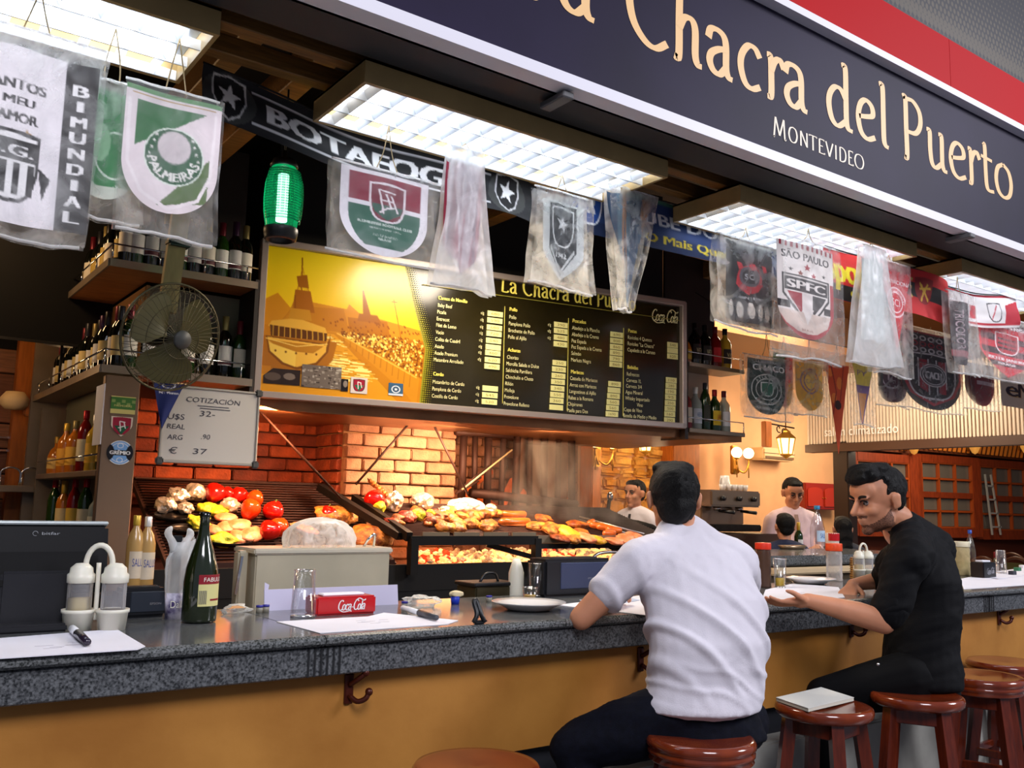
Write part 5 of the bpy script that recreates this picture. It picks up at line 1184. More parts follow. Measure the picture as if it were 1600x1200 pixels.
# small shaded lamp at the far end of the middle shelf
p = at(85, 530, X=.99)
t = thing('table_lamp', 'small lamp with a white cone shade at the far end of the middle shelf', 'lamp', (.93, 5.55, MZ+.24))
MB().lathe([(.095, 0), (.045, .105)], n=24, caps=False).build('shade', mat('lamp_shade', 'cfc8b8', .7), t); MB().cyl((0, 0, -.24), (0, 0, .08), .007, n=8).build('stem', DKMETAL, t)
# left end odds and ends
px_ = at(38, 600, Y=6.38)
bpy.data.objects['trim_1'].location.x = px_.x-.62
p = at(22, 633, Y=6.2); t = thing('wall_sconce', 'cream round wall lamp beside the wooden post, far left', 'lamp', p); MB().lathe([(.0, -.03), (.05, -.025), (.075, .0), (.08, .04), (.05, .08), (0, .085)], n=20).build('shade', mat('cream_shade', 'e0c090', .6), t); MB().box((.09, .02, 0), (.07, .05, .12), bev=.01).build('bracket', ORWOOD, t)
p = at(20, 482, Y=6.0); t = thing('ceiling_light', 'small orange-lit ceiling light at the left edge', 'light', p); MB().box((-.05, 0, .0), (.36, .30, .10), bev=.006).build('housing', ORWOOD, t); MB().box((-.05, 0, -.053), (.30, .24, .01)).build('diffuser', mat('warm_diffuser', 'ffd8a0', emit='ffc880', es=1.6), t)
p = at(0, 770, Y=6.0); t = thing('wall_ledge', 'brown ledge with chrome rails on the plank wall', 'shelf', (p.x, 6.2, at(30, 764, Y=6.2).z)); MB().box((0, 0, 0), (1.6, .25, .04), bev=.004).build('ledge', SHELFM, t)
for k in range(4): MB().tube(_cr([(-.1+k*.11, -.08, .02), (-.1+k*.11, -.08, .10), (-.05+k*.11, -.08, .125), (-.0+k*.11, -.08, .10), (-.0+k*.11, -.08, .02)], 4), .006, 6).build('rail', CHROME, t)
for yy in (705, 685): p = at(30, yy, Y=6.45); MB().box((p.x-t.location.x, .24, p.z-t.location.z), (.36, .03, .012)).build('rail', CHROME, t)

# ------------------------------------------------------------------ caged fan on a wooden post
fc = at(268, 527, Y=3.90)
fan = thing('wall_fan', 'round caged fan on a wooden post before the bottle shelves', 'fan', fc)
ax = Vector((.28, -.90, -.22)).normalized(); fq = ax.to_track_quat('Z', 'Y').to_matrix()
FR = .225
def fpt(r, a, d): return fq @ Vector((r*math.cos(a), r*math.sin(a), d))
FANM = mat('olive_dark_wire', '5b543c', .4, .5)
for nm, sg_ in (('front_cage', 1), ('rear_cage', -1)):
    mb = MB()
    for k in range(48):
        a = 2*math.pi*k/48
        mb.tube([fpt(.035, a+.25, sg_*.075), fpt(.12, a+.12, sg_*.070), fpt(.19, a+.03, sg_*.045), fpt(FR, a, 0)], .0013, 4, caps=False)
    for r_, d_ in ((.08, .074), (.15, .061), (.20, .034)):
        mb.tube([fpt(r_, 2*math.pi*k/40, sg_*d_) for k in range(40)], .0016, 4, closed=True)
    mb.build(nm, FANM, fan)
MB().tube([fpt(FR, 2*math.pi*k/48, 0) for k in range(48)], .005, 8, closed=True).build('rim', FANM, fan)
mb = MB(); mb.lathe([(0, .012), (.036, .010), (.040, 0), (.036, -.01), (0, -.012)], n=24)
hv = MB(); hv.add([fq @ (Vector(v)+Vector((0, 0, .080))) for v in mb.v], mb.f, True); hv.build('hub_cap', mat('hub_grey', '4a4a48', .5), fan)
for k in range(3):
    a0 = 2*math.pi*k/3+.5; g = []
    for i in range(7):
        r_ = .03+.165*i/6; row = []
        for j in range(7): a = a0+(j/6-.5)*(1.0+.75*math.sin(math.pi*i/7)); row.append(tuple(fpt(r_, a, .035*(j/6-.5))))
        g.append(row)
    link('blade', grid_mesh('blade', np.array(g), None, mat('olive_blade', '57512a', .45)), None, fan)
hv = MB(); mb = MB().lathe([(0, -.19), (.045, -.185), (.055, -.15), (.055, -.08), (.03, -.02), (.012, .03)], n=20); hv.add([fq @ Vector(v) for v in mb.v], mb.f, True); hv.build('motor', BLACKPL, fan)
pt = at(276, 360, Y=4.06)-fc; pb = at(262, 470, Y=4.06)-fc
MB().bar(pb+Vector((0, 0, -.05)), Vector((pt.x+.04, pt.y, 3.19-fc.z)), .075, .035, up=(0, 1, 0)).build('post', mat('pale_old_wood', '8c7d52', .6, noise=.35, nscale=14, stretch=(1, 1, .2)), fan)
pm = at(279, 381, Y=4.05)-fc; MB().box(pm, (.10, .07, .030), bev=.008).build('clamp', BLACKPL, fan)

# ------------------------------------------------------------------ right-hand bottle shelf beside the board
rs = thing('bottle_shelf', 'two-level bottle shelf right of the menu board', 'shelf', (0, 0, 0))
SR0, SR1 = 4.47, 5.02
zu = at(1110, 571, Y=4.2).z; zl = at(1110, 672, Y=4.2).z
for z in (zu, zl):
    MB().box(((SR0+SR1)/2, 4.29, z-.014), (SR1-SR0, .22, .028), bev=.003).build('shelf_board', SHELFM, rs)
    mb = MB(); mb.tube([(SR0, 4.195, z+.07), (SR1, 4.195, z+.07)], .004, 8); mb.cyl((SR1, 4.195, z), (SR1, 4.195, z+.07), .004, n=6); mb.build('guard_rail', CHROME, rs)
MB().box(((SR0+SR1)/2-.06, 4.41, (zu+zl)/2), (SR1-SR0-.12, .014, zu-zl)).build('back_panel', mat('pale_shelf_back', 'b8a898', .5), rs)
MB().box((SR0-.02, 4.30, (zu+zl)/2+.1), (.03, .22, zu-zl+.35)).build('end_panel', mat('dark_shelf_back'), rs)
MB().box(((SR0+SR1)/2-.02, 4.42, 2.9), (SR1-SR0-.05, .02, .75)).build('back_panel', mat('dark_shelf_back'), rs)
up_ = [('squat', AMB, '1c1a1c', 'e0b030', 'JAMESON'), ('spirit', DG, '1c1a1c', '2a2220', 'VAT 69'), ('spirit', DG, '1c1a1c', '2a2220', 'VAT 69'), ('spirit', REDG, '6a1826', 'c02028', ''), ('spirit', YEL, '1c1a1c', '2a2220', 'VAT')]
dsc = ['squat whisky bottle with a yellow label, next to the board on the upper right shelf', 'whisky bottle with black label, second from the board on the upper right shelf', 'whisky bottle with black label, third from the board on the upper right shelf', 'red bottle, fourth from the board on the upper right shelf', 'yellow bottle with dark label, outermost on the upper right shelf']
for k, (kd, g, cp, lb, wd_) in enumerate(up_): bottle(kd, g, cp, lb, (SR0+.065+k*.102, 4.29, zu), dsc[k], 'whisky bottles on the upper right shelf', word=wd_ or None, wcol='e8d8a0' if lb == '2a2220' else '2a2420', s=1.08)
lo_ = [('spirit', REDG, 'b01820', 'd8c8b0', None, 'red bottle with a pale label, next to the board on the lower right shelf'), ('spirit', CLR, 'e0dcd4', 'c8ccd0', 'ABSOLUT', 'clear vodka bottle with blue lettering on the lower right shelf'), ('tall', GG, '2a2a30', '3a3c30', None, 'dark green slim bottle, third on the lower right shelf'), ('spirit', GG, 'b01820', 'd8b828', 'J&B', 'green bottle with yellow label, red letters and red cap on the lower right shelf'), ('spirit', CLR, '6a1826', 'd8d8dc', None, 'clear bottle with dark red cap, outermost on the lower right shelf'), ('squat', CLR, 'b01820', 'c85048', None, 'small clear bottle with a red label behind the outermost bottle')]
for k, (kd, g, cp, lb, wd_, ds) in enumerate(lo_): bottle(kd, g, cp, lb, (SR0+.055+(k*.095 if k < 5 else .49), 4.27 if k < 5 else 4.37, zl), ds, 'bottles on the lower right shelf', word=wd_, wcol='b01820' if wd_ == 'J&B' else '2a5a9a', s=1.05)
# ------------------------------------------------------------------ the grill
IRON = mat('black_grill_iron', '14110f', .55, .5); RUST = mat('sooty_iron', '3a2018', .6, .5)
grill = thing('grill_hearth', 'long black iron charcoal grill under the hood', 'grill', (0, 0, 0))
MB().box((2.88, 4.86, .54), (3.36, .90, 1.06), bev=.01).build('hearth_body', mat('black_hearth', '15120f', .5, .3), grill)
MB().box((2.88, 4.43, 1.10), (3.36, .05, .14)).build('front_lip', mat('black_hearth'), grill)
MB().box((1.85, 5.0, 1.12), (1.25, .55, .12)).build('brick_ledge', mat('ledge_brick', '6a3018', .8), grill)
def plane_pt(px, py, y0, z0, y1, z1, lift=0.0):
    d = Vector(FW + RT*(px-800)/F_PX - UP*(py-600)/F_PX); e = Vector(EYE)
    n = Vector((0, -(z1-z0), (y1-y0))).normalized(); o = Vector((0, y0, z0)); t = (o-e).dot(n)/d.dot(n); return e+d*t+n*lift
GL_ = (4.50, 1.20, 5.22, 1.60); GC_ = (4.42, 1.325, 5.02, 1.50)
# left sloping grate: bars along its width
lg = thing('sloping_grate', 'sloping iron grate of the left grill, holding peppers and meat', 'grate', (0, 0, 0))
xl, xr = 1.29, 2.47
for k in range(30):
    f_ = k/29; y = GL_[0]+(GL_[2]-GL_[0])*f_; z = GL_[1]+(GL_[3]-GL_[1])*f_
    MB().cyl((xl, y, z-.006), (xr, y, z-.006), .006, n=6).build('grate_bar', RUST, lg)
for x in (xl, xr, (xl+xr)/2): MB().bar((x, GL_[0]-.03, GL_[1]-.036), (x, GL_[2]+.02, GL_[3]-.022), .03, .03).build('side_rail', RUST, lg)
MB().bar((xl, GL_[2]+.02, GL_[3]-.01), (xr, GL_[2]+.02, GL_[3]-.01), .03).build('rear_rail', RUST, lg)
MB().bar((xl, GL_[0]-.03, GL_[1]-.02), (xr, GL_[0]-.03, GL_[1]-.02), .03).build('front_rail', RUST, lg)
MB().box(((xl+xr)/2, 4.95, 1.28), (xr-xl, .04, .18)).build('support', RUST, lg)
# middle grate
cg = thing('flat_grate', 'middle iron grate of the grill carrying meat over the embers', 'grate', (0, 0, 0))
xl, xr = 2.50, 4.50
for k in range(26):
    f_ = k/25; y = GC_[0]+(GC_[2]-GC_[0])*f_; z = GC_[1]+(GC_[3]-GC_[1])*f_
    MB().cyl((xl, y, z-.006), (xr, y, z-.006), .006, n=6).build('grate_bar', RUST, cg)
MB().bar((xl, 4.36, 1.30), (3.36, 4.36, 1.30), .035, .05).build('front_rail', IRON, cg)
MB().bar((3.36, 4.36, 1.265), (xr, 4.36, 1.265), .03, .03).build('front_rail', IRON, cg)
MB().box((3.93, 4.375, 1.305), (1.12, .012, .045)).build('drip_tray', mat('tray_steel', '8a7a64', .4, .6), cg)
for k in range(4): MB().box((2.66+k*.2, 4.352, 1.335), (.17, .01, .022)).build('tray_segment', mat('tray_steel'), cg)
MB().bar((xl, 4.36, 1.32), (xl-.0, 5.04, 1.52), .035, .05).build('side_rail', IRON, cg)
MB().bar((xl-.02, 4.42, 1.32), (xl-.22, 5.04, 1.58), .05, .04).build('side_rail', IRON, cg)
for x in (2.525, 3.36): MB().bar((x, 4.36, 1.31), (x, 4.36, 1.12), .045).build('leg', IRON, cg)
MB().bar((3.10, 4.50, 1.27), (3.36, 4.40, 1.20), .03).build('brace', IRON, cg)
# hanging rods
rods = [((405, 624), (532, 778), 4.75), ((639, 640), (556, 757), 4.90), ((679, 642), (731, 772), 4.85)]
for k, (a, b, y) in enumerate(rods):
    A = at(a[0], a[1], Y=y); A.z = 1.975; B = at(b[0], b[1], Y=y)
    o = MB().tube([A, B], .007, 6).build('hanging_rod', RUST); tag(o, ['dark rod slanting before the sooty left bay', 'rod slanting from the hood to the left end of the middle grate', 'rod slanting from the hood to the fire basket'][k], 'rod')
# fire basket
fb = thing('fire_basket', 'upright iron fire basket holding burning wood beside the grill', 'fire basket', (0, 0, 0))
FBY = 5.06
xs_ = [at(px, 740, Y=FBY).x for px in (722, 742, 762, 784, 806, 828, 850, 872, 894)]
for k, x in enumerate(xs_): MB().cyl((x, FBY, 1.50), (x+rnd.uniform(-.01, .01), FBY, 2.0 if k > 3 else 1.96), .020 if k % 2 else .026, n=8).build('bar', RUST, fb)
for a, b, th in (((712, 675), (800, 681), .022), ((735, 770), (900, 788), .030)):
    A = at(a[0], a[1], Y=FBY-.03); B = at(b[0], b[1], Y=FBY-.03); MB().cyl(A, B, th, n=8).build('cross_bar', RUST, fb)
A = at(800, 700, Y=FBY); B = at(725, 775, Y=4.95); o = MB().tube([at(800, 703, Y=5.0), at(722, 765, Y=4.9)], .006, 6).build('poker', CORD); tag(o, 'long thin poker leaning on the fire basket', 'poker')
MB().box(((xs_[5]+xs_[8])/2, FBY+.12, 1.70), (xs_[8]-xs_[5]+.08, .03, .55)).build('rear_plate', mat('smoked_plate', '6a4a3a', .6), fb)
LOGM = mat('burning_log', '8a4418', .8, noise=.5, nscale=12, emit='ff5a14', es=.25)
for k, (px, py, l, an) in enumerate(((745, 752, .3, .5), (765, 790, .35, -.4), (800, 800, .34, .2), (830, 790, .3, -.7), (850, 806, .36, .1), (880, 800, .28, .8), (790, 778, .3, 1.0), (735, 800, .26, -.9))):
    c_ = at(px, py, Y=5.20); d_ = Vector((math.cos(an)*l/2, 0.03, math.sin(an)*l/2)); o = MB().tube([c_-d_, c_-d_*.3+Vector((0, 0, .01)), c_+d_], [.028, .032, .024], 7).build('log', LOGM); tag(o, 'burning log in the fire basket, %s of the pile' % ORD[k], 'log', 'burning logs in the fire basket')
# skewers and rods heap at the basket's left
for k in range(5):
    A = at(712+k*3, 772-k*3, Y=4.97); B = at(748+k*4, 752-k*6, Y=4.97); o = MB().cyl(A, B, .006, n=6).build('skewer', RUST); tag(o, 'iron skewer leaning at the left of the fire basket, %s of the bundle' % ORD[k], 'skewer', 'skewers by the fire basket')
# embers
EMB = [mat('ember_bright', 'ffd8a8', .8, emit='ffb060', es=.85), mat('ember_red', 'c02a10', .8, emit='ff3410', es=.8), mat('ember_ash', 'cfc0a8', .9, noise=.3, nscale=40)]
_ico = bmesh.new(); bmesh.ops.create_icosphere(_ico, subdivisions=1, radius=1); ICO_V = np.array([tuple(v.co) for v in _ico.verts]); ICO_F = [tuple(v.index for v in f.verts) for f in _ico.faces]; _ico.free()
_ico = bmesh.new(); bmesh.ops.create_icosphere(_ico, subdivisions=3, radius=1); IC3_V = np.array([tuple(v.co) for v in _ico.verts]); IC3_F = [tuple(v.index for v in f.verts) for f in _ico.faces]; _ico.free()
r = random.Random(5)
for mi, m_ in enumerate(EMB):
    mb = MB()
    for k in range((620, 110, 420)[mi]):
        x = r.uniform(2.86, 4.5); y = r.uniform(4.47, 5.0); z = 1.075+(y-4.47)*.18+r.uniform(0, .05); s = r.uniform(.012, .026)
        if mi == 1: x = r.choice([r.uniform(2.86, 3.1), r.uniform(3.9, 4.0)])
        V = ICO_V*np.array([s*r.uniform(.8, 1.6), s, s*r.uniform(.6, 1)])+r.uniform(-.002, .002); a = r.uniform(0, 3); ca, sa = math.cos(a), math.sin(a)
        V = np.stack([V[:, 0]*ca-V[:, 1]*sa+x, V[:, 0]*sa+V[:, 1]*ca+y, V[:, 2]+z], -1); mb.add(V.tolist(), ICO_F)
    o = mb.build('embers', m_); tag(o, ['bed of glowing pale charcoal embers under the grate', 'red hot embers at the left of the ember bed', 'grey ash coals among the embers'][mi], 'embers', None, 'stuff')
point('ember_glow', (3.6, 4.55, 1.22), 5, (1.0, .42, .15), .15)
point('ember_glow', (3.0, 4.9, 1.25), 3, (1.0, .42, .15), .15)

# ------------------------------------------------------------------ food on the grates
def blob(name, c, rad, m, seed, rough_=.12, freq=2.2, rz=0.0, tilt=0.0, fn=None, hi=True, parent=None):
    V = (IC3_V if hi else ICO_V).copy(); rough_, freq = (rough_*1.8, 4.2) if 'foil' in name else (rough_, freq); n = np.zeros(len(V)); rs = np.random.RandomState(seed)
    for o_ in range(3):
        f_ = freq*(1.9**o_); ph = rs.uniform(0, 6.28, 3); d = rs.normal(size=(3, 3)); 
        for q in range(3): n += (0.55**o_)*np.sin(V @ d[q]*f_+ph[q])/3
    V = V*(1+rough_*n)[:, None]
    if fn: V = fn(V)
    V = V*np.array(rad); ca, sa = math.cos(rz), math.sin(rz); V = np.stack([V[:, 0]*ca-V[:, 1]*sa, V[:, 0]*sa+V[:, 1]*ca, V[:, 2]], -1)
    ct, st = math.cos(tilt), math.sin(tilt); V = np.stack([V[:, 0], V[:, 1]*ct-V[:, 2]*st, V[:, 1]*st+V[:, 2]*ct], -1)
    mb = MB(); mb.add(V.tolist(), IC3_F if hi else ICO_F, 'foil' not in name); return mb.build(name, m, parent, c)
FOIL = mat('crumpled_foil', 'e8dcc8', .28, .75, bump=1.0, bscale=26); PEPR = mat('red_pepper', 'c21208', .16, spec=.7, noise=.25, nscale=9, coat=.5); PEPO = mat('orange_red_pepper', 'd83a0a', .18, noise=.2, nscale=7, coat=.5)
MEATB = [mat('browned_meat_%d' % i, a_, .45, noise=.5, nscale=24, col2=b_, bump=.8, bscale=70) for i, (a_, b_) in enumerate((('5e1e06', 'b86a22'), ('6e2806', 'c87c2c'), ('441204', '94441a'), ('7c380c', 'd89038')))]
PINK = mat('pink_raw_meat', 'd0683c', .35, noise=.3, nscale=18, col2='e89a70', bump=.4); CABB = mat('yellow_cabbage', 'd8c020', .5, noise=.4, nscale=20, col2='8a9a18', bump=1.0, bscale=50); SAUS = mat('sausage_skin', 'b85a1a', .28, noise=.3, nscale=14, coat=.3)
TILT = math.atan2(GL_[3]-GL_[1], GL_[2]-GL_[0]); TC_ = math.atan2(GC_[3]-GC_[1], GC_[2]-GC_[0])
def pepper_fn(V):
    a = np.arctan2(V[:, 1], V[:, 0]); rr_ = 1+.10*np.cos(3*a); top = np.exp(-((V[:, 0]**2+V[:, 1]**2)/.10))*(V[:, 2] > 0)*.35
    return V*np.stack([rr_, rr_, np.ones_like(rr_)], -1)-np.stack([0*a, 0*a, top], -1)
def food(kind, px, py, rpx, m, lb, left=True, asp=(1, 1, 1), seed=0, rough_=.1, rz=0, fn=None, lift=.9, cat='food', group=None, hi=True, name=None, stem=False):
    G = GL_ if left else GC_; tl = TILT if left else TC_
    dd = 5.0 if left else 5.4; rw = rpx/F_PX*dd
    P = plane_pt(px, py+rpx*.5, *G, lift=rw*asp[2]*lift)
    o = blob(name or kind, P, (rw*asp[0], rw*asp[1], rw*asp[2]), m, seed, rough_, rz=rz, tilt=tl, fn=fn, hi=hi)
    tag(o, lb, cat, group)
    if stem: MB().tube(_cr([(0, 0, rw*.55), (.004, 0, rw*.85), (.012, 0, rw*1.1)], 3), .005, 6).build('stem', mat('green_stem', '4a5a1a', .6), o)
    return o
for k, (px, py, r_, sq) in enumerate(((256, 791, 14, .8), (276, 778, 15, .85), (303, 773, 15, .9), (288, 796, 11, .8), (358, 790, 14, .7))): food('foil_potato', px, py, r_, FOIL, ['foil-wrapped potato at the far left of the heap', 'foil-wrapped potato, second in the left heap', 'highest foil-wrapped potato of the left heap', 'small foil-wrapped potato below the highest one', 'foil-wrapped potato among the red peppers'][k], asp=(1.1, 1, sq), seed=k+1, rough_=.10, group='foil-wrapped potatoes on the left grate')
for k, (px, py, r_, m_, s_) in enumerate(((332, 775, 16, PEPR, 1), (353, 774, 11, PEPR, 1), (371, 777, 13, PEPR, 1), (396, 784, 13, PEPO, 1.1), (387, 803, 15, PEPO, 1.2), (425, 803, 16, PEPR, 1), (418, 832, 16, PEPR, .9), (433, 828, 15, PEPO, 1.0), (509, 808, 15, PEPR, 1))):
    food('red_pepper', px, py, r_, m_, ['glossy red pepper behind the foil potatoes', 'small red pepper half hidden behind others', 'red pepper at the top of the left heap', 'orange-red pepper high in the heap', 'large orange-red pepper leaning in the middle of the heap', 'round red pepper at the right of the heap', 'red pepper lowest at the right of the heap', 'orange-red pepper beside the lowest red one', 'single red pepper before the browned ribs'][k], asp=(1, 1, s_), seed=20+k, rough_=.04, rz=k, fn=pepper_fn, group='red peppers on the left grate', stem=k in (3, 5, 8))
for k, (px, py, r_) in enumerate(((322, 792, 13), (338, 798, 12), (305, 812, 13), (318, 820, 11), (345, 842, 15))): food('cabbage_leaf', px, py, r_, CABB, 'yellow-green cooked vegetable on the left grate, %s from the top' % ORD[k], asp=(1.3, 1, .5), seed=40+k, rough_=.35, group='yellow vegetables on the left grate')
for k, (px, py, r_) in enumerate(((352, 806, 13), (372, 818, 15), (392, 832, 17), (352, 822, 12), (372, 836, 13), (335, 826, 12))): food('meat_slice', px, py, r_, PINK, 'pale orange meat slice below the peppers, %s of six' % ORD[k], asp=(1.4, 1, .4), seed=50+k, rough_=.12, rz=k*.4, group='meat slices below the peppers')
for k, (px, py, rx) in enumerate(((270, 812, 28), (290, 832, 24), (355, 848, 38))):
    P = plane_pt(px, py, *GL_, lift=.01); o = MB().lathe([(0, .0), (rx/300, 0), (rx/285, .018), (rx/290, .019), (rx/310, .006), (0, .005)], (0, 0, 0), 24, sy=.7).build('iron_dish', mat('black_dish', '1a1614', .25, .4), None, P); o.rotation_euler = (TILT*.6, 0, 0); tag(o, ['dark oval dish under the foil potatoes', 'second dark dish, lower left of the heap', 'wide black pan at the front of the left grate'][k], 'dish')
food('rib_slab', 520, 797, 34, MEATB[3], 'browned slab of ribs right of the peppers, high on the left grate', asp=(1.15, .75, .35), seed=61, rough_=.22, cat='meat')
food('rib_slab', 578, 835, 36, MEATB[1], 'large browned meat slab behind the plastic bag', asp=(1.15, .8, .45), seed=62, rough_=.22, cat='meat')
food('meat_strip', 475, 820, 20, PINK, 'pink strip of bacon left of the single pepper', asp=(1.2, .5, .25), seed=63, rough_=.15, rz=-.7, cat='meat')
# middle grate
def C_(kind, px, py, r_, m_, lb, asp=(1, 1, 1), **k): return food(kind, px, py, r_, m_, lb, left=False, asp=asp, **k)
sk = thing('kebab_skewer', 'kebab skewer standing out of the food heap', 'skewer', (0, 0, 0))
a = at(577, 750, Y=4.95); b = at(606, 776, Y=4.9); MB().cyl(a-(b-a)*.1, b, .003, n=6).build('skewer_rod', RUST, sk)
for k in range(7): blob('meat_cube', a+(b-a)*(k+.5)/7, (.020, .020, .020), MEATB[(k % 2)*1], 70+k, .25, parent=sk, hi=False)
C_('red_pepper', 583, 786, 16, PEPR, 'red pepper at the left end of the middle grate', rz=1, seed=81, rough_=.04, fn=pepper_fn)
C_('cabbage_leaf', 592, 797, 9, CABB, 'yellow cabbage beside the pepper on the middle grate', seed=82, rough_=.3); C_('cabbage_leaf', 652, 808, 9, CABB, 'small yellow cabbage among the dark meat', seed=83, rough_=.3); C_('cabbage_leaf', 672, 806, 8, CABB, 'second small yellow cabbage among the dark meat', seed=84, rough_=.3)
C_('foil_parcel', 613, 790, 16, FOIL, 'foil parcel right of the pepper on the middle grate', asp=(.9, .8, 1), seed=85)
C_('foil_parcel', 658, 784, 19, FOIL, 'rounded foil parcel above the dark meat', asp=(1, .8, .7), seed=86)
C_('foil_parcel', 728, 783, 30, mat('white_foil', 'f2ece2', .4, .2, bump=.8, bscale=18), 'long bright white wrapped parcel on the food heap', asp=(1.1, .4, .38), seed=87, rz=-.25)
C_('foil_parcel', 722, 794, 18, FOIL, 'bright foil parcel under the long white one', asp=(1, .8, .6), seed=88); C_('foil_parcel', 765, 800, 11, FOIL, 'small round foil parcel right of the long white one', seed=89); C_('foil_parcel', 695, 797, 10, FOIL, 'dull foil scrap left of the bright parcels', asp=(1.2, .8, .6), seed=90)
r = random.Random(21)
def frontbar(x0, x1, y0, y1, n, mats, desc, grp, rmin=8, rmax=13):
    pts = sorted([(x0+(x1-x0)*(k+.5)/n+r.uniform(-6, 6), r.uniform(y0, y1)) for k in range(n)])
    for k, (px, py) in enumerate(pts):
        o_ = ORD[k] if k < 16 else 'seventeenth eighteenth nineteenth twentieth twenty-first twenty-second twenty-third twenty-fourth twenty-fifth twenty-sixth'.split()[k-16]
        C_('meat_piece', px, py, r.uniform(rmin, rmax), r.choice(mats), desc % o_, asp=(1.25, .9, .6), seed=100+k+int(x0), rough_=.3, rz=r.uniform(0, 3), group=grp, cat='meat')
frontbar(612, 700, 798, 824, 16, [MEATB[0], MEATB[2], mat('dark_red_meat', '6a1408', .45, noise=.5, nscale=20, col2='b04020', bump=.7)], 'dark red browned meat piece on the middle grate, %s from its left end', 'dark meat pieces on the middle grate')
frontbar(690, 778, 796, 828, 20, [MEATB[1], MEATB[3], MEATB[0]], 'golden chicken piece on the middle grate, %s from the left', 'golden chicken pieces on the middle grate')
def sausage(px, py, lpx, m_, lb, bend=.25, ang=0.0, rp=6.5):
    P = plane_pt(px, py, *GC_, lift=.022); L_ = lpx/F_PX*5.5; rr_ = rp/F_PX*5.5
    pts = []; rads = []
    for i in range(13):
        t_ = i/12-.5; x = t_*L_; y = bend*L_*(t_*t_*4-1)*.25; ca, sa = math.cos(ang), math.sin(ang); X = x*ca-y*sa; Yv = x*sa+y*ca
        pts.append((X, Yv, Yv*math.tan(TC_))); rads.append(rr_*max(.15, (1-abs(2*t_)**6)**.5))
    o = MB().tube(pts, rads, 10).build('sausage', m_, None, P); tag(o, lb, 'sausage', 'sausages on the grate')
sausage(798, 808, 62, SAUS, 'long thick sausage behind the left sausage pair', .3, 0); sausage(803, 820, 66, SAUS, 'thick sausage at the front of the left pair', .2, .05, 7)
for k, (px, py, l, an) in enumerate(((932, 826, 30, -.4), (945, 829, 34, -.35), (958, 833, 30, -.3), (922, 821, 26, .5), (950, 838, 30, .1))): sausage(px, py, l, SAUS, 'short sausage near the right end of the grate, %s of the cluster' % ORD[k], .25, an, 5.5)
for k, (px, py, r_, m_, a3) in enumerate(((838, 818, 17, MEATB[3], .35), (862, 822, 20, MEATB[3], .4), (885, 826, 22, mat('yellow_cheese', 'f0b030', .4, noise=.3, nscale=20, col2='e88a20', bump=.5), .35), (850, 808, 14, MEATB[1], .4), (902, 816, 16, MEATB[0], .35), (905, 830, 15, MEATB[1], .4), (895, 840, 14, MEATB[3], .4), (918, 838, 16, PINK, .35), (930, 841, 14, mat('yellow_cheese'), .4), (962, 842, 15, PINK, .35), (978, 838, 18, PINK, .35), (992, 834, 14, PINK, .35), (875, 838, 14, MEATB[2], .3), (945, 820, 14, MEATB[0], .35))):
    C_('meat_cut', px, py, r_, m_, 'grilled meat cut on the right grate, %s from the sausages' % ORD[k], asp=(1.3, .9, a3), seed=140+k, rough_=.22, rz=k*.7, group='grilled cuts on the right part of the grate', cat='meat')
# tongs resting across the right end
A = at(905, 812, Y=4.7); B = at(1010, 842, Y=4.3); tg = thing('grill_tongs', 'long steel tongs lying across the right end of the grate', 'tongs', (0, 0, 0)); MB().tube([A, B], .006, 6).build('arm', STEEL, tg); MB().tube([A+Vector((0, 0, .02)), B+Vector((0, .02, .03))], .006, 6).build('arm', STEEL, tg)
# smoke rising off the grate
sv = MB().box((3.95, 4.80, 1.63), (1.25, .4, .56)).build('smoke', None); tag(sv, 'pale smoke rising from the right half of the grate', 'smoke', None, 'stuff')
m = bpy.data.materials.new('smoke'); m.use_nodes = True; nt = m.node_tree; nt.nodes.remove(nt.nodes['Principled BSDF']); o_ = [n for n in nt.nodes if n.type == 'OUTPUT_MATERIAL'][0]
v = nt.nodes.new('ShaderNodeVolumePrincipled'); v.inputs['Color'].default_value = (.9, .86, .84, 1); v.inputs['Anisotropy'].default_value = .3
tc = nt.nodes.new('ShaderNodeTexCoord'); mp = nt.nodes.new('ShaderNodeMapping'); mp.inputs['Scale'].default_value = (1, 1, .45); n = nt.nodes.new('ShaderNodeTexNoise'); n.inputs['Scale'].default_value = 5.5; n.inputs['Detail'].default_value = 4; n.inputs['Distortion'].default_value = 1.0
nt.links.new(tc.outputs['Object'], mp.inputs[0]); nt.links.new(mp.outputs[0], n.inputs['Vector'])
mr = nt.nodes.new('ShaderNodeMapRange'); mr.inputs[1].default_value = .46; mr.inputs[2].default_value = .75; mr.inputs[3].default_value = 0; mr.inputs[4].default_value = 3.6
nt.links.new(n.outputs[0], mr.inputs[0])
# thins out towards the sides of the plume
sx = nt.nodes.new('ShaderNodeSeparateXYZ'); nt.links.new(tc.outputs['Generated'], sx.inputs[0])
def mth(op, a=None, b=None):
    q = nt.nodes.new('ShaderNodeMath'); q.operation = op
    for i, x in enumerate((a, b)):
        if x is None: continue
        if isinstance(x, (int, float)): q.inputs[i].default_value = x
        else: nt.links.new(x, q.inputs[i])
    return q.outputs[0]
fx = mth('MULTIPLY', mth('MULTIPLY', sx.outputs[0], mth('SUBTRACT', 1.0, sx.outputs[0])), 4.0)
nt.links.new(mth('MULTIPLY', mr.outputs[0], fx), v.inputs['Density']); nt.links.new(v.outputs[0], o_.inputs['Volume']); sv.data.materials.append(m)
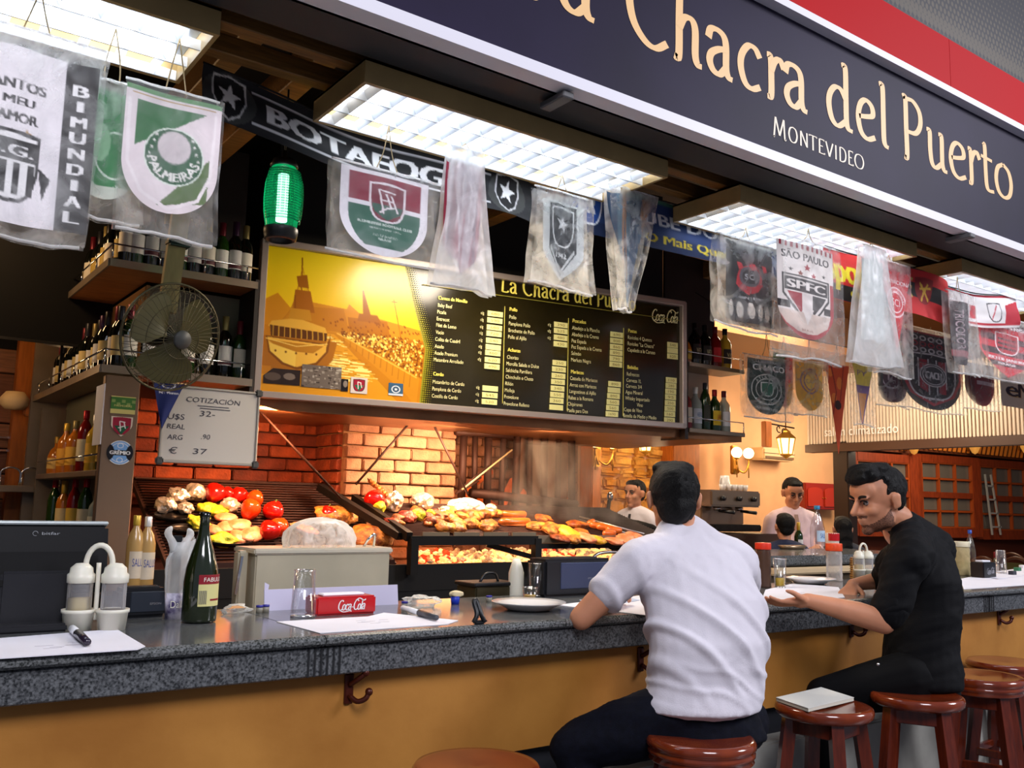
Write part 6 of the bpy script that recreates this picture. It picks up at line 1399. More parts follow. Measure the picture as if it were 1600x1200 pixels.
# ------------------------------------------------------------------ things on the bar counter
CZ = TOPZ
def onc(px, py, z=CZ): return at(px, py, Z=z)
WPL = mat('cream_plastic', 'e0dccb', .35, sss=.1)
def sheet(label, px, cat='paper', z=CZ, m=None, thick=.0015, curl=.0, marks=0, seed=1):
    P = [at(x, y, Z=z) for x, y in px]; c0 = sum(P, Vector())/len(P); t = thing('paper_sheet', label, cat, (c0.x, c0.y, z+.0005))
    poly = [((p-c0).x, (p-c0).y) for p in P]
    ar = sum(poly[i][0]*poly[(i+1) % len(poly)][1]-poly[(i+1) % len(poly)][0]*poly[i][1] for i in range(len(poly)))
    if ar < 0: poly = poly[::-1]
    MB().prism(poly, thick, ((1, 0, 0), (0, 1, 0), (0, 0, 1)), (0, 0, 0)).build('sheet', m or PAPER, t)
    if marks:
        mb = MB(); r = random.Random(seed)
        for k in range(marks):
            x = r.uniform(-.06, .05); y = -.05+.1*k/marks; mb.box((x, y, thick+.0004), (r.uniform(.02, .05), .002, .0004), rot=r.uniform(-.2, .2))
        mb.build('pencil_marks', mat('faint_pencil', 'a8a4b0', .8), t)
    return t
sheet('white paper placemat at the left end of the bar under a pen', [(-60, 1003), (182, 984), (227, 1011), (215, 1016), (-60, 1034)], marks=6, thick=.002)
sheet('white paper placemat before the red cola napkin box', [(432, 972), (575, 964), (600, 958), (716, 970), (700, 976), (500, 990)], marks=6, seed=3)
sheet('white paper placemat under the elbow of the man in white', [(870, 946), (1010, 930), (1080, 945), (1010, 962), (905, 950)], thick=.002)
sheet('blue-tinted leaflet in front of the man in white', [(905, 938), (960, 930), (1000, 938), (940, 948)], m=mat('blue_leaflet', 'b8c4dc', .7), z=CZ+.003)
sheet('white paper under the beer glass between the two men', [(1196, 922), (1240, 912), (1310, 918), (1320, 934), (1230, 944), (1190, 938)], marks=4)
sheet('white papers spread on the bar behind the man in black', [(1500, 905), (1560, 893), (1640, 895), (1640, 912), (1506, 921)])
sheet('loose top sheet lying on the papers at the right edge', [(1520, 897), (1600, 888), (1650, 893), (1560, 905)], z=CZ+.003)

def pen(label, a, b, r=.006, m1=None, m2=None, split=.5, z=CZ+.004, name='pen'):
    A = at(a[0], a[1], Z=z); B = at(b[0], b[1], Z=z); t = thing(name, label, 'pen', A); d = B-A
    MB().tube([(0, 0, r), d*split*.05+Vector((0, 0, r)), d*split+Vector((0, 0, r))], [r*.7, r, r], 10).build('barrel', m1, t); MB().tube([d*split+Vector((0, 0, r)), d+Vector((0, 0, r))], [r*1.15, r*.9], 10).build('cap', m2, t); return t
DKV = mat('dark_violet_plastic', '2a2030', .2, coat=.5); WPLA = mat('white_plastic', 'e8e8ea', .3)
pen('white marker with dark grey cap on the middle placemat', (628, 954), (682, 970), .010, WPLA, mat('grey_marker', '45464c', .3), .52, name='marker')
pen('dark folded corkscrew on the left paper', (112, 988), (136, 1010), .011, WPLA, DKV, .4, name='corkscrew')
# black binder-like opener standing near the plate
p = onc(747, 976); t = thing('bottle_opener', 'small black standing opener beside the plate', 'opener', p)
MB().tube(_cr([(-.018, 0, .008), (-.006, .0, .035), (-.006, .02, .072), (.006, .02, .074), (.010, 0, .035), (.024, -.005, .008)], 4), .008, 8).build('arms', BLACKPL, t); MB().box((.004, 0, .007), (.045, .016, .014), bev=.005).build('foot', BLACKPL, t)

def caddy(label, px, py, s=1.0, rz=0.0):
    p = onc(px, py); t = thing('condiment_caddy', label, 'caddy', p, rz, 'condiment caddies on the bar')
    for sx_, fill in ((-.048, 'c8b478'), (.048, '6a5a44')):
        MB().lathe([(.0, .0), (.040*s, 0), (.045*s, .05*s), (.049*s, .052*s), (.049*s, .062*s), (.043*s, .062*s), (.041*s, .012), (0, .01)], (sx_*s, 0, 0), 20).build('cup_holder', WPL, t)
        j = MB().lathe([(.0, .012), (.034*s, .012), (.036*s, .02), (.036*s, .142*s)], (sx_*s, 0, 0), 20, caps=False).build('jar', film('jar_plastic', 'd8d8dc', .30, .08, 3, .1, .3), t)
        MB().lathe([(0, .014), (.0325*s, .014), (.0325*s, (.095 if sx_ < 0 else .06)*s), (0, (.095 if sx_ < 0 else .06)*s)], (sx_*s, 0, 0), 16).build('contents', mat('condiment_'+fill, fill, .8), j)
        MB().lathe([(.0385*s, .140*s), (.0400*s, .142*s), (.0400*s, .165*s), (.034*s, .170*s), (.032*s, .185*s), (.018*s, .198*s), (.0, .20*s)], (sx_*s, 0, 0), 20).build('lid', WPL, j)
    MB().tube(_cr([(0, 0, .03*s), (0, 0, .14*s), (-.001, 0, .20*s)], 4), .007*s, 8).build('post', WPL, t)
    MB().tube([(.048*s*math.cos(a)*.78, 0, .195*s+.058*s*math.sin(a)) for a in np.linspace(-.3, math.pi+.3, 16)], .0085*s, 8).build('handle', WPL, t)
    return t
caddy('white twin-jar condiment caddy at the left end of the bar', 147, 984, .98, -.35)
caddy('white twin-jar condiment caddy before the face of the man in black', 1350, 902, .82, -.2)

# point of sale screen seen from behind
p = onc(50, 984); t = thing('till_screen', 'black touch-screen till seen from behind, left end of the bar', 'monitor', p, -.05)
A = at(-80, 806, Y=p.y); B = at(176, 811, Y=p.y); z1 = B.z-CZ; w_ = B.x-A.x; cx_ = (A.x+B.x)/2-p.x
tl = Matrix.Rotation(-.24, 3, 'X')
def tb(mb_): 
    mb_.v = [tuple(tl @ Vector(v)+Vector((cx_, .06, z1*.62))) for v in mb_.v]; return mb_
hh = z1*.64
tb(MB().box((0, 0, 0), (w_, .05, hh), bev=.012)).build('screen_body', mat('till_black', '060608', .5, spec=.2), t)
tb(MB().box((0, .003, hh/2+.003), (w_*.995, .056, .012), bev=.004)).build('top_edge', mat('till_silver', 'b8c0c0', .35, .3), t)
tb(MB().box((0, -.032, -hh*.2), (w_*.86, .03, hh*.55), bev=.012)).build('rear_cover', mat('till_black_2', '040405', .6, spec=.2), t)
mb = MB(); put_text(mb, 'bitfar', (.03, -.0265, hh*.33), (1, 0, 0), (0, 0, 1), .009, width=.05); mb.tube([(.012+.007*math.cos(a), -.0265, hh*.33+.004+.007*math.sin(a)) for a in np.linspace(0, 5.2, 12)], .001, 4); tb(mb).build('maker_mark', mat('grey_print', '8a8c90', .5), t)
tb(MB().sphere((w_*.33, -.0275, -.01), .003, 8, 6)).build('power_light', mat('green_led', '80ff60', emit='90ff60', es=3), t)
MB().box((0, .02, .085), (.19, .06, .17), bev=.008).build('stand', mat('till_stand', '1c1c20', .4), t); MB().box((0, .02, .012), (.24, .20, .024), bev=.006).build('stand_foot', mat('till_stand'), t)
def printer(label, xl, xr, yt, yb, dp, front, name='receipt_printer', Y=None):
    A = at(xl, yb, Z=CZ) if Y is None else at(xl, yb, Y=Y); yy = A.y; B = at(xr, yb, Y=yy); T_ = at(xl, yt, Y=yy); w_ = B.x-A.x; h_ = T_.z-CZ; t = thing(name, label, 'printer', ((A.x+B.x)/2, yy+dp/2, CZ))
    MB().box((0, 0, h_/2), (w_, dp, h_), bev=.012).build('body', mat('printer_black', '1b1c20', .32), t); MB().box((w_*.1, -dp/2-.001, h_*.55), (w_*.76, .006, h_*.7), bev=.003).build('front_cover', front, t)
    mb = MB(); put_text(mb, 'EPSON', (w_*.12, -dp/2-.0045, h_*.45), (1, 0, 0), (0, 0, 1), .007, width=.035); mb.build('maker_mark', mat('grey_print'), t)
    MB().box((0, 0, h_+.001), (w_*.7, dp*.5, .008), bev=.003).build('paper_flap', BLACKPL, t); return t
printer('black receipt printer between the till and the cutlery cup', 184, 261, 921, 968, .10, mat('printer_slate', '2c323c', .4))
printer('black and slate-blue receipt printer left of the man in white', 851, 956, 874, 934, .14, mat('printer_blue', '343c58', .4))

# green bottle with red and yellow label
p = onc(310, 972); t = thing('wine_bottle', 'tall open green wine bottle with red and yellow label on the bar', 'bottle', p)
s_ = (at(310, 800, Y=p.y).z-CZ)/.355
MB().lathe([(r_*s_, z_*s_) for r_, z_ in [(0, .004), (.030, 0), (.0535, .004), (.0555, .012), (.0555, .13), (.050, .175), (.036, .225), (.022, .27), (.0165, .30), (.0155, .335), (.0175, .337), (.0175, .350), (.013, .352), (.012, .345)]], n=28, caps=False).build('glass_body', mat('deep_green_glass', '18210a', .06, spec=.9, coat=.6), t)
MB().lathe([(.0183*s_, .342*s_), (.0185*s_, .354*s_), (.012*s_, .356*s_)], n=16, caps=False).build('rim', DG, t)
lo = label_arc(.0562*s_, .055*s_, .155*s_, -2.0, -.35).build('paper_label', mat('label_pale_yellow', 'd8d08c', .6), t)
label_arc(.0566*s_, .125*s_, .155*s_, -2.0, -.35).build('label_band', mat('label_crimson', '8c1020', .5), lo)
label_arc(.0566*s_, .072*s_, .078*s_, -1.3, -.5).build('label_band', mat('label_crimson'), lo)
def wrap_text(s, r, zc, h, a0, width, m, parent, nm='label_print'):
    v, tr, w = text_tris(s); k = width/w; mb = MB(); mb.add([((r)*math.cos(a0+x*k/r), (r)*math.sin(a0+x*k/r), zc-h/2+y*h/.72) for x, y in v], [tuple(f) for f in tr]); return mb.build(nm, m, parent)
wrap_text('FABULOSO', .0572*s_, .140*s_, .014*s_, -1.72, .10*s_, mat('label_white_print', 'f0ecdc', .5), lo)
mb = MB()
for k in range(9): a = -1.95+k*.05; r_ = .0568*s_; mb.add([(r_*math.cos(a), r_*math.sin(a), .062*s_), (r_*math.cos(a+.025), r_*math.sin(a+.025), .062*s_), (r_*math.cos(a+.025), r_*math.sin(a+.025), .105*s_), (r_*math.cos(a), r_*math.sin(a), .105*s_)], [(0, 1, 2, 3)])
mb.build('bar_code', mat('bar_print', '4a4a5c', .6), lo)
# purple cup with a bag of plastic cutlery
p = onc(270, 967); t = thing('cutlery_cup', 'purple printed cup holding a white plastic bag, left of the green bottle', 'cup', p)
MB().lathe([(0, 0), (.026, 0), (.030, .085), (.028, .085), (.024, .006), (0, .006)], n=20).build('cup', mat('purple_print', '35245e', .4, noise=.6, nscale=26, col2='e0dcec'), t)
wrap_text('Dalla', .0300, .05, .024, -2.2, .05, mat('label_white_print'), t)
rs = random.Random(4)
nx, nz = 18, 26; S, T = np.meshgrid(np.linspace(0, 2*np.pi, nx), np.linspace(0, 1, nz)); rr_ = .022+.012*np.sin(T*3)+.007*wn(S*2, T*6, 5, 3)
P_ = np.stack([rr_*np.cos(S)*(1+.5*T)+.02*T, rr_*np.sin(S), .06+.20*T+.01*wn(S, T*4, 8, 2)], -1); link('bag_film', grid_mesh('bag_film', P_, None, BAG_THICK), None, t)
for dx, ln in ((-.02, .07), (.026, .06)): MB().tube(_cr([(dx*.4, 0, .22), (dx, .0, .25), (dx*1.6, .01, .25+ln*.4), (dx*1.2, 0, .25+ln*.7)], 4), [.018, .016, .014, .014, .013, .012, .011, .012, .013, .012, .010, .008, .004][:13], 7).build('bag_handle', BAG_THICK, t)
MB().box((.0, .005, .16), (.03, .006, .22), bev=.002).build('dark_insert', BLACKPL, t)

def tumbler(label, px, py, ytop, r_, fill=None, fcol='c8a020', z=CZ, inv=False, grp=None):
    p = at(px, py, Z=z); h_ = at(px, ytop, Y=p.y).z-z; t = thing('drinking_glass', label, 'glass', p, 0, grp)
    a, b = (r_*1.08, r_*.90) if inv else (r_*.88, r_*1.06)
    MB().lathe([(0, 0), (a, 0), (a*1.0, .006), (b, h_), (b-.0025, h_), (a-.004, .012), (0, .011)], n=24).build('glass_body', film('clear_glass', 'dfe8ea', .10, .05, 4, .2, .2), t)
    MB().tube([(b*math.cos(x), b*math.sin(x), h_) for x in np.linspace(0, 2*math.pi, 24, endpoint=False)], .0016, 5, closed=True).build('rim', film('glass_rim', 'f4f8fa', .5, .05, 4, .1, .2), t)
    MB().lathe([(0, .001), (a*.98, .001), (a*.98, .009), (0, .009)], n=20).build('base', film('glass_rim'), t)
    if fill: MB().lathe([(0, .013), (a-.005, .013), (a-.005+(b-a)*fill, h_*fill), (0, h_*fill)], n=20).build('drink', mat('drink_'+fcol, fcol, .1, alpha=.85), t)
    return t
tumbler('upturned tall glass left of the red cola napkin box', 473, 964, 891, .040, inv=True)
tumbler('tall empty glass left of the slate-blue printer', 838, 932, 880, .034)
tumbler('small glass of yellow drink behind the plate', 828, 940, 918, .030, .5, 'c8a85a')
tumbler('glass with a little beer between the two men', 1219, 919, 873, .032, .35, 'd8b428')
tumbler('upturned glass by the papers at the right edge', 1565, 897, 860, .034, inv=True)

# red cola napkin box
RD = mat('cola_red', 'c01018', .28, coat=.4)
A = onc(494, 963); B = at(587, 961, Y=A.y); T_ = at(494, 934, Y=A.y); w_ = B.x-A.x; h_ = T_.z-CZ
t = thing('napkin_box', 'red cola napkin dispenser with white script on the bar', 'box', ((A.x+B.x)/2, A.y+.05, CZ))
MB().box((0, 0, h_/2), (w_, .10, h_), bev=.006).build('box_body', RD, t)
mb = MB(); cola(mb, -w_*.16, h_*.26, w_*.46, h_*.50, lambda a, b: Vector((a, -.0512, b))); mb.build('script_logo', mat('white_letter'), t)
MB().box((0, 0, h_+.004), (w_*.7, .05, .01), bev=.004).build('napkins', PAPER, t)
# white card behind
A = onc(412, 962); yy = 3.24; a0 = at(413, 955, Y=yy); b0 = at(622, 951, Y=yy); zt = at(413, 922, Y=yy).z; zt2 = at(620, 914, Y=yy).z
t = thing('card_stand', 'folded white card standing behind the upturned glass', 'card', ((a0.x+b0.x)/2, yy, CZ)); hw = (b0.x-a0.x)/2
MB().add([(-hw, .0, 0), (hw, .0, 0), (hw, .012, zt2-CZ), (-hw, .012, zt-CZ)]+[(-hw, .004, 0), (hw, .004, 0), (hw, .016, zt2-CZ), (-hw, .016, zt-CZ)], [(0, 1, 2, 3), (7, 6, 5, 4), (0, 4, 5, 1), (1, 5, 6, 2), (2, 6, 7, 3), (3, 7, 4, 0)]).build('front_leaf', mat('lilac_white_card', 'c8c4dc', .6), t)
MB().add([(-hw, .004, 0), (-hw-.0, .02, 0), (-hw+.02, .018, .09), (-hw, .012, .10)], [(0, 1, 2, 3)]).build('side_leaf', mat('lilac_white_card'), t)
# cream steel bin with plastic bag
yb_ = 3.62; A = at(399, 857, Y=yb_); B = at(608, 857, Y=yb_); h_ = (A.z+B.z)/2-BZ
t = thing('cream_box', 'large cream metal box on the work bench with a plastic bag on top', 'box', ((A.x+B.x)/2, yb_+.10, BZ)); w_ = B.x-A.x
CRM = mat('cream_metal', 'b8b098', .4, .2, noise=.08, nscale=4)
MB().box((0, 0, h_/2), (w_, .22, h_), bev=.006).build('box_body', CRM, t); MB().box((0, 0, h_-.01), (w_+.02, .24, .025), bev=.006).build('rim', mat('cream_rim', 'cfc8b4', .35, .3), t)
MB().box((-w_/2-.035, -.04, h_*.5), (.04, .06, h_*.96), bev=.008).build('side_post', CRM, t); MB().bar((-w_/2-.045, -.08, h_*.92), (-w_/2-.065, -.085, h_*.50), .010).build('hanging_tongs', CHROME, t)
MB().tube(_cr([(w_*.38, 0, h_), (w_*.40, -.02, h_+.035), (w_*.45, -.02, h_+.055), (w_*.46, 0, h_)], 4), .006, 7).build('clip', CHROME, t)
pb = Vector((at(505, 850, Y=yb_+.05).x, yb_+.09, BZ+h_+.004))
nx, nz = 44, 20; S, T = np.meshgrid(np.linspace(0, 2*np.pi, nx), np.linspace(0, 1, nz)); prof = np.cos(T*np.pi/2)**.8
rr_ = 1+.12*wn(S*1, T*2, 9, 3)+.07*wn(S*7, T*3, 3, 2, ridged=True); X = .165*np.cos(S)*rr_*(1-T**2.2)**.5; Yv = .10*np.sin(S)*rr_*(1-T**2.2)**.5; Z = .125*T*(1+.15*wn(S*2, T*3, 6, 2))
ob = link('plastic_bag', grid_mesh('plastic_bag', np.stack([X+.01*T, Yv, Z], -1), None, film('thin_white_bag', 'efeae4', .50, .3, 22, .6, .45)), None, None, pb); tag(ob, 'thin white plastic bag lying on the cream box', 'bag')
# bread
p = at(363, 932, Y=3.55); p.z = BZ; hb = at(363, 915, Y=3.55).z-at(363, 945, Y=3.55).z; o = blob('bread_roll', (p.x, 3.50, BZ+.10), (.062, .055, .05), mat('bread_crust', 'd8882c', .5, noise=.2, nscale=8, col2='e8a850', bump=.2), 5, .05); tag(o, 'golden bread roll behind the counter right of the green bottle', 'bread')
cr = MB().box((p.x, 3.50, BZ+.03), (.22, .16, .06), bev=.01).build('wooden_tray', mat('tray_wood', '6a4a2a', .6)); tag(cr, 'wooden tray under the bread roll', 'tray')
# small clutter on the far edge
def scrap(px, py, s, label, m=None, seed=1):
    p = onc(px, py); o = blob('crumpled_film', (p.x, p.y, CZ+s*.33), (s*1.4, s*.7, s*.42), m or BAG_CLEAR, seed, .5, 3.0); return tag(o, label, 'wrapper')
scrap(370, 957, .035, 'crumpled clear film right of the green bottle', seed=3); scrap(660, 948, .055, 'crumpled clear film behind the marker', BAG, seed=4)
p = onc(711, 944); t = thing('small_cup', 'small blue cup with a paper napkin in it', 'cup', p); MB().lathe([(0, 0), (.016, 0), (.019, .032), (.017, .032), (.014, .004), (0, .004)], n=16).build('cup', mat('royal_blue', '1c38b8', .4), t); blob('napkin', (0.004, 0, .040), (.030, .018, .013), mat('napkin_tan', 'd8c8a0', .8), 7, .3, parent=t)
for k, (px, py) in enumerate(((405, 958), (415, 957), (632, 951), (764, 941))):
    p = onc(px, py); t = thing('bottle_cap_jar', ['small jar with blue lid, left of the white card', 'second small jar with blue lid, touching the white card', 'small blue-lidded jar by the marker', 'small blue-lidded jar behind the plate'][k], 'jar', p); MB().lathe([(0, 0), (.012, 0), (.012, .022), (0, .022)], n=12).build('jar_body', mat('jar_grey', '8a8678', .3), t); MB().lathe([(.0125, .020), (.0125, .027), (0, .028)], n=12).build('lid', mat('blue_lid', '2a2a8a', .4), t)
# plate
p = onc(826, 953); t = thing('dinner_plate', 'white oval plate on the bar left of the man in white', 'plate', p); MB().lathe([(0, .004), (.06, .002), (.075, .0), (.09, .006), (.118, .022), (.142, .030), (.143, .033), (.118, .027), (.088, .012), (0, .010)], n=40).build('plate_body', mat('porcelain', 'e4e2e0', .15, coat=.4), t)
p = onc(1265, 912); t = thing('dinner_plate', 'white plate left of the orange-lidded jar', 'plate', p); MB().lathe([(0, .004), (.06, .002), (.075, .0), (.09, .006), (.118, .022), (.142, .030), (.143, .033), (.118, .027), (.088, .012), (0, .010)], n=40).build('plate_body', mat('porcelain'), t)
# cream squeeze bottle, dark steel box
p = at(806, 930, Y=3.42); hh = at(806, 873, Y=3.42).z-BZ; t = thing('squeeze_bottle', 'cream plastic bottle behind the counter, left of the tall empty glass', 'bottle', (p.x, 3.42, BZ)); MB().lathe([(0, 0), (.034, 0), (.035, .01), (.035, hh*.80), (.024, hh*.92), (.016, hh), (0, hh)], n=20).build('bottle_body', WPL, t)
p = at(770, 915, Y=3.45); t = thing('steel_box', 'dark lidded steel box behind the plate', 'box', (p.x, 3.50, BZ)); hh = p.z-BZ; MB().box((0, 0, hh/2), (.22, .16, hh), bev=.006).build('box_body', mat('olive_steel', '4a4430', .35, .5), t); MB().box((0, 0, hh+.008), (.24, .17, .016), bev=.004).build('lid', BLACKPL, t); MB().tube(_cr([(-.05, -.02, hh+.014), (-.02, -.02, hh+.05), (.03, -.02, hh+.05), (.05, -.02, hh+.014)], 4), .006, 7).build('handle', BLACKPL, t)
# bottles at the foot of the column
for k, px in enumerate((209, 227)):
    p = at(px, 885, Y=4.05); z0 = BZ; hh = at(px, 805+k*2, Y=4.05).z; sc = .30/.301
    t = bottle('tall', mat('frosted_amber', 'b08a50', .2, spec=.7), 'c9a23a' if k == 0 else 'e0dcd4', 'c8b8a0', (p.x, 4.05, hh-.312), ['mineral water bottle beside the bronze column', 'mineral water bottle right of the one beside the column'][k], 'mineral water bottles', word='SALUS', wcol='3a4a8a', rz=.2)
ld = MB().box((at(218, 885, Y=4.05).x, 4.08, (hh-.312)/2), (.30, .24, hh-.312), bev=.005).build('low_cabinet', mat('black_cabinet', '17130f', .5)); tag(ld, 'low black cabinet carrying the two mineral water bottles', 'cabinet')
# right group
def jar(label, px, py, ytop, r_, lidc, bodym, z=CZ, lidh=.2, cat='jar'):
    p = at(px, py, Z=z); h_ = at(px, ytop, Y=p.y).z-z; t = thing('storage_jar', label, cat, p)
    mb = MB().lathe([(0, 0), (r_*.95, 0), (r_, .01)]+[(r_*(1 if k % 2 else .95), h_*(1-lidh)*(k+1)/9) for k in range(8)]+[(r_*.9, h_*(1-lidh))], n=20, caps=False); mb.build('jar_body', bodym, t)
    MB().lathe([(r_*1.02, h_*(1-lidh)), (r_*1.04, h_*(1-lidh)+.004), (r_*1.04, h_-.004), (r_, h_), (0, h_)], n=20).build('lid', mat('lid_'+lidc, lidc, .4), t); return t
jar('ribbed clear jar with an orange lid beside the hand of the man in black', 1304, 908, 849, .046, 'e0481a', film('ribbed_plastic', 'e0dcd8', .35, .1, 5, .2, .3), lidh=.2)
jar('red-lidded dark jar just right of the man in white', 1193, 918, 848, .040, 'd03018', mat('dark_jar', '4a3428', .3), lidh=.15)
t = jar('cream plastic container behind the back of the man in black', 1502, 899, 846, .060, 'd8ceb0', film('cream_film', 'd8c898', .72, .3, 12, .2, .3), lidh=.16)
MB().lathe([(0, .01), (.052, .01), (.052, .09), (0, .09)], n=16).build('contents', mat('yellow_contents', 'b8a868', .7, noise=.3, nscale=60), t)
def pet(label, px, py, ytop, r_, capc, z=CZ, lab=None, word=None):
    p = at(px, py, Z=z); h_ = at(px, ytop, Y=p.y).z-z; t = thing('plastic_bottle', label, 'bottle', p)
    MB().lathe([(0, 0), (r_*.9, 0), (r_, .01), (r_*.97, h_*.2), (r_, h_*.3), (r_, h_*.55), (r_*.7, h_*.74), (r_*.32, h_*.88), (r_*.3, h_*.93)], n=20, caps=False).build('bottle_body', film('pet_plastic', 'e4eaf0', .28, .06, 8, .4, .3), t)
    MB().lathe([(r_*.38, h_*.92), (r_*.40, h_*.925), (r_*.40, h_), (0, h_)], n=14).build('cap', mat('cap_'+capc, capc, .4), t)
    if lab: lo = label_arc(r_+.001, h_*.28, h_*.50).build('paper_label', mat('label_'+lab, lab, .5), t); wrap_text(word, r_+.0015, h_*.40, h_*.10, -2.1, r_*1.1, mat('ink_blue', '2a5aa0', .5), lo)
    return t
pet('clear plastic bottle with blue cap behind the back of the man in black', 1518, 900, 828, .032, '2a50a8')
p = onc(1544, 903); t = thing('cola_box', 'black cola napkin box at the right end of the bar', 'box', (p.x, p.y+.03, CZ)); MB().box((0, 0, .05), (.16, .09, .10), bev=.006).build('box_body', mat('black_box', '15151a', .3), t); mb = MB(); cola(mb, -.04, .03, .09, .03, lambda a, b: Vector((a, -.0455, b))); mb.build('script_logo', mat('silver_print', '9a9aa0', .4), t); MB().box((0, 0, .105), (.10, .05, .012), bev=.003).build('napkins', PAPER, t)
for k, (px, py, col) in enumerate(((1590, 893, '2a6a4a'), (1598, 889, 'e8e8ec'), (1582, 899, '30303a'))):
    p = onc(px, py); t = thing('sachet_box', ['small green box near the right edge of the bar', 'small white box near the right edge of the bar', 'small dark box near the right edge of the bar'][k], 'box', p); MB().box((0, 0, .015), (.05, .035, .03), bev=.003).build('box_body', mat('sachet_'+col, col, .5), t)
# spiral notebook and a small framed menu
p = onc(1331, 905); t = thing('spiral_notebook', 'upright spiral-bound menu beside the orange-lidded jar', 'menu', p, .5); MB().box((0.02, 0, .065), (.07, .012, .13), bev=.002).build('pages', mat('menu_brown', '7a4a1c', .5), t)
for k in range(9): MB().tube([(-.016+.008*math.cos(a), .011*math.sin(a), .012+k*.013) for a in np.linspace(0, 2*math.pi, 10, endpoint=False)], .0018, 4, closed=True).build('ring', mat('brass_wire', 'c89a3a', .3, .8), t)
# return counter things
RZ = 1.195
pet('large water bottle on the second counter', 1278, 868, 790, .050, '2a88b8', RZ, 'b8d0e4', 'SALUS')
p = at(1301, 866, Z=RZ); t = thing('cola_cup', 'red and white paper cola cup on the second counter', 'cup', p); MB().lathe([(0, 0), (.040, 0), (.052, .155), (0, .155)], n=20).build('cup_body', mat('cup_pale', 'd8c4b8', .5), t); lo = label_arc(.0518, .10, .155, -3.1, 0).build('cup_band', RD, t); wrap_text('Cola', .054, .07, .035, -2.1, .06, RD, t)
p = at(1238, 858, Z=RZ); t = thing('serving_tray', 'shallow oval metal tray on the second counter', 'tray', p); MB().lathe([(0, .004), (.12, .004), (.15, .03), (.155, .03), (.125, 0), (0, 0)], n=28, sy=.55).build('tray_body', mat('tray_tan_steel', '9a8468', .3, .6), t)
for k in range(3): blob('leftovers', (-.05+.05*k, 0, .015), (.03, .02, .015), MEATB[2], k+5, .3, parent=t)

# ------------------------------------------------------------------ bar stools
SWOOD = mat('dark_red_varnish', '6a2410', .14, noise=.3, nscale=7, stretch=(1, 1, .3), col2='8a3a16', coat=.7); SWOOD2 = mat('stool_leg_wood', '5c1f0c', .25, noise=.25, nscale=8, stretch=(8, 8, 1), coat=.4)
def stool(px, py, label, zs=.765, rz=0.0, rad=.185, flat=False):
    p = at(px, py, Z=zs); t = thing('bar_stool', label, 'stool', (p.x, p.y, 0), rz, 'round wooden bar stools')
    if flat: prof = [(0, zs-.045), (rad*.93, zs-.045), (rad*.98, zs-.035), (rad, zs-.018), (rad*.98, zs-.006), (rad*.93, zs), (rad*.85, zs-.002), (0, zs-.006)]
    else: prof = [(0, zs-.075), (rad*.92, zs-.075), (rad*.96, zs-.068), (rad*.92, zs-.056), (rad*.98, zs-.050), (rad*.98, zs-.040), (rad*.94, zs-.033), (rad, zs-.026), (rad, zs-.012), (rad*.95, zs), (rad*.86, zs-.001), (0, zs-.008)]
    MB().lathe(prof, n=48).build('seat', SWOOD, t)
    ap = MB()
    zb_ = zs-(.045 if flat else .075)
    leg = MB().bar((rad*.50, rad*.50, zb_), (rad*.86, rad*.86, 0), .046, .046, up=(1, -1, 0)).mesh('leg'); leg.materials.append(SWOOD2)
    for k in range(4): o = link('leg', leg, None, t); o.rotation_euler = (0, 0, k*math.pi/2)
    for z_, nm in ((zb_-.035, 'apron'), (zs*.42, 'stretcher')):
        f_ = (zb_-z_)/zb_; rr_ = rad*(.50+.36*f_); st = MB().box((0, -rr_, 0), (2*rr_-.02, .022, .055 if nm == 'apron' else .038), bev=.004).mesh(nm); st.materials.append(SWOOD2)
        for k in range(4): o = link(nm, st, None, t, (0, 0, z_)); o.rotation_euler = (0, 0, k*math.pi/2)
    return t
stool(1095, 1150, 'round wooden stool under the man in white', rz=.3, rad=.178)
stool(1432, 1083, 'round wooden stool under the man in black', rz=.5, flat=True)
stool(1287, 1100, 'empty round wooden stool with a white notebook on it', rz=.15, flat=True)
stool(745, 1193, 'wooden stool cut off by the bottom edge, only its seat top in view', rz=.2)
stool(1531, 1054, 'ring-edged empty stool right of the man in black', rz=.35, rad=.19)
stool(1572, 1033, 'ring-edged empty stool farthest right, nearer the bar', rz=.1, rad=.19)
# notebook on the stool
A = [at(x, y, Z=.772) for x, y in ((1213, 1093), (1283, 1077), (1334, 1093), (1263, 1110))]; c0 = sum(A, Vector())/4
t = thing('notebook', 'white paperback notebook lying on the empty stool', 'book', (c0.x, c0.y, .7665)); poly = [((q-c0).x, (q-c0).y) for q in A]
ar = sum(poly[i][0]*poly[(i+1) % 4][1]-poly[(i+1) % 4][0]*poly[i][1] for i in range(4)); poly = poly if ar > 0 else poly[::-1]
MB().prism(poly, .012, ((1, 0, 0), (0, 1, 0), (0, 0, 1))).build('pages', mat('page_edges', 'd0ccbc', .8), t); MB().prism([(x*1.01, y*1.01) for x, y in poly], .002, ((1, 0, 0), (0, 1, 0), (0, 0, 1)), (0, 0, .012)).build('cover', mat('white_cover', 'dcdcd4', .5), t)
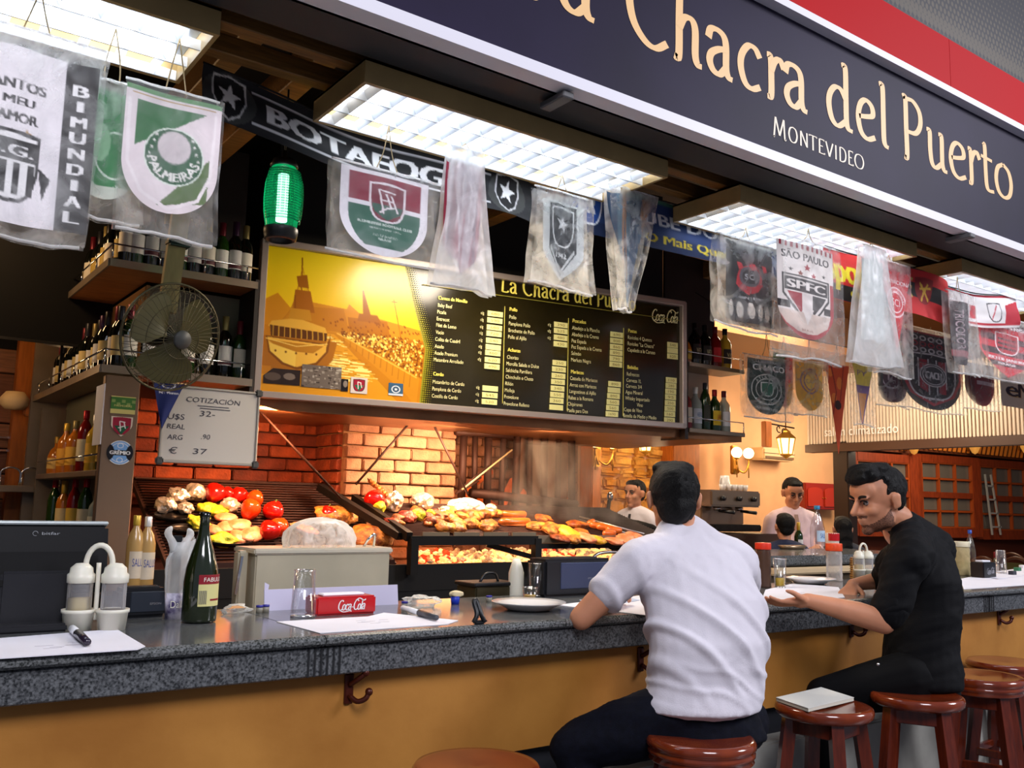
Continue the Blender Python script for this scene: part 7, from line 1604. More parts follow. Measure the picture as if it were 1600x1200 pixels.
# ------------------------------------------------------------------ people
SKIN = mat('skin', 'c98a68', .5, noise=.10, nscale=7, sss=.12, spec=.4); HAIRM = mat('black_hair', '080605', .5, noise=.5, nscale=60, stretch=(3, 3, .6), bump=1.0, bscale=140, spec=.3)
def VV(*a): return Vector(a)
class Fig:
    """closed lofts and ellipsoids that the voxel remesher fuses into one continuous surface"""
    def __init__(s): s.mb = MB()
    def limb(s, pts, radii, n=14, flat=1.0, ref=None):
        P = [Vector(p) for p in pts]; R_ = list(radii); Q = []; RR = []
        for i in range(len(P)-1):
            for k in range(4):
                t_ = k/4; Q.append(P[i].lerp(P[i+1], t_)); RR.append(R_[i]+(R_[i+1]-R_[i])*t_)
        Q.append(P[-1]); RR.append(R_[-1]); s.mb.tube(Q, RR, n)
        for p, r_ in ((P[0], R_[0]), (P[-1], R_[-1])): s.mb.sphere(p, r_*.99, n, 8)
        for p, r_ in zip(P[1:-1], R_[1:-1]): s.mb.sphere(p, r_*.995, n, 8)
        return s
    def trunk(s, rings, yaw, n=24):
        """rings: (centre, half width, half depth, tilt, yaw offset)"""
        vs = []; rr_ = [(rings[0][0]+VV(0, 0, 0), rings[0][1]*.6, rings[0][2]*.6)]+[r_[:3] for r_ in rings]
        rr_.append((rings[-1][0], rings[-1][1]*.5, rings[-1][2]*.5))
        rt_ = VV(math.cos(yaw), -math.sin(yaw), 0); fw_ = VV(math.sin(yaw), math.cos(yaw), 0)
        for i, (c, a, b) in enumerate(rr_):
            up_ = VV(0, 0, 1); c = Vector(c)
            if i == 0: c = c-VV(0, 0, .03)
            if i == len(rr_)-1: c = c+VV(0, 0, .02)
            for k in range(n):
                t_ = 2*math.pi*k/n; cx_, sx_ = math.cos(t_), math.sin(t_)
                cx_ = math.copysign(abs(cx_)**.85, cx_); sx_ = math.copysign(abs(sx_)**.9, sx_)
                vs.append(c+rt_*a*cx_+fw_*b*sx_)
        m_ = len(rr_); fs = []
        for i in range(m_-1):
            for k in range(n): fs.append((i*n+k, i*n+(k+1) % n, (i+1)*n+(k+1) % n, (i+1)*n+k))
        fs.append(tuple(range(n-1, -1, -1))); fs.append(tuple((m_-1)*n+k for k in range(n))); s.mb.add(vs, fs); return s
    def ell(s, c, r_, M=None, rot=None):
        m3 = (M.to_3x3() if M else Matrix.Identity(3)); c = (M @ Vector(c)) if M else Vector(c)
        s.mb.sphere(c, 1.0, 16, 12, r_, (m3 @ rot) if rot is not None else m3); return s
    def mesh(s, name, vox, m, parent, smooth=6, disp=None, loc=None, sf=.5):
        me = s.mb.mesh(name); o = bpy.data.objects.new(name, me); COL.objects.link(o)
        md = o.modifiers.new('r', 'REMESH'); md.mode = 'VOXEL'; md.voxel_size = vox; md.use_smooth_shade = True
        sm = o.modifiers.new('s', 'SMOOTH'); sm.factor = sf; sm.iterations = smooth
        dg = bpy.context.evaluated_depsgraph_get(); me2 = bpy.data.meshes.new_from_object(o.evaluated_get(dg)); bpy.data.objects.remove(o); bpy.data.meshes.remove(me)
        n = len(me2.vertices); co = np.empty(n*3, np.float32); me2.vertices.foreach_get('co', co); co = co.reshape(-1, 3)
        if disp is not None:
            nr = np.empty(n*3, np.float32); me2.vertices.foreach_get('normal', nr); nr = nr.reshape(-1, 3); co = co+nr*disp(co, nr)[:, None]
        if parent is not None: co = co-np.array(parent.location)
        me2.vertices.foreach_set('co', co.reshape(-1).astype(np.float32)); me2.polygons.foreach_set('use_smooth', np.ones(len(me2.polygons), bool)); me2.name = name; me2.update()
        me2.materials.clear(); me2.materials.append(m); return link(name, me2, None, parent)
def head_mat(c, fwd, up=(0, 0, 1), s=1.0):
    f_ = Vector(fwd).normalized(); u_ = Vector(up); r_ = f_.cross(u_).normalized(); u_ = r_.cross(f_)
    M = Matrix.Identity(4)
    for i in range(3): M[i][0] = r_[i]*s; M[i][1] = f_[i]*s; M[i][2] = u_[i]*s; M[i][3] = c[i]
    return M
def add_head(F, M, jaw=1.0, nose=1.0):
    s = M.to_scale()[0]
    def e(c, r_, rot=None): F.ell(c, r_, M, rot)
    e((0, -.012, .030), (.076, .096, .092)); e((0, .030, -.030), (.062, .062, .070)); e((0, .032, -.066), (.052*jaw, .052, .044)); e((0, .072, -.096), (.024, .020, .018)); e((0, .055, .050), (.060, .042, .046))
    for sx_ in (-1, 1):
        e((sx_*.036, .060, -.022), (.026, .026, .026)); e((sx_*.028, .083, .028), (.026, .012, .010)); e((sx_*.046, .010, -.066), (.014, .034, .030))
        e((sx_*.083, -.012, .000), (.0095, .019, .031), Matrix.Rotation(-.25, 3, 'X')); e((sx_*.087, -.018, .012), (.008, .014, .017)); e((sx_*.080, -.004, -.022), (.008, .010, .012))
        e((sx_*.012, .094, -.028), (.009, .010, .008))
    F.limb([M @ VV(0, .088, .022), M @ VV(0, .103, .0), M @ VV(0, .116*nose, -.022)], [.009*s, .0105*s, .0125*s]); e((0, .100, -.030), (.010, .014, .008))
    e((0, .087, -.052), (.024, .014, .0075)); e((0, .085, -.064), (.021, .014, .0085)); e((0, .076, -.075), (.020, .012, .010))
def face_parts(M, parent, brow=True, beard=None, look=0.0):
    s = M.to_scale()[0]; Lc = Vector(parent.location)
    def sph(name, c, r_, m_, sc=(1, 1, 1)): mb = MB().sphere((M @ Vector(c))-Lc, r_*s, 12, 8, sc, M.to_3x3().normalized()); return mb.build(name, m_, parent)
    for sx_ in (-1, 1):
        sph('eye', (sx_*.030,   .0795, .009), .0098, mat('eye_white', '8a7e78', .8, spec=.1)); sph('iris', (sx_*.030+look, .0875, .008), .0050, mat('dark_iris', '1a0e08', .5), (1, .6, 1))
        a = [M @ VV(sx_*x, y, z)-Lc for x, y, z in ((.012, .0925, .026), (.026, .0955, .034), (.040, .088, .034), (.050, .078, .026))]; MB().tube(_cr(a, 3), [.0028*s, .0045*s]+[.005*s]*6+[.0028*s, .002*s], 6).build('eyebrow', HAIRM, parent)
        a = [M @ VV(sx_*x, y, z)-Lc for x, y, z in ((.016, .0905, .014), (.026, .0935, .0195), (.036, .0895, .0185), (.044, .082, .012))]; MB().tube(_cr(a, 3), .0022*s, 6).build('eyelid', HAIRM, parent)
def add_hand(F, wrist, d, nrm, s=1.0, curl=.5, left=True, spread=.2, thumb=1.0):
    """wrist point, pointing direction, back-of-hand normal"""
    d = Vector(d).normalized(); n_ = Vector(nrm); n_ = (n_-d*n_.dot(d)).normalized(); side = d.cross(n_)*(1 if left else -1)   # side: towards the thumb
    w = Vector(wrist)
    F.limb([w, w+d*.03*s], [.024*s, .026*s])
    for k in range(4): F.limb([w+d*.02*s+side*(.010-.006*k)*s, w+d*.088*s+side*(.031-.0205*k)*s-n_*(.002)], [.017*s, .0125*s])
    Ls = (.072, .080, .075, .058)
    for k in range(4):
        p = w+d*.086*s+side*(.031-.0205*k)*s; dd = (d+side*(.10-.07*k)*spread*3).normalized(); a = 0
        pts = [p]; 
        for j, (q, c_) in enumerate(((.42, .55), (.33, .9), (.25, .6))):
            a += curl*c_; v = dd*math.cos(a)-n_*math.sin(a); p = p+v*Ls[k]*q*s; pts.append(p)
        F.limb(pts, [.0100*s, .0092*s, .0085*s, .0070*s], 10)
    p0_ = w+d*.022*s+side*.022*s; t1 = (side*.75+d*.65-n_*.25*thumb).normalized(); p1 = p0_+t1*.042*s; t2 = (d*.8+side*.35-n_*.5*thumb).normalized(); p2 = p1+t2*.030*s; p3 = p2+(d*.9-n_*.4*thumb).normalized()*.024*s
    F.limb([p0_, p1, p2, p3], [.015*s, .0125*s, .0105*s, .008*s], 10)
def wrinkles(seed, amp, fx, fz, axis=(1, 0, 0), base=.0):
    ax_ = np.array(axis, float)
    def f(co, nr):
        u = co @ ax_*fx; v = co[:, 2]*fz+co[:, 1]*6
        return base+amp*wn(u, v, seed, 3, ridged=True)
    return f

# ---- man in the white T-shirt, seen from behind
TSH = mat('white_cotton', 'd9d4dc', .75, sheen=.2, bump=.12, bscale=220); JEAN = mat('dark_navy_denim', '080a16', .85, spec=.2, noise=.25, nscale=60, bump=.2, bscale=300)
root = thing('person', 'man in white T-shirt and dark jeans seen from behind, sitting at the bar', 'person', (2.44, 2.22, .76))
yaw = .42
hc = at(1052, 782, Y=2.50); MA = head_mat(hc, (math.sin(.62), math.cos(.62), -.10), s=1.13)
hip = at(1103, 1128, Y=2.25); wst = at(1104, 1062, Y=2.25); mid = at(1106, 1000, Y=2.26); che = at(1098, 930, Y=2.33); sho = at(1076, 862, Y=2.42); nek = at(1066, 822, Y=2.47)
shL = at(992, 880, Y=2.46); shR = at(1152, 880, Y=2.34); elL = at(908, 966, Y=2.57); wrL = at(965, 935, Y=2.78); elR = at(1166, 955, Y=2.60); wrR = at(1110, 935, Y=2.80)
wrL.z = max(wrL.z, 1.15); wrR.z = 1.15; elR.z = max(elR.z, 1.15)
F = Fig()
F.trunk([(hip, .165, .13), (wst, .150, .11), (mid, .165, .115), (che, .180, .12), (sho, .165, .09), (nek, .06, .06)], yaw)
F.limb([nek-VV(0, 0, .03), hc-VV(0, .02, .06)], [.068, .064]); add_head(F, MA)
F.limb([shL, shL.lerp(elL, .5)+VV(0, 0, -.005), elL, ], [.062, .052, .043]); F.limb([elL, elL.lerp(wrL, .4), wrL], [.042, .040, .027])
F.limb([shR, elR], [.060, .043]); F.limb([elR, wrR], [.042, .027])
add_hand(F, wrL, (.5, .8, .05), (0, 0, 1), 1.0, .35, left=True); add_hand(F, wrR, (-.2, .95, .05), (0, 0, 1), 1.0, .35, left=False)
F.mesh('body', .0060, SKIN, root, 7)
F = Fig()
F.trunk([(at(1096, 1105, Y=2.24), .205, .150), (wst, .200, .145), (mid, .207, .148), (che, .220, .150), (sho, .195, .125), (nek+VV(0, 0, -.005), .084, .080)], yaw)
F.limb([shL+VV(.02, 0, .0), shL.lerp(elL, .50)], [.084, .068]); F.limb([shR, shR.lerp(elR, .62)], [.084, .068]); F.limb([nek+VV(-.03, .01, -.02), sho+VV(-.08, .03, -.005), shL+VV(.015, 0, .005)], [.066, .086, .082]); F.limb([nek+VV(.03, -.01, -.02), sho+VV(.08, -.03, -.005), shR], [.066, .088, .086])
def tsh(co, nr):
    z = co[:, 2]; x = co[:, 0]
    # folds fan from the right waist up to the shoulder blades, and bunch at the hem
    u = (x-2.62)*3.0+(z-.85)*2.2; f1 = np.exp(-((z-1.08)/.16)**2)*np.maximum(0, np.sin(u*15+wn(x*6, z*6, 5, 2)*2.2))**2*.018
    f2 = np.exp(-((z-.93)/.07)**2)*np.maximum(0, np.sin(z*80+x*26+wn(x*9, z*7, 8, 2)*3.0))**2*.008
    return f1+f2+.004*wn(x*16, z*12+co[:, 1]*9, 3, 3, ridged=True)
F.mesh('t_shirt', .0085, TSH, root, 4, tsh)
F = Fig()
knL = at(893, 1168, Y=2.50); knR = VV(2.62, 2.63, .80); knR = VV(hip.x+.20, 2.60, hip.z-.03)
F.trunk([(at(1108, 1150, Y=2.24), .20, .155), (hip, .188, .150), (at(1100, 1100, Y=2.25), .170, .125)], yaw)
hl = at(1050, 1122, Y=2.30); hr = at(1150, 1128, Y=2.26)
F.limb([hl, hl.lerp(knL, .5)+VV(0, 0, .005), knL], [.125, .108, .078]); F.limb([knL, knL+VV(.10, -.10, -.42)], [.074, .052]); F.limb([hr, knR], [.115, .075]); F.limb([knR, knR+VV(-.02, -.12, -.42)], [.072, .052])
F.mesh('jeans', .010, JEAN, root, 6, wrinkles(7, .006, 22, 20, (1, .4, 0)))
MB().tube([(hip+VV(-.10+.02*k, -.150+.0012*k*k*.2, -.045-.006*k*(3-k)*.2))-Vector(root.location) for k in range(4)], .002, 5).build('pocket_seam', mat('seam_blue', '2c3048', .8), root)
F = Fig()
for c_, r_ in (((0, -.026, .038), (.0835, .096, .090)), ((0, -.052, -.018), (.066, .060, .070)), ((0, .026, .090), (.062, .055, .042)), ((-.03, .0, .108), (.04, .05, .024)), ((.03, -.02, .108), (.04, .05, .022))): F.ell(c_, r_, MA)
def hairf(seed, a=.004):
    return lambda co, nr: a*wn(co[:, 0]*60+co[:, 1]*30, co[:, 2]*28+co[:, 1]*22, seed, 3, ridged=True)
F.mesh('hair', .0055, HAIRM, root, 5, hairf(2, .0055))

# ---- man in the black shirt, turned to him
BSH = mat('black_shirt_cotton', '060609', .8, spec=.2, bump=.1, bscale=200)
root = thing('person', 'dark-haired bearded man in black shirt with rolled sleeves, sitting at the bar', 'person', (3.84, 2.29, .76))
hc = at(1372, 782, Y=2.42); MB_ = head_mat(hc, (-.86, .28, -.22), (-.10, 0, 1), s=1.22)
yaw = -.75
hip = at(1432, 1052, Y=2.30); wst = at(1440, 1000, Y=2.30); mid = at(1444, 950, Y=2.31); che = at(1440, 905, Y=2.33); sho = at(1434, 850, Y=2.37); nek = at(1406, 818, Y=2.41)
shN = at(1420, 880, Y=2.20); elN = at(1381, 972, Y=2.24); wrN = at(1262, 938, Y=2.42); shF = at(1404, 872, Y=2.56); elF = at(1378, 906, Y=2.72); wrF = at(1332, 914, Y=2.78)
F = Fig()
F.trunk([(hip, .17, .13), (wst, .16, .12), (mid, .17, .125), (che, .18, .13), (sho, .16, .09), (nek, .065, .065)], yaw)
F.limb([nek-VV(0, 0, .04), nek+VV(-.02, 0, .02), hc+VV(.035, 0, -.06)], [.075, .070, .068]); add_head(F, MB_, 1.06, 1.03)
F.limb([shN, elN], [.062, .050]); F.limb([elN, elN.lerp(wrN, .35)+VV(0, 0, .004), wrN], [.049, .050, .030]); F.limb([shF, elF], [.06, .048]); F.limb([elF, wrF], [.046, .030])
add_hand(F, wrN, (-.86, .50, -.13), (.1, -.35, -.9), 1.12, .30, left=True, spread=.25); add_hand(F, wrF, (-.72, -.25, -.30), (-.45, -.2, .85), 1.12, .75, left=False)
F.mesh('body', .0062, SKIN, root, 6)
F = Fig()
F.trunk([(at(1438, 1066, Y=2.30), .205, .165), (wst, .185, .150), (mid, .190, .152), (che, .205, .155), (sho, .185, .118), (nek+VV(.01, 0, -.012), .094, .092)], yaw); F.limb([nek+VV(.035, -.01, -.03), sho+VV(.07, -.02, -.03)], [.085, .12]); F.limb([nek+VV(.01, -.03, -.03), shN+VV(.03, 0, .03)], [.07, .085])
F.limb([shN+VV(0, .02, 0), shN.lerp(elN, .50), shN.lerp(elN, .78)], [.088, .080, .072]); F.limb([shF, shF.lerp(elF, .95)], [.085, .066]); F.limb([sho, shN], [.105, .090]); F.limb([sho, shF], [.10, .085])
F.mesh('shirt', .0085, BSH, root, 4, wrinkles(14, .010, 16, 14, (.7, .7, 0)))
ar_ = elN-shN; e0 = shN.lerp(elN, .86); u_ = ar_.normalized()
q = Fig(); q.limb([shN.lerp(elN, .68), shN.lerp(elN, .84)], [.076, .075]); q.mesh('rolled_cuff', .008, BSH, root, 3, wrinkles(3, .004, 30, 30))
F = Fig(); cl = nek+VV(-.012, 0, .012)
MB().tube([(cl+VV(.068*math.cos(a)-.004, .068*math.sin(a), .020*math.cos(a)+.004))-Vector(root.location) for a in np.linspace(-2.5, 2.5, 22)], .014, 8).build('collar', BSH, root)
F = Fig(); knA = at(1287, 1086, Y=2.52); knB = at(1310, 1075, Y=2.78); hl = at(1420, 1062, Y=2.28); hr = at(1430, 1060, Y=2.44)
F.trunk([(at(1435, 1078, Y=2.32), .20, .165), (hip, .185, .15)], yaw); F.limb([hl, hl.lerp(knA, .5), knA], [.125, .105, .078]); F.limb([knA, knA+VV(.05, .02, -.42), knA+VV(.06, .02, -.5)], [.075, .055, .05]); F.limb([hr, knB], [.12, .075]); F.limb([knB, knB+VV(.05, -.08, -.45)], [.072, .052])
F.mesh('trousers', .010, mat('black_trousers', '050507', .85, spec=.2), root, 6, wrinkles(9, .005, 20, 18, (.7, .7, 0)))
MB().sphere(at(1372, 1038, Y=2.16)-Vector(root.location), .006, 8, 6).build('button', CHROME, root)
F = Fig()
for c_, r_ in (((0, -.028, .042), (.0815, .092, .084)), ((0, -.060, -.005), (.062, .045, .055)), ((0, .030, .100), (.066, .060, .036)), ((0, .074, .100), (.054, .036, .028)), ((0, .040, .122), (.056, .060, .026)), ((0, -.01, .115), (.060, .06, .024))): F.ell(c_, r_, MB_)
F.mesh('hair', .0055, HAIRM, root, 4, hairf(4, .006))
STUB = mat('stubble', '4a2c20', .75, noise=.35, nscale=220, col2='8a5c44')
bo = [o_ for o_ in root.children if o_.name.startswith('body')][0]; bm_ = bo.data; Mi = MB_.inverted(); keep = []; L0 = Vector(root.location)
for pl in bm_.polygons:
    q = Mi @ (Vector(pl.center)+L0)
    if q.length > .16 or q.z < -.122 or q.y < -.012: continue
    jaw_ = q.z < -.030-.55*max(0, q.y-.0) and (q.z > -.118) and q.y > -.005 and abs(q.x) > .0
    lips = abs(q.x) < .021 and -.0715 < q.z < -.0465 and q.y > .078
    mous = abs(q.x) < .027 and -.0475 < q.z < -.037 and q.y > .078
    if (jaw_ or mous or (q.z < -.072 and q.y > .02)) and not lips: keep.append(pl.index)
ids = {}; vs = []; fs = []
for k in keep:
    pl = bm_.polygons[k]; f_ = []
    for vi in pl.vertices:
        if vi not in ids: ids[vi] = len(vs); v_ = bm_.vertices[vi]; vs.append(v_.co+v_.normal*.0012)
        f_.append(ids[vi])
    fs.append(tuple(f_))
mb = MB(); mb.add(vs, fs, True); mb.build('beard', STUB, root)
face_parts(MB_, root)

# ---- smaller people in the dining room
def figure(label, px, py, Y, fwd, shirt, sz, pants='15151c', hair=HAIRM, long_hair=False, seated=False, tie=None, arms=True, glasses=False, bald=0, zfloor=0.0, noface=False, armpose=0, vox=.011):
    hc = at(px, py, Y=Y); f_ = Vector(fwd).normalized(); yaw_ = math.atan2(f_.x, f_.y); rt_ = VV(math.cos(yaw_), -math.sin(yaw_), 0); ff = VV(math.sin(yaw_), math.cos(yaw_), 0)
    hz = hc.z; base = VV(hc.x, hc.y, zfloor); root = thing('person', label, 'person', base); M_ = head_mat(hc, fwd, s=sz); b = hc-ff*.02
    nk = b-VV(0, 0, .135*sz); sh = b-VV(0, 0, .215*sz); ch_ = b-VV(0, 0, .38*sz); ws = b-VV(0, 0, .58*sz); hp = b-VV(0, 0, .76*sz)
    F = Fig(); F.trunk([(hp, .15*sz, .11*sz), (ws, .13*sz, .10*sz), (ch_, .16*sz, .11*sz), (sh, .15*sz, .08*sz), (nk, .055*sz, .055*sz)], yaw_); F.limb([nk-VV(0, 0, .03), hc-VV(0, 0, .06)], [.055*sz, .05*sz]); add_head(F, M_)
    el = []; wr = []
    for sg_ in (-1, 1):
        s_ = sh+rt_*sg_*.17*sz-VV(0, 0, .02); e_ = s_+rt_*sg_*.07*sz-VV(0, 0, .27*sz)+ff*.02; w_ = e_+ff*.20*sz+VV(0, 0, .03+.06*armpose)-rt_*sg_*.12*sz
        el.append((s_, e_, w_)); F.limb([s_, e_], [.052*sz, .042*sz]); F.limb([e_, w_], [.040*sz, .026*sz]); add_hand(F, w_, ff*.8-rt_*sg_*.5+VV(0, 0, -.1), VV(0, 0, 1), sz, .6, left=(sg_ < 0))
    F.mesh('body', .0075, SKIN, root, 4)
    F = Fig(); F.limb([sh-rt_*.14*sz, nk-VV(0, 0, .03), sh+rt_*.14*sz], [.075*sz, .075*sz, .075*sz]); F.trunk([(hp, .185*sz, .135*sz), (ws, .165*sz, .125*sz), (ch_, .19*sz, .135*sz), (sh, .175*sz, .10*sz), (nk+VV(0, 0, .005), .072*sz, .072*sz)], yaw_)
    for s_, e_, w_ in el: F.limb([s_, e_], [.070*sz, .058*sz]); F.limb([e_, e_.lerp(w_, .75)], [.055*sz, .042*sz])
    F.mesh('shirt', vox, shirt, root, 3, wrinkles(int(px), .006, 18, 16))
    F = Fig(); hpz = hp.z
    for sg_ in (-1, 1):
        a = hp+rt_*sg_*.09*sz
        if seated: k_ = a+ff*.42*sz-VV(0, 0, .02); F.limb([a, k_], [.10*sz, .07*sz]); F.limb([k_, VV(k_.x, k_.y, zfloor+.08)], [.065*sz, .05*sz])
        else: F.limb([a, VV(a.x, a.y, (hpz+zfloor)/2), VV(a.x, a.y, zfloor+.06)], [.105*sz, .075*sz, .055*sz])
    F.trunk([(hp-VV(0, 0, .08), .17*sz, .13*sz), (hp+VV(0, 0, .05), .17*sz, .125*sz)], yaw_)
    F.mesh('trousers', .014, mat('pants_'+pants, pants, .8), root, 3)
    F = Fig()
    if not bald:
        for c_, r_ in (((0, -.028, .042), (.0825, .094, .086)), ((0, -.058, -.010), (.064, .048, .060)), ((0, .030, .092), (.062, .052, .034))): F.ell(c_, r_, M_)
    else:
        for c_, r_ in (((0, -.034, .036), (.0815, .092, .080)), ((0, -.058, -.010), (.064, .048, .060))): F.ell(c_, r_, M_)
    if long_hair:
        for c_, r_ in (((0, -.070, -.06), (.075, .05, .10)), ((0, -.085, -.16), (.065, .04, .10)), ((0, -.09, -.25), (.045, .03, .08))): F.ell(c_, r_, M_)
    F.mesh('hair', .008, hair, root, 3, hairf(int(px), .004))
    if not noface: face_parts(M_, root)
    if tie:
        a = nk+ff*.085*sz-VV(0, 0, .04); b_ = ch_+ff*.155*sz-VV(0, 0, .06); w0 = rt_*.022*sz; L0 = Vector(root.location)
        MB().add([a-w0*.6-L0, a+w0*.6-L0, b_+w0*1.4-L0, b_-VV(0, 0, .05)-L0, b_-w0*1.4-L0]+[p+ff*.008-L0 for p in (a-w0*.6, a+w0*.6, b_+w0*1.4, b_-VV(0, 0, .05), b_-w0*1.4)], [(4, 3, 2, 1, 0), (5, 6, 7, 8, 9), (0, 1, 6, 5), (1, 2, 7, 6), (2, 3, 8, 7), (3, 4, 9, 8), (4, 0, 5, 9)]).build('tie', tie, root)
    if glasses:
        for sg_ in (-1, 1): MB().tube([M_ @ VV(sg_*.030+.020*math.cos(a), .098, .008+.014*math.sin(a))-Vector(root.location) for a in np.linspace(0, 2*math.pi, 14, endpoint=False)], .002, 5, closed=True).build('spectacle_rim', DKMETAL, root)
    return root
WSH = mat('waiter_white_shirt', 'd8d0d4', .7); PSH = mat('waiter_pale_pink_shirt', 'e4c8cc', .7)
figure('waiter with dark tie and white shirt, in profile before the stone wall', 992, 772, 6.0, (-.92, -.15, -.05), WSH, 1.0, tie=mat('black_tie', '101018', .6))
figure('waiter in glasses, pale pink shirt and beige tie, looking down in the dining room', 1239, 771, 5.45, (-.55, -.80, -.35), PSH, 1.14, tie=mat('beige_tie', 'a88878', .6), glasses=True, armpose=1)
figure('seated diner with short black hair and dark blue top, below the standing waiter', 1226, 824, 5.15, (.55, .80, 0), mat('navy_top', '1c2440', .8), .98, seated=True, noface=True, zfloor=.35)
figure('seated woman with long dark ponytail in a dark top, left of the man in black', 1316, 828, 5.1, (.6, .75, 0), mat('charcoal_top', '2a2c34', .8), 1.0, seated=True, noface=True, long_hair=True, zfloor=.35)
# ------------------------------------------------------------------ behind the bar and in the dining room
GLOBE = mat('lamp_globe', 'ffe8c0', emit='ffd9a0', es=9); BRASS = mat('brass', 'a8762c', .3, .8)
def sconce(label, px, py, sep, Y=7.25):
    p = at(px, py, Y=Y); s_ = sep/F_PX*10.0; t = thing('wall_sconce', label, 'lamp', (p.x, p.y, p.z), 0)
    MB().box((0, .03, -.05), (.10, .05, .34), bev=.01).build('backplate', BRASS, t)
    for sg_ in (-1, 1):
        MB().tube(_cr([(0, 0, -.15), (sg_*s_*.5, -.08, -.20), (sg_*s_, -.10, -.10), (sg_*s_, -.10, -.04)], 4), .011, 7).build('arm', BRASS, t)
        MB().lathe([(0, -.05), (.03, -.045), (.035, -.03), (.0, -.03)], (sg_*s_, -.10, 0), 12).build('cup', BRASS, t); MB().cyl((sg_*s_, -.10, -.06), (sg_*s_*1.0, -.10, -.26), .007, n=6).build('drop', BRASS, t)
        MB().sphere((sg_*s_, -.10, .03), .062, 14, 10).build('globe', GLOBE, t)
    point('sconce_light', (p.x, p.y-.25, p.z+.05), 9, (1.0, .74, .42), .08)
sconce('two-globe wall lamp on the post by the stone wall', 934, 696, 17)
sconce('two-globe wall lamp on the broad pillar above the coffee machine', 1150, 712, 15)
# hanging lanterns
def lantern(label, px, py, Y, s=1.0, chain=.35):
    p = at(px, py, Y=Y); t = thing('lantern', label, 'lamp', (p.x, p.y, p.z))
    MB().lathe([(.055*s, -.10*s), (.085*s, .06*s)], n=6, smooth=False, caps=False).build('glass', mat('lantern_glass', 'ffe0a0', .3, emit='ffd080', es=2.6), t)
    MB().lathe([(.0, -.15*s), (.012*s, -.135*s), (.058*s, -.105*s), (.056*s, -.095*s), (0, -.09*s)], n=6, smooth=False).build('bottom_cap', BRASS, t)
    MB().lathe([(.092*s, .055*s), (.095*s, .065*s), (.04*s, .115*s), (.035*s, .13*s), (.0, .16*s)], n=6, smooth=False).build('roof', BRASS, t)
    for k in range(6): a = k*math.pi/3; MB().bar((.056*s*math.cos(a), .056*s*math.sin(a), -.10*s), (.087*s*math.cos(a), .087*s*math.sin(a), .06*s), .009*s).build('glazing_bar', BRASS, t)
    MB().cyl((0, 0, .15*s), (0, 0, .15*s+chain), .006, n=6).build('chain', DKMETAL, t)
    point('lantern_light', (p.x, p.y-.2, p.z-.25*s), 6, (1.0, .76, .45), .08); return t
lantern('six-sided lit lantern hanging in the dining room right of the pillar', 1228, 694, 6.0, 1.05, .9)
lantern('small lantern half hidden under the hood edge', 1008, 690, 7.0, 1.0, 1.1)
p = at(1212, 672, Y=6.0); t = thing('scroll_bracket', 'wrought scroll bracket on a wooden arm beside the lantern', 'bracket', p); 
for k in range(3): c0 = VV(.05+k*.085, 0, .02-.02*k); MB().tube([c0+VV((.012+.006*a)*math.cos(a), 0, (.012+.006*a)*math.sin(a)) for a in np.linspace(0, 5.2, 18)], .006, 6).build('scroll', DKMETAL, t)
MB().box((-.12, .02, -.05), (.10, .06, .26), bev=.006).build('arm', ORWOOD, t); MB().tube([(-.10, 0, .06), (.30, 0, .04)], .008, 6).build('rod', DKMETAL, t)
# air conditioner
A = at(1180, 699, Y=7.42); B = at(1229, 722, Y=7.42); t = thing('air_conditioner', 'cream wall air conditioner behind the lantern', 'air conditioner', ((A.x+B.x)/2, 7.40, (A.z+B.z)/2)); w_, h_ = B.x-A.x, A.z-B.z
MB().box((0, 0, 0), (w_, .22, h_), bev=.02).build('casing', mat('cream_casing', 'd8b484', .5), t); MB().box((0, -.112, -h_*.28), (w_*.9, .01, .03)).build('vent_slot', mat('slot_brown', '6a4a2a', .6), t); MB().box((0, -.112, h_*.05), (w_*.98, .008, .008)).build('seam', mat('slot_brown'), t)
# red wall cabinet
A = at(1247, 754, Y=7.45); B = at(1301, 797, Y=7.45); t = thing('wall_cabinet', 'red-brown wall cabinet with arched doors right of the waiter in glasses', 'cabinet', ((A.x+B.x)/2, 7.42, (A.z+B.z)/2)); w_, h_ = B.x-A.x, A.z-B.z
MB().box((0, 0, 0), (w_, .16, h_), bev=.01).build('cabinet_body', mat('cherry_wood', '8a1e0a', .35, coat=.3), t)
for sg_ in (-1, 1):
    q = w_*.21; d_ = MB().prism([(-q, -h_*.38), (q, -h_*.38)]+[(q*math.cos(a), h_*.22+h_*.12*math.sin(a)) for a in np.linspace(0, math.pi, 9)], .012, o=(sg_*w_*.245, -.095, 0)).build('door', mat('cherry_door', 'a42a10', .35, coat=.3), t); MB().sphere((sg_*w_*.04, -.10, -.02), .008, 8, 6).build('knob', BRASS, d_)
# coffee machine on a back bench
A = at(1098, 765, Y=5.6); B = at(1176, 830, Y=5.6); w_, h_ = B.x-A.x, A.z-B.z
t = thing('coffee_bench', 'dark bench carrying the coffee machine', 'bench', ((A.x+B.x)/2, 5.75, 0)); MB().box((0, 0, (B.z-.02)/2), (w_+.9, .6, B.z-.02), bev=.01).build('bench_body', mat('bench_brown', '3a2416', .5), t)
t = thing('coffee_machine', 'steel espresso machine behind the head of the man in white', 'coffee machine', ((A.x+B.x)/2, 5.70, B.z)); SM = mat('satin_steel', 'a88e74', .28, .8)
MB().box((0, 0, h_*.80), (w_, .40, h_*.40), bev=.015).build('upper_body', SM, t); MB().box((0, .08, h_*.30), (w_*.86, .24, h_*.60), bev=.01).build('rear_body', SM, t); MB().box((0, -.02, .03), (w_*.95, .40, .06), bev=.01).build('drip_tray', DKMETAL, t)
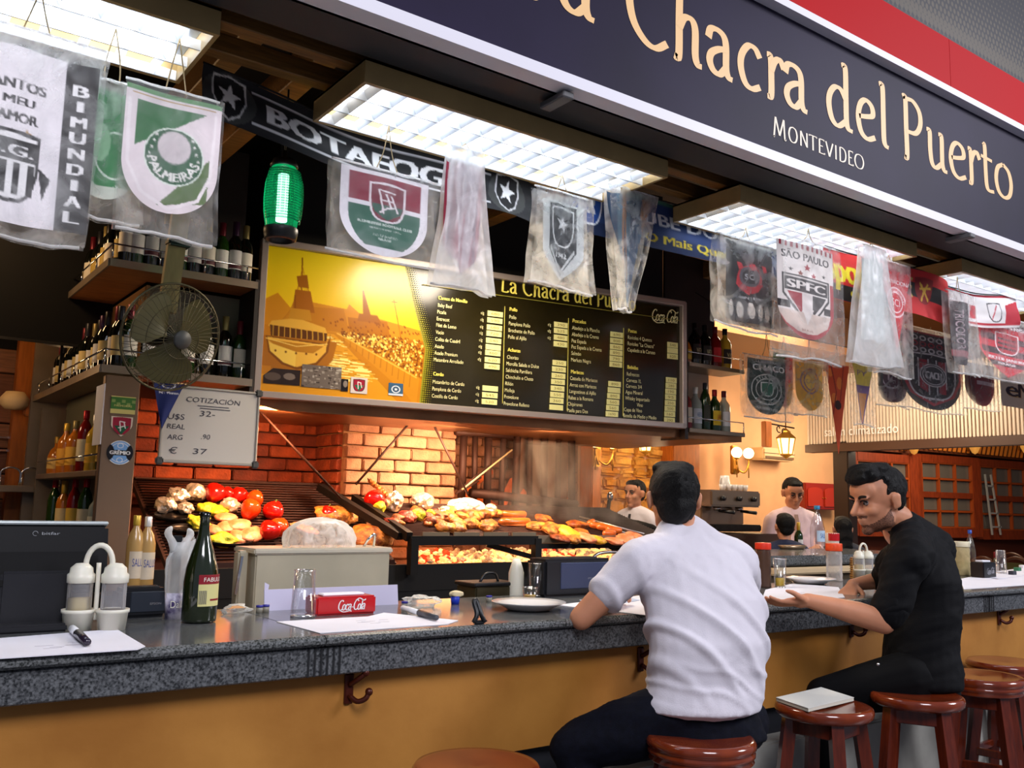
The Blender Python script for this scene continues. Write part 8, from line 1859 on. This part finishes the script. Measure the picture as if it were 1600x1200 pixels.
for k in (-.30, .02, .32): MB().cyl((w_*k, -.20, h_*.80), (w_*k, -.235, h_*.80), .022, n=14).build('knob', BLACKPL, t)
for k in (-.22, .22): MB().cyl((w_*k, -.10, h_*.60), (w_*k, -.10, h_*.50), .035, n=14).build('group_head', CHROME, t); MB().tube([(w_*k, -.12, h_*.50), (w_*k+.02, -.28, h_*.46)], [.012, .016], 8).build('portafilter', BLACKPL, t)
for k in range(5):
    p = ((A.x+B.x)/2-.05+k*.075, 5.62, B.z+h_+.002); c_ = thing('coffee_cup', 'white cup on the espresso machine, %s from the left' % ORD[k], 'cup', p, 0, 'cups on the espresso machine'); MB().lathe([(0, 0), (.022, 0), (.034, .055), (.031, .055), (.02, .006), (0, .006)], n=14).build('cup_body', mat('porcelain', 'e4e2e0', .15, coat=.4), c_); MB().tube([(.030+.014*math.cos(a), 0, .03+.015*math.sin(a)) for a in np.linspace(-1.3, 1.3, 7)], .004, 5).build('handle', mat('porcelain'), c_)
p = ((A.x+B.x)/2+.13, 5.75, B.z+h_); c_ = thing('coffee_jug', 'tall white jug on the espresso machine', 'jug', p); MB().lathe([(0, 0), (.045, 0), (.05, .05), (.042, .14), (.038, .14), (0, .02)], n=16).build('jug_body', mat('porcelain'), c_); MB().tube([(-.045-.02*math.cos(a), 0, .08+.04*math.sin(a)) for a in np.linspace(-1.4, 1.4, 8)], .006, 5).build('handle', mat('porcelain'), c_)
# tap, pale box, wine glasses and a cook behind the grill
p = at(950, 818, Y=5.7); t = thing('beer_tap', 'tall dark tap with chrome head left of the waiter in profile', 'tap', p); MB().tube([(0, 0, -p.z+.01), (0, 0, .12), (.005, -.01, .20)], .016, 8).build('column', DKMETAL, t); MB().sphere((.01, -.01, .22), .028, 12, 8, (1, 1, 1.5)).build('head', CHROME, t)
A = at(905, 803, Y=5.9); B = at(945, 835, Y=5.9); o = MB().box(((A.x+B.x)/2, 5.95, A.z/2), (B.x-A.x, .2, A.z), bev=.01).build('pale_cabinet', mat('pale_counter', 'c8b48c', .6)); tag(o, 'pale waist-high cabinet at the end of the brick wall', 'cabinet')
tp = MB().box((6.0, 6.9, .56), (2.6, .6, 1.12), bev=.01).build('service_counter', mat('service_wood', '7a4a20', .5)); tag(tp, 'wooden service counter before the stone wall', 'counter')
for k in range(6):
    c_ = thing('wine_glass', 'upside down wine glass on the service counter, %s from the left' % ORD[k], 'glass', (4.95+k*.12+.45, 6.75, 1.12), 0, 'wine glasses on the service counter'); MB().lathe([(.034, 0), (.040, .06), (.010, .10), (.004, .11), (.004, .17), (.035, .18)], n=12, caps=False).build('glass_body', film('clear_glass'), c_)
# cook bending in black, behind the right end of the grill
root = thing('person', 'cook in black bending down behind the right end of the grill', 'person', (5.15, 5.30, 0)); b0 = at(968, 830, Y=5.3); b1 = at(1010, 846, Y=5.1)
F = Fig(); F.limb([b0+VV(-.03, .1, -.45), b0+VV(-.01, .05, -.04), b1+VV(0, 0, .01)], [.17, .16, .13]); F.limb([b1, b1+VV(.05, -.15, -.25), b1+VV(-.1, -.35, -.3)], [.07, .055, .04]); F.mesh('shirt', .012, BSH, root, 5, wrinkles(3, .006, 14, 14))
hm = head_mat(b1+VV(.16, -.08, .02), (.3, -.7, -.6)); F = Fig(); add_head(F, hm); F.limb([b1+VV(0, 0, -.02), b1+VV(.12, -.05, .0)], [.06, .055]); F.limb([b1+VV(-.02, -.3, -.28), b1+VV(-.2, -.45, -.3)], [.04, .03]); F.mesh('body', .009, SKIN, root, 4)
F = Fig(); F.ell((0, -.028, .042), (.083, .094, .086), hm); F.ell((0, -.058, -.010), (.064, .048, .060), hm); F.mesh('hair', .009, HAIRM, root, 3, hairf(5, .004))
F = Fig(); F.limb([b0+VV(-.05, .12, -.42), b0+VV(-.06, .10, -.85), (b0.x-.06, b0.y+.12, .08)], [.15, .09, .06]); F.mesh('trousers', .014, mat('black_trousers'), root, 4)
# chrome guard bar at the right end of the grill
o = MB().tube(_cr([at(924, 880, Y=4.30), at(930, 868, Y=4.30), at(945, 863, Y=4.30), at(975, 863, Y=4.30), at(1015, 866, Y=4.30)], 5), .010, 8).build('guard_bar', STEEL); tag(o, 'curved steel guard bar at the right front of the grill', 'rail')
# brass uplighters between the window leaves
for k, px in enumerate((1428, 1523, 1603)):
    p = at(px, 700, Y=8.9); t = thing('wall_sconce', 'brass bowl lamp on the window wall, %s from the dark post' % ORD[k], 'lamp', p, 0, 'brass bowl lamps on the window wall'); MB().lathe([(0, -.12), (.05, -.09), (.10, .02), (.09, .09), (0, .10)], n=16).build('bowl', mat('lit_brass', 'c88a3a', .25, .6, emit='ffb050', es=.35), t); MB().box((0, .08, 0), (.05, .12, .06)).build('bracket', BRASS, t)
# dining tables far right with bottles, glasses and chairs
TW = mat('table_wood', '4a2412', .4); CLOTHW = mat('white_tablecloth', 'd8d0c8', .8)
r = random.Random(8)
for k, (x, y) in enumerate(((9.9, 5.6), (11.4, 5.9), (12.8, 6.1), (14.6, 6.6), (12.2, 4.9), (14.0, 5.3))):
    where = ['beside the dark post', 'second from the dark post', 'third from the dark post', 'before the ladder window', 'nearest the bar end', 'at the far right'][k]
    t = thing('dining_table', 'dining table with white cloth, ' + where, 'table', (x, y, 0), 0, 'tables in the dining room'); MB().box((0, 0, .74), (.9, .9, .03), bev=.006).build('table_top', TW, t); MB().box((0, 0, .758), (.94, .94, .008), bev=.003).build('cloth', CLOTHW, t)
    for sx_ in (-1, 1):
        for sy_ in (-1, 1): MB().box((sx_*.40, sy_*.40, .36), (.05, .05, .72)).build('leg', TW, t)
    b = bottle('wine', DG, '6a1826', 'd8d0c4', (x+.1, y-.15, .763), 'wine bottle on the dining table ' + where, 'wine bottles on the dining tables', s=1.0)
    for q in range(3): c_ = thing('wine_glass', '%s wine glass on the dining table %s' % (['left', 'middle', 'right'][q], where), 'glass', (x-.25+q*.2, y-.3+q*.1, .763), 0, 'wine glasses on the dining tables'); MB().lathe([(.032, 0), (.004, .006), (.004, .08), (.034, .11), (.038, .15), (.030, .19)], n=12, caps=False).build('glass_body', film('clear_glass'), c_)
    for sg_ in (-1, 1):
        ch = thing('dining_chair', 'dark round-backed chair %s of the table %s' % ('left' if sg_ < 0 else 'right', where), 'chair', (x+sg_*.72, y, 0), 0, 'chairs in the dining room'); MB().box((0, 0, .45), (.42, .42, .04), bev=.01).build('seat', TW, ch)
        for sx_ in (-1, 1):
            for sy_ in (-1, 1): MB().box((sx_*.18, sy_*.18, .22), (.035, .035, .44)).build('leg', TW, ch)
        MB().tube(_cr([(sg_*.19, -.19, .44), (sg_*.20, -.19, .85), (sg_*.21, 0, .98), (sg_*.20, .19, .85), (sg_*.19, .19, .44)], 5), .018, 7).build('back_frame', TW, ch); MB().box((sg_*.20, 0, .72), (.02, .30, .26), bev=.008).build('backrest', mat('olive_chair', '4a4a28', .5), ch)

q_ = at(1248, 850, Y=5.12); hb_ = bottle('wine', GG, 'c9a23a', 'e8e4dc', (q_.x, q_.y, q_.z-.12), 'green bottle held before the waiter in glasses', None, s=1.0)
MB().box((0, 0, -(q_.z-.12)/2), (.5, .4, q_.z-.125), bev=.01).build('side_table', TW, None, (q_.x, q_.y, q_.z-.12)); tag(bpy.data.objects['side_table'], 'narrow dark side table under the green bottle', 'table')
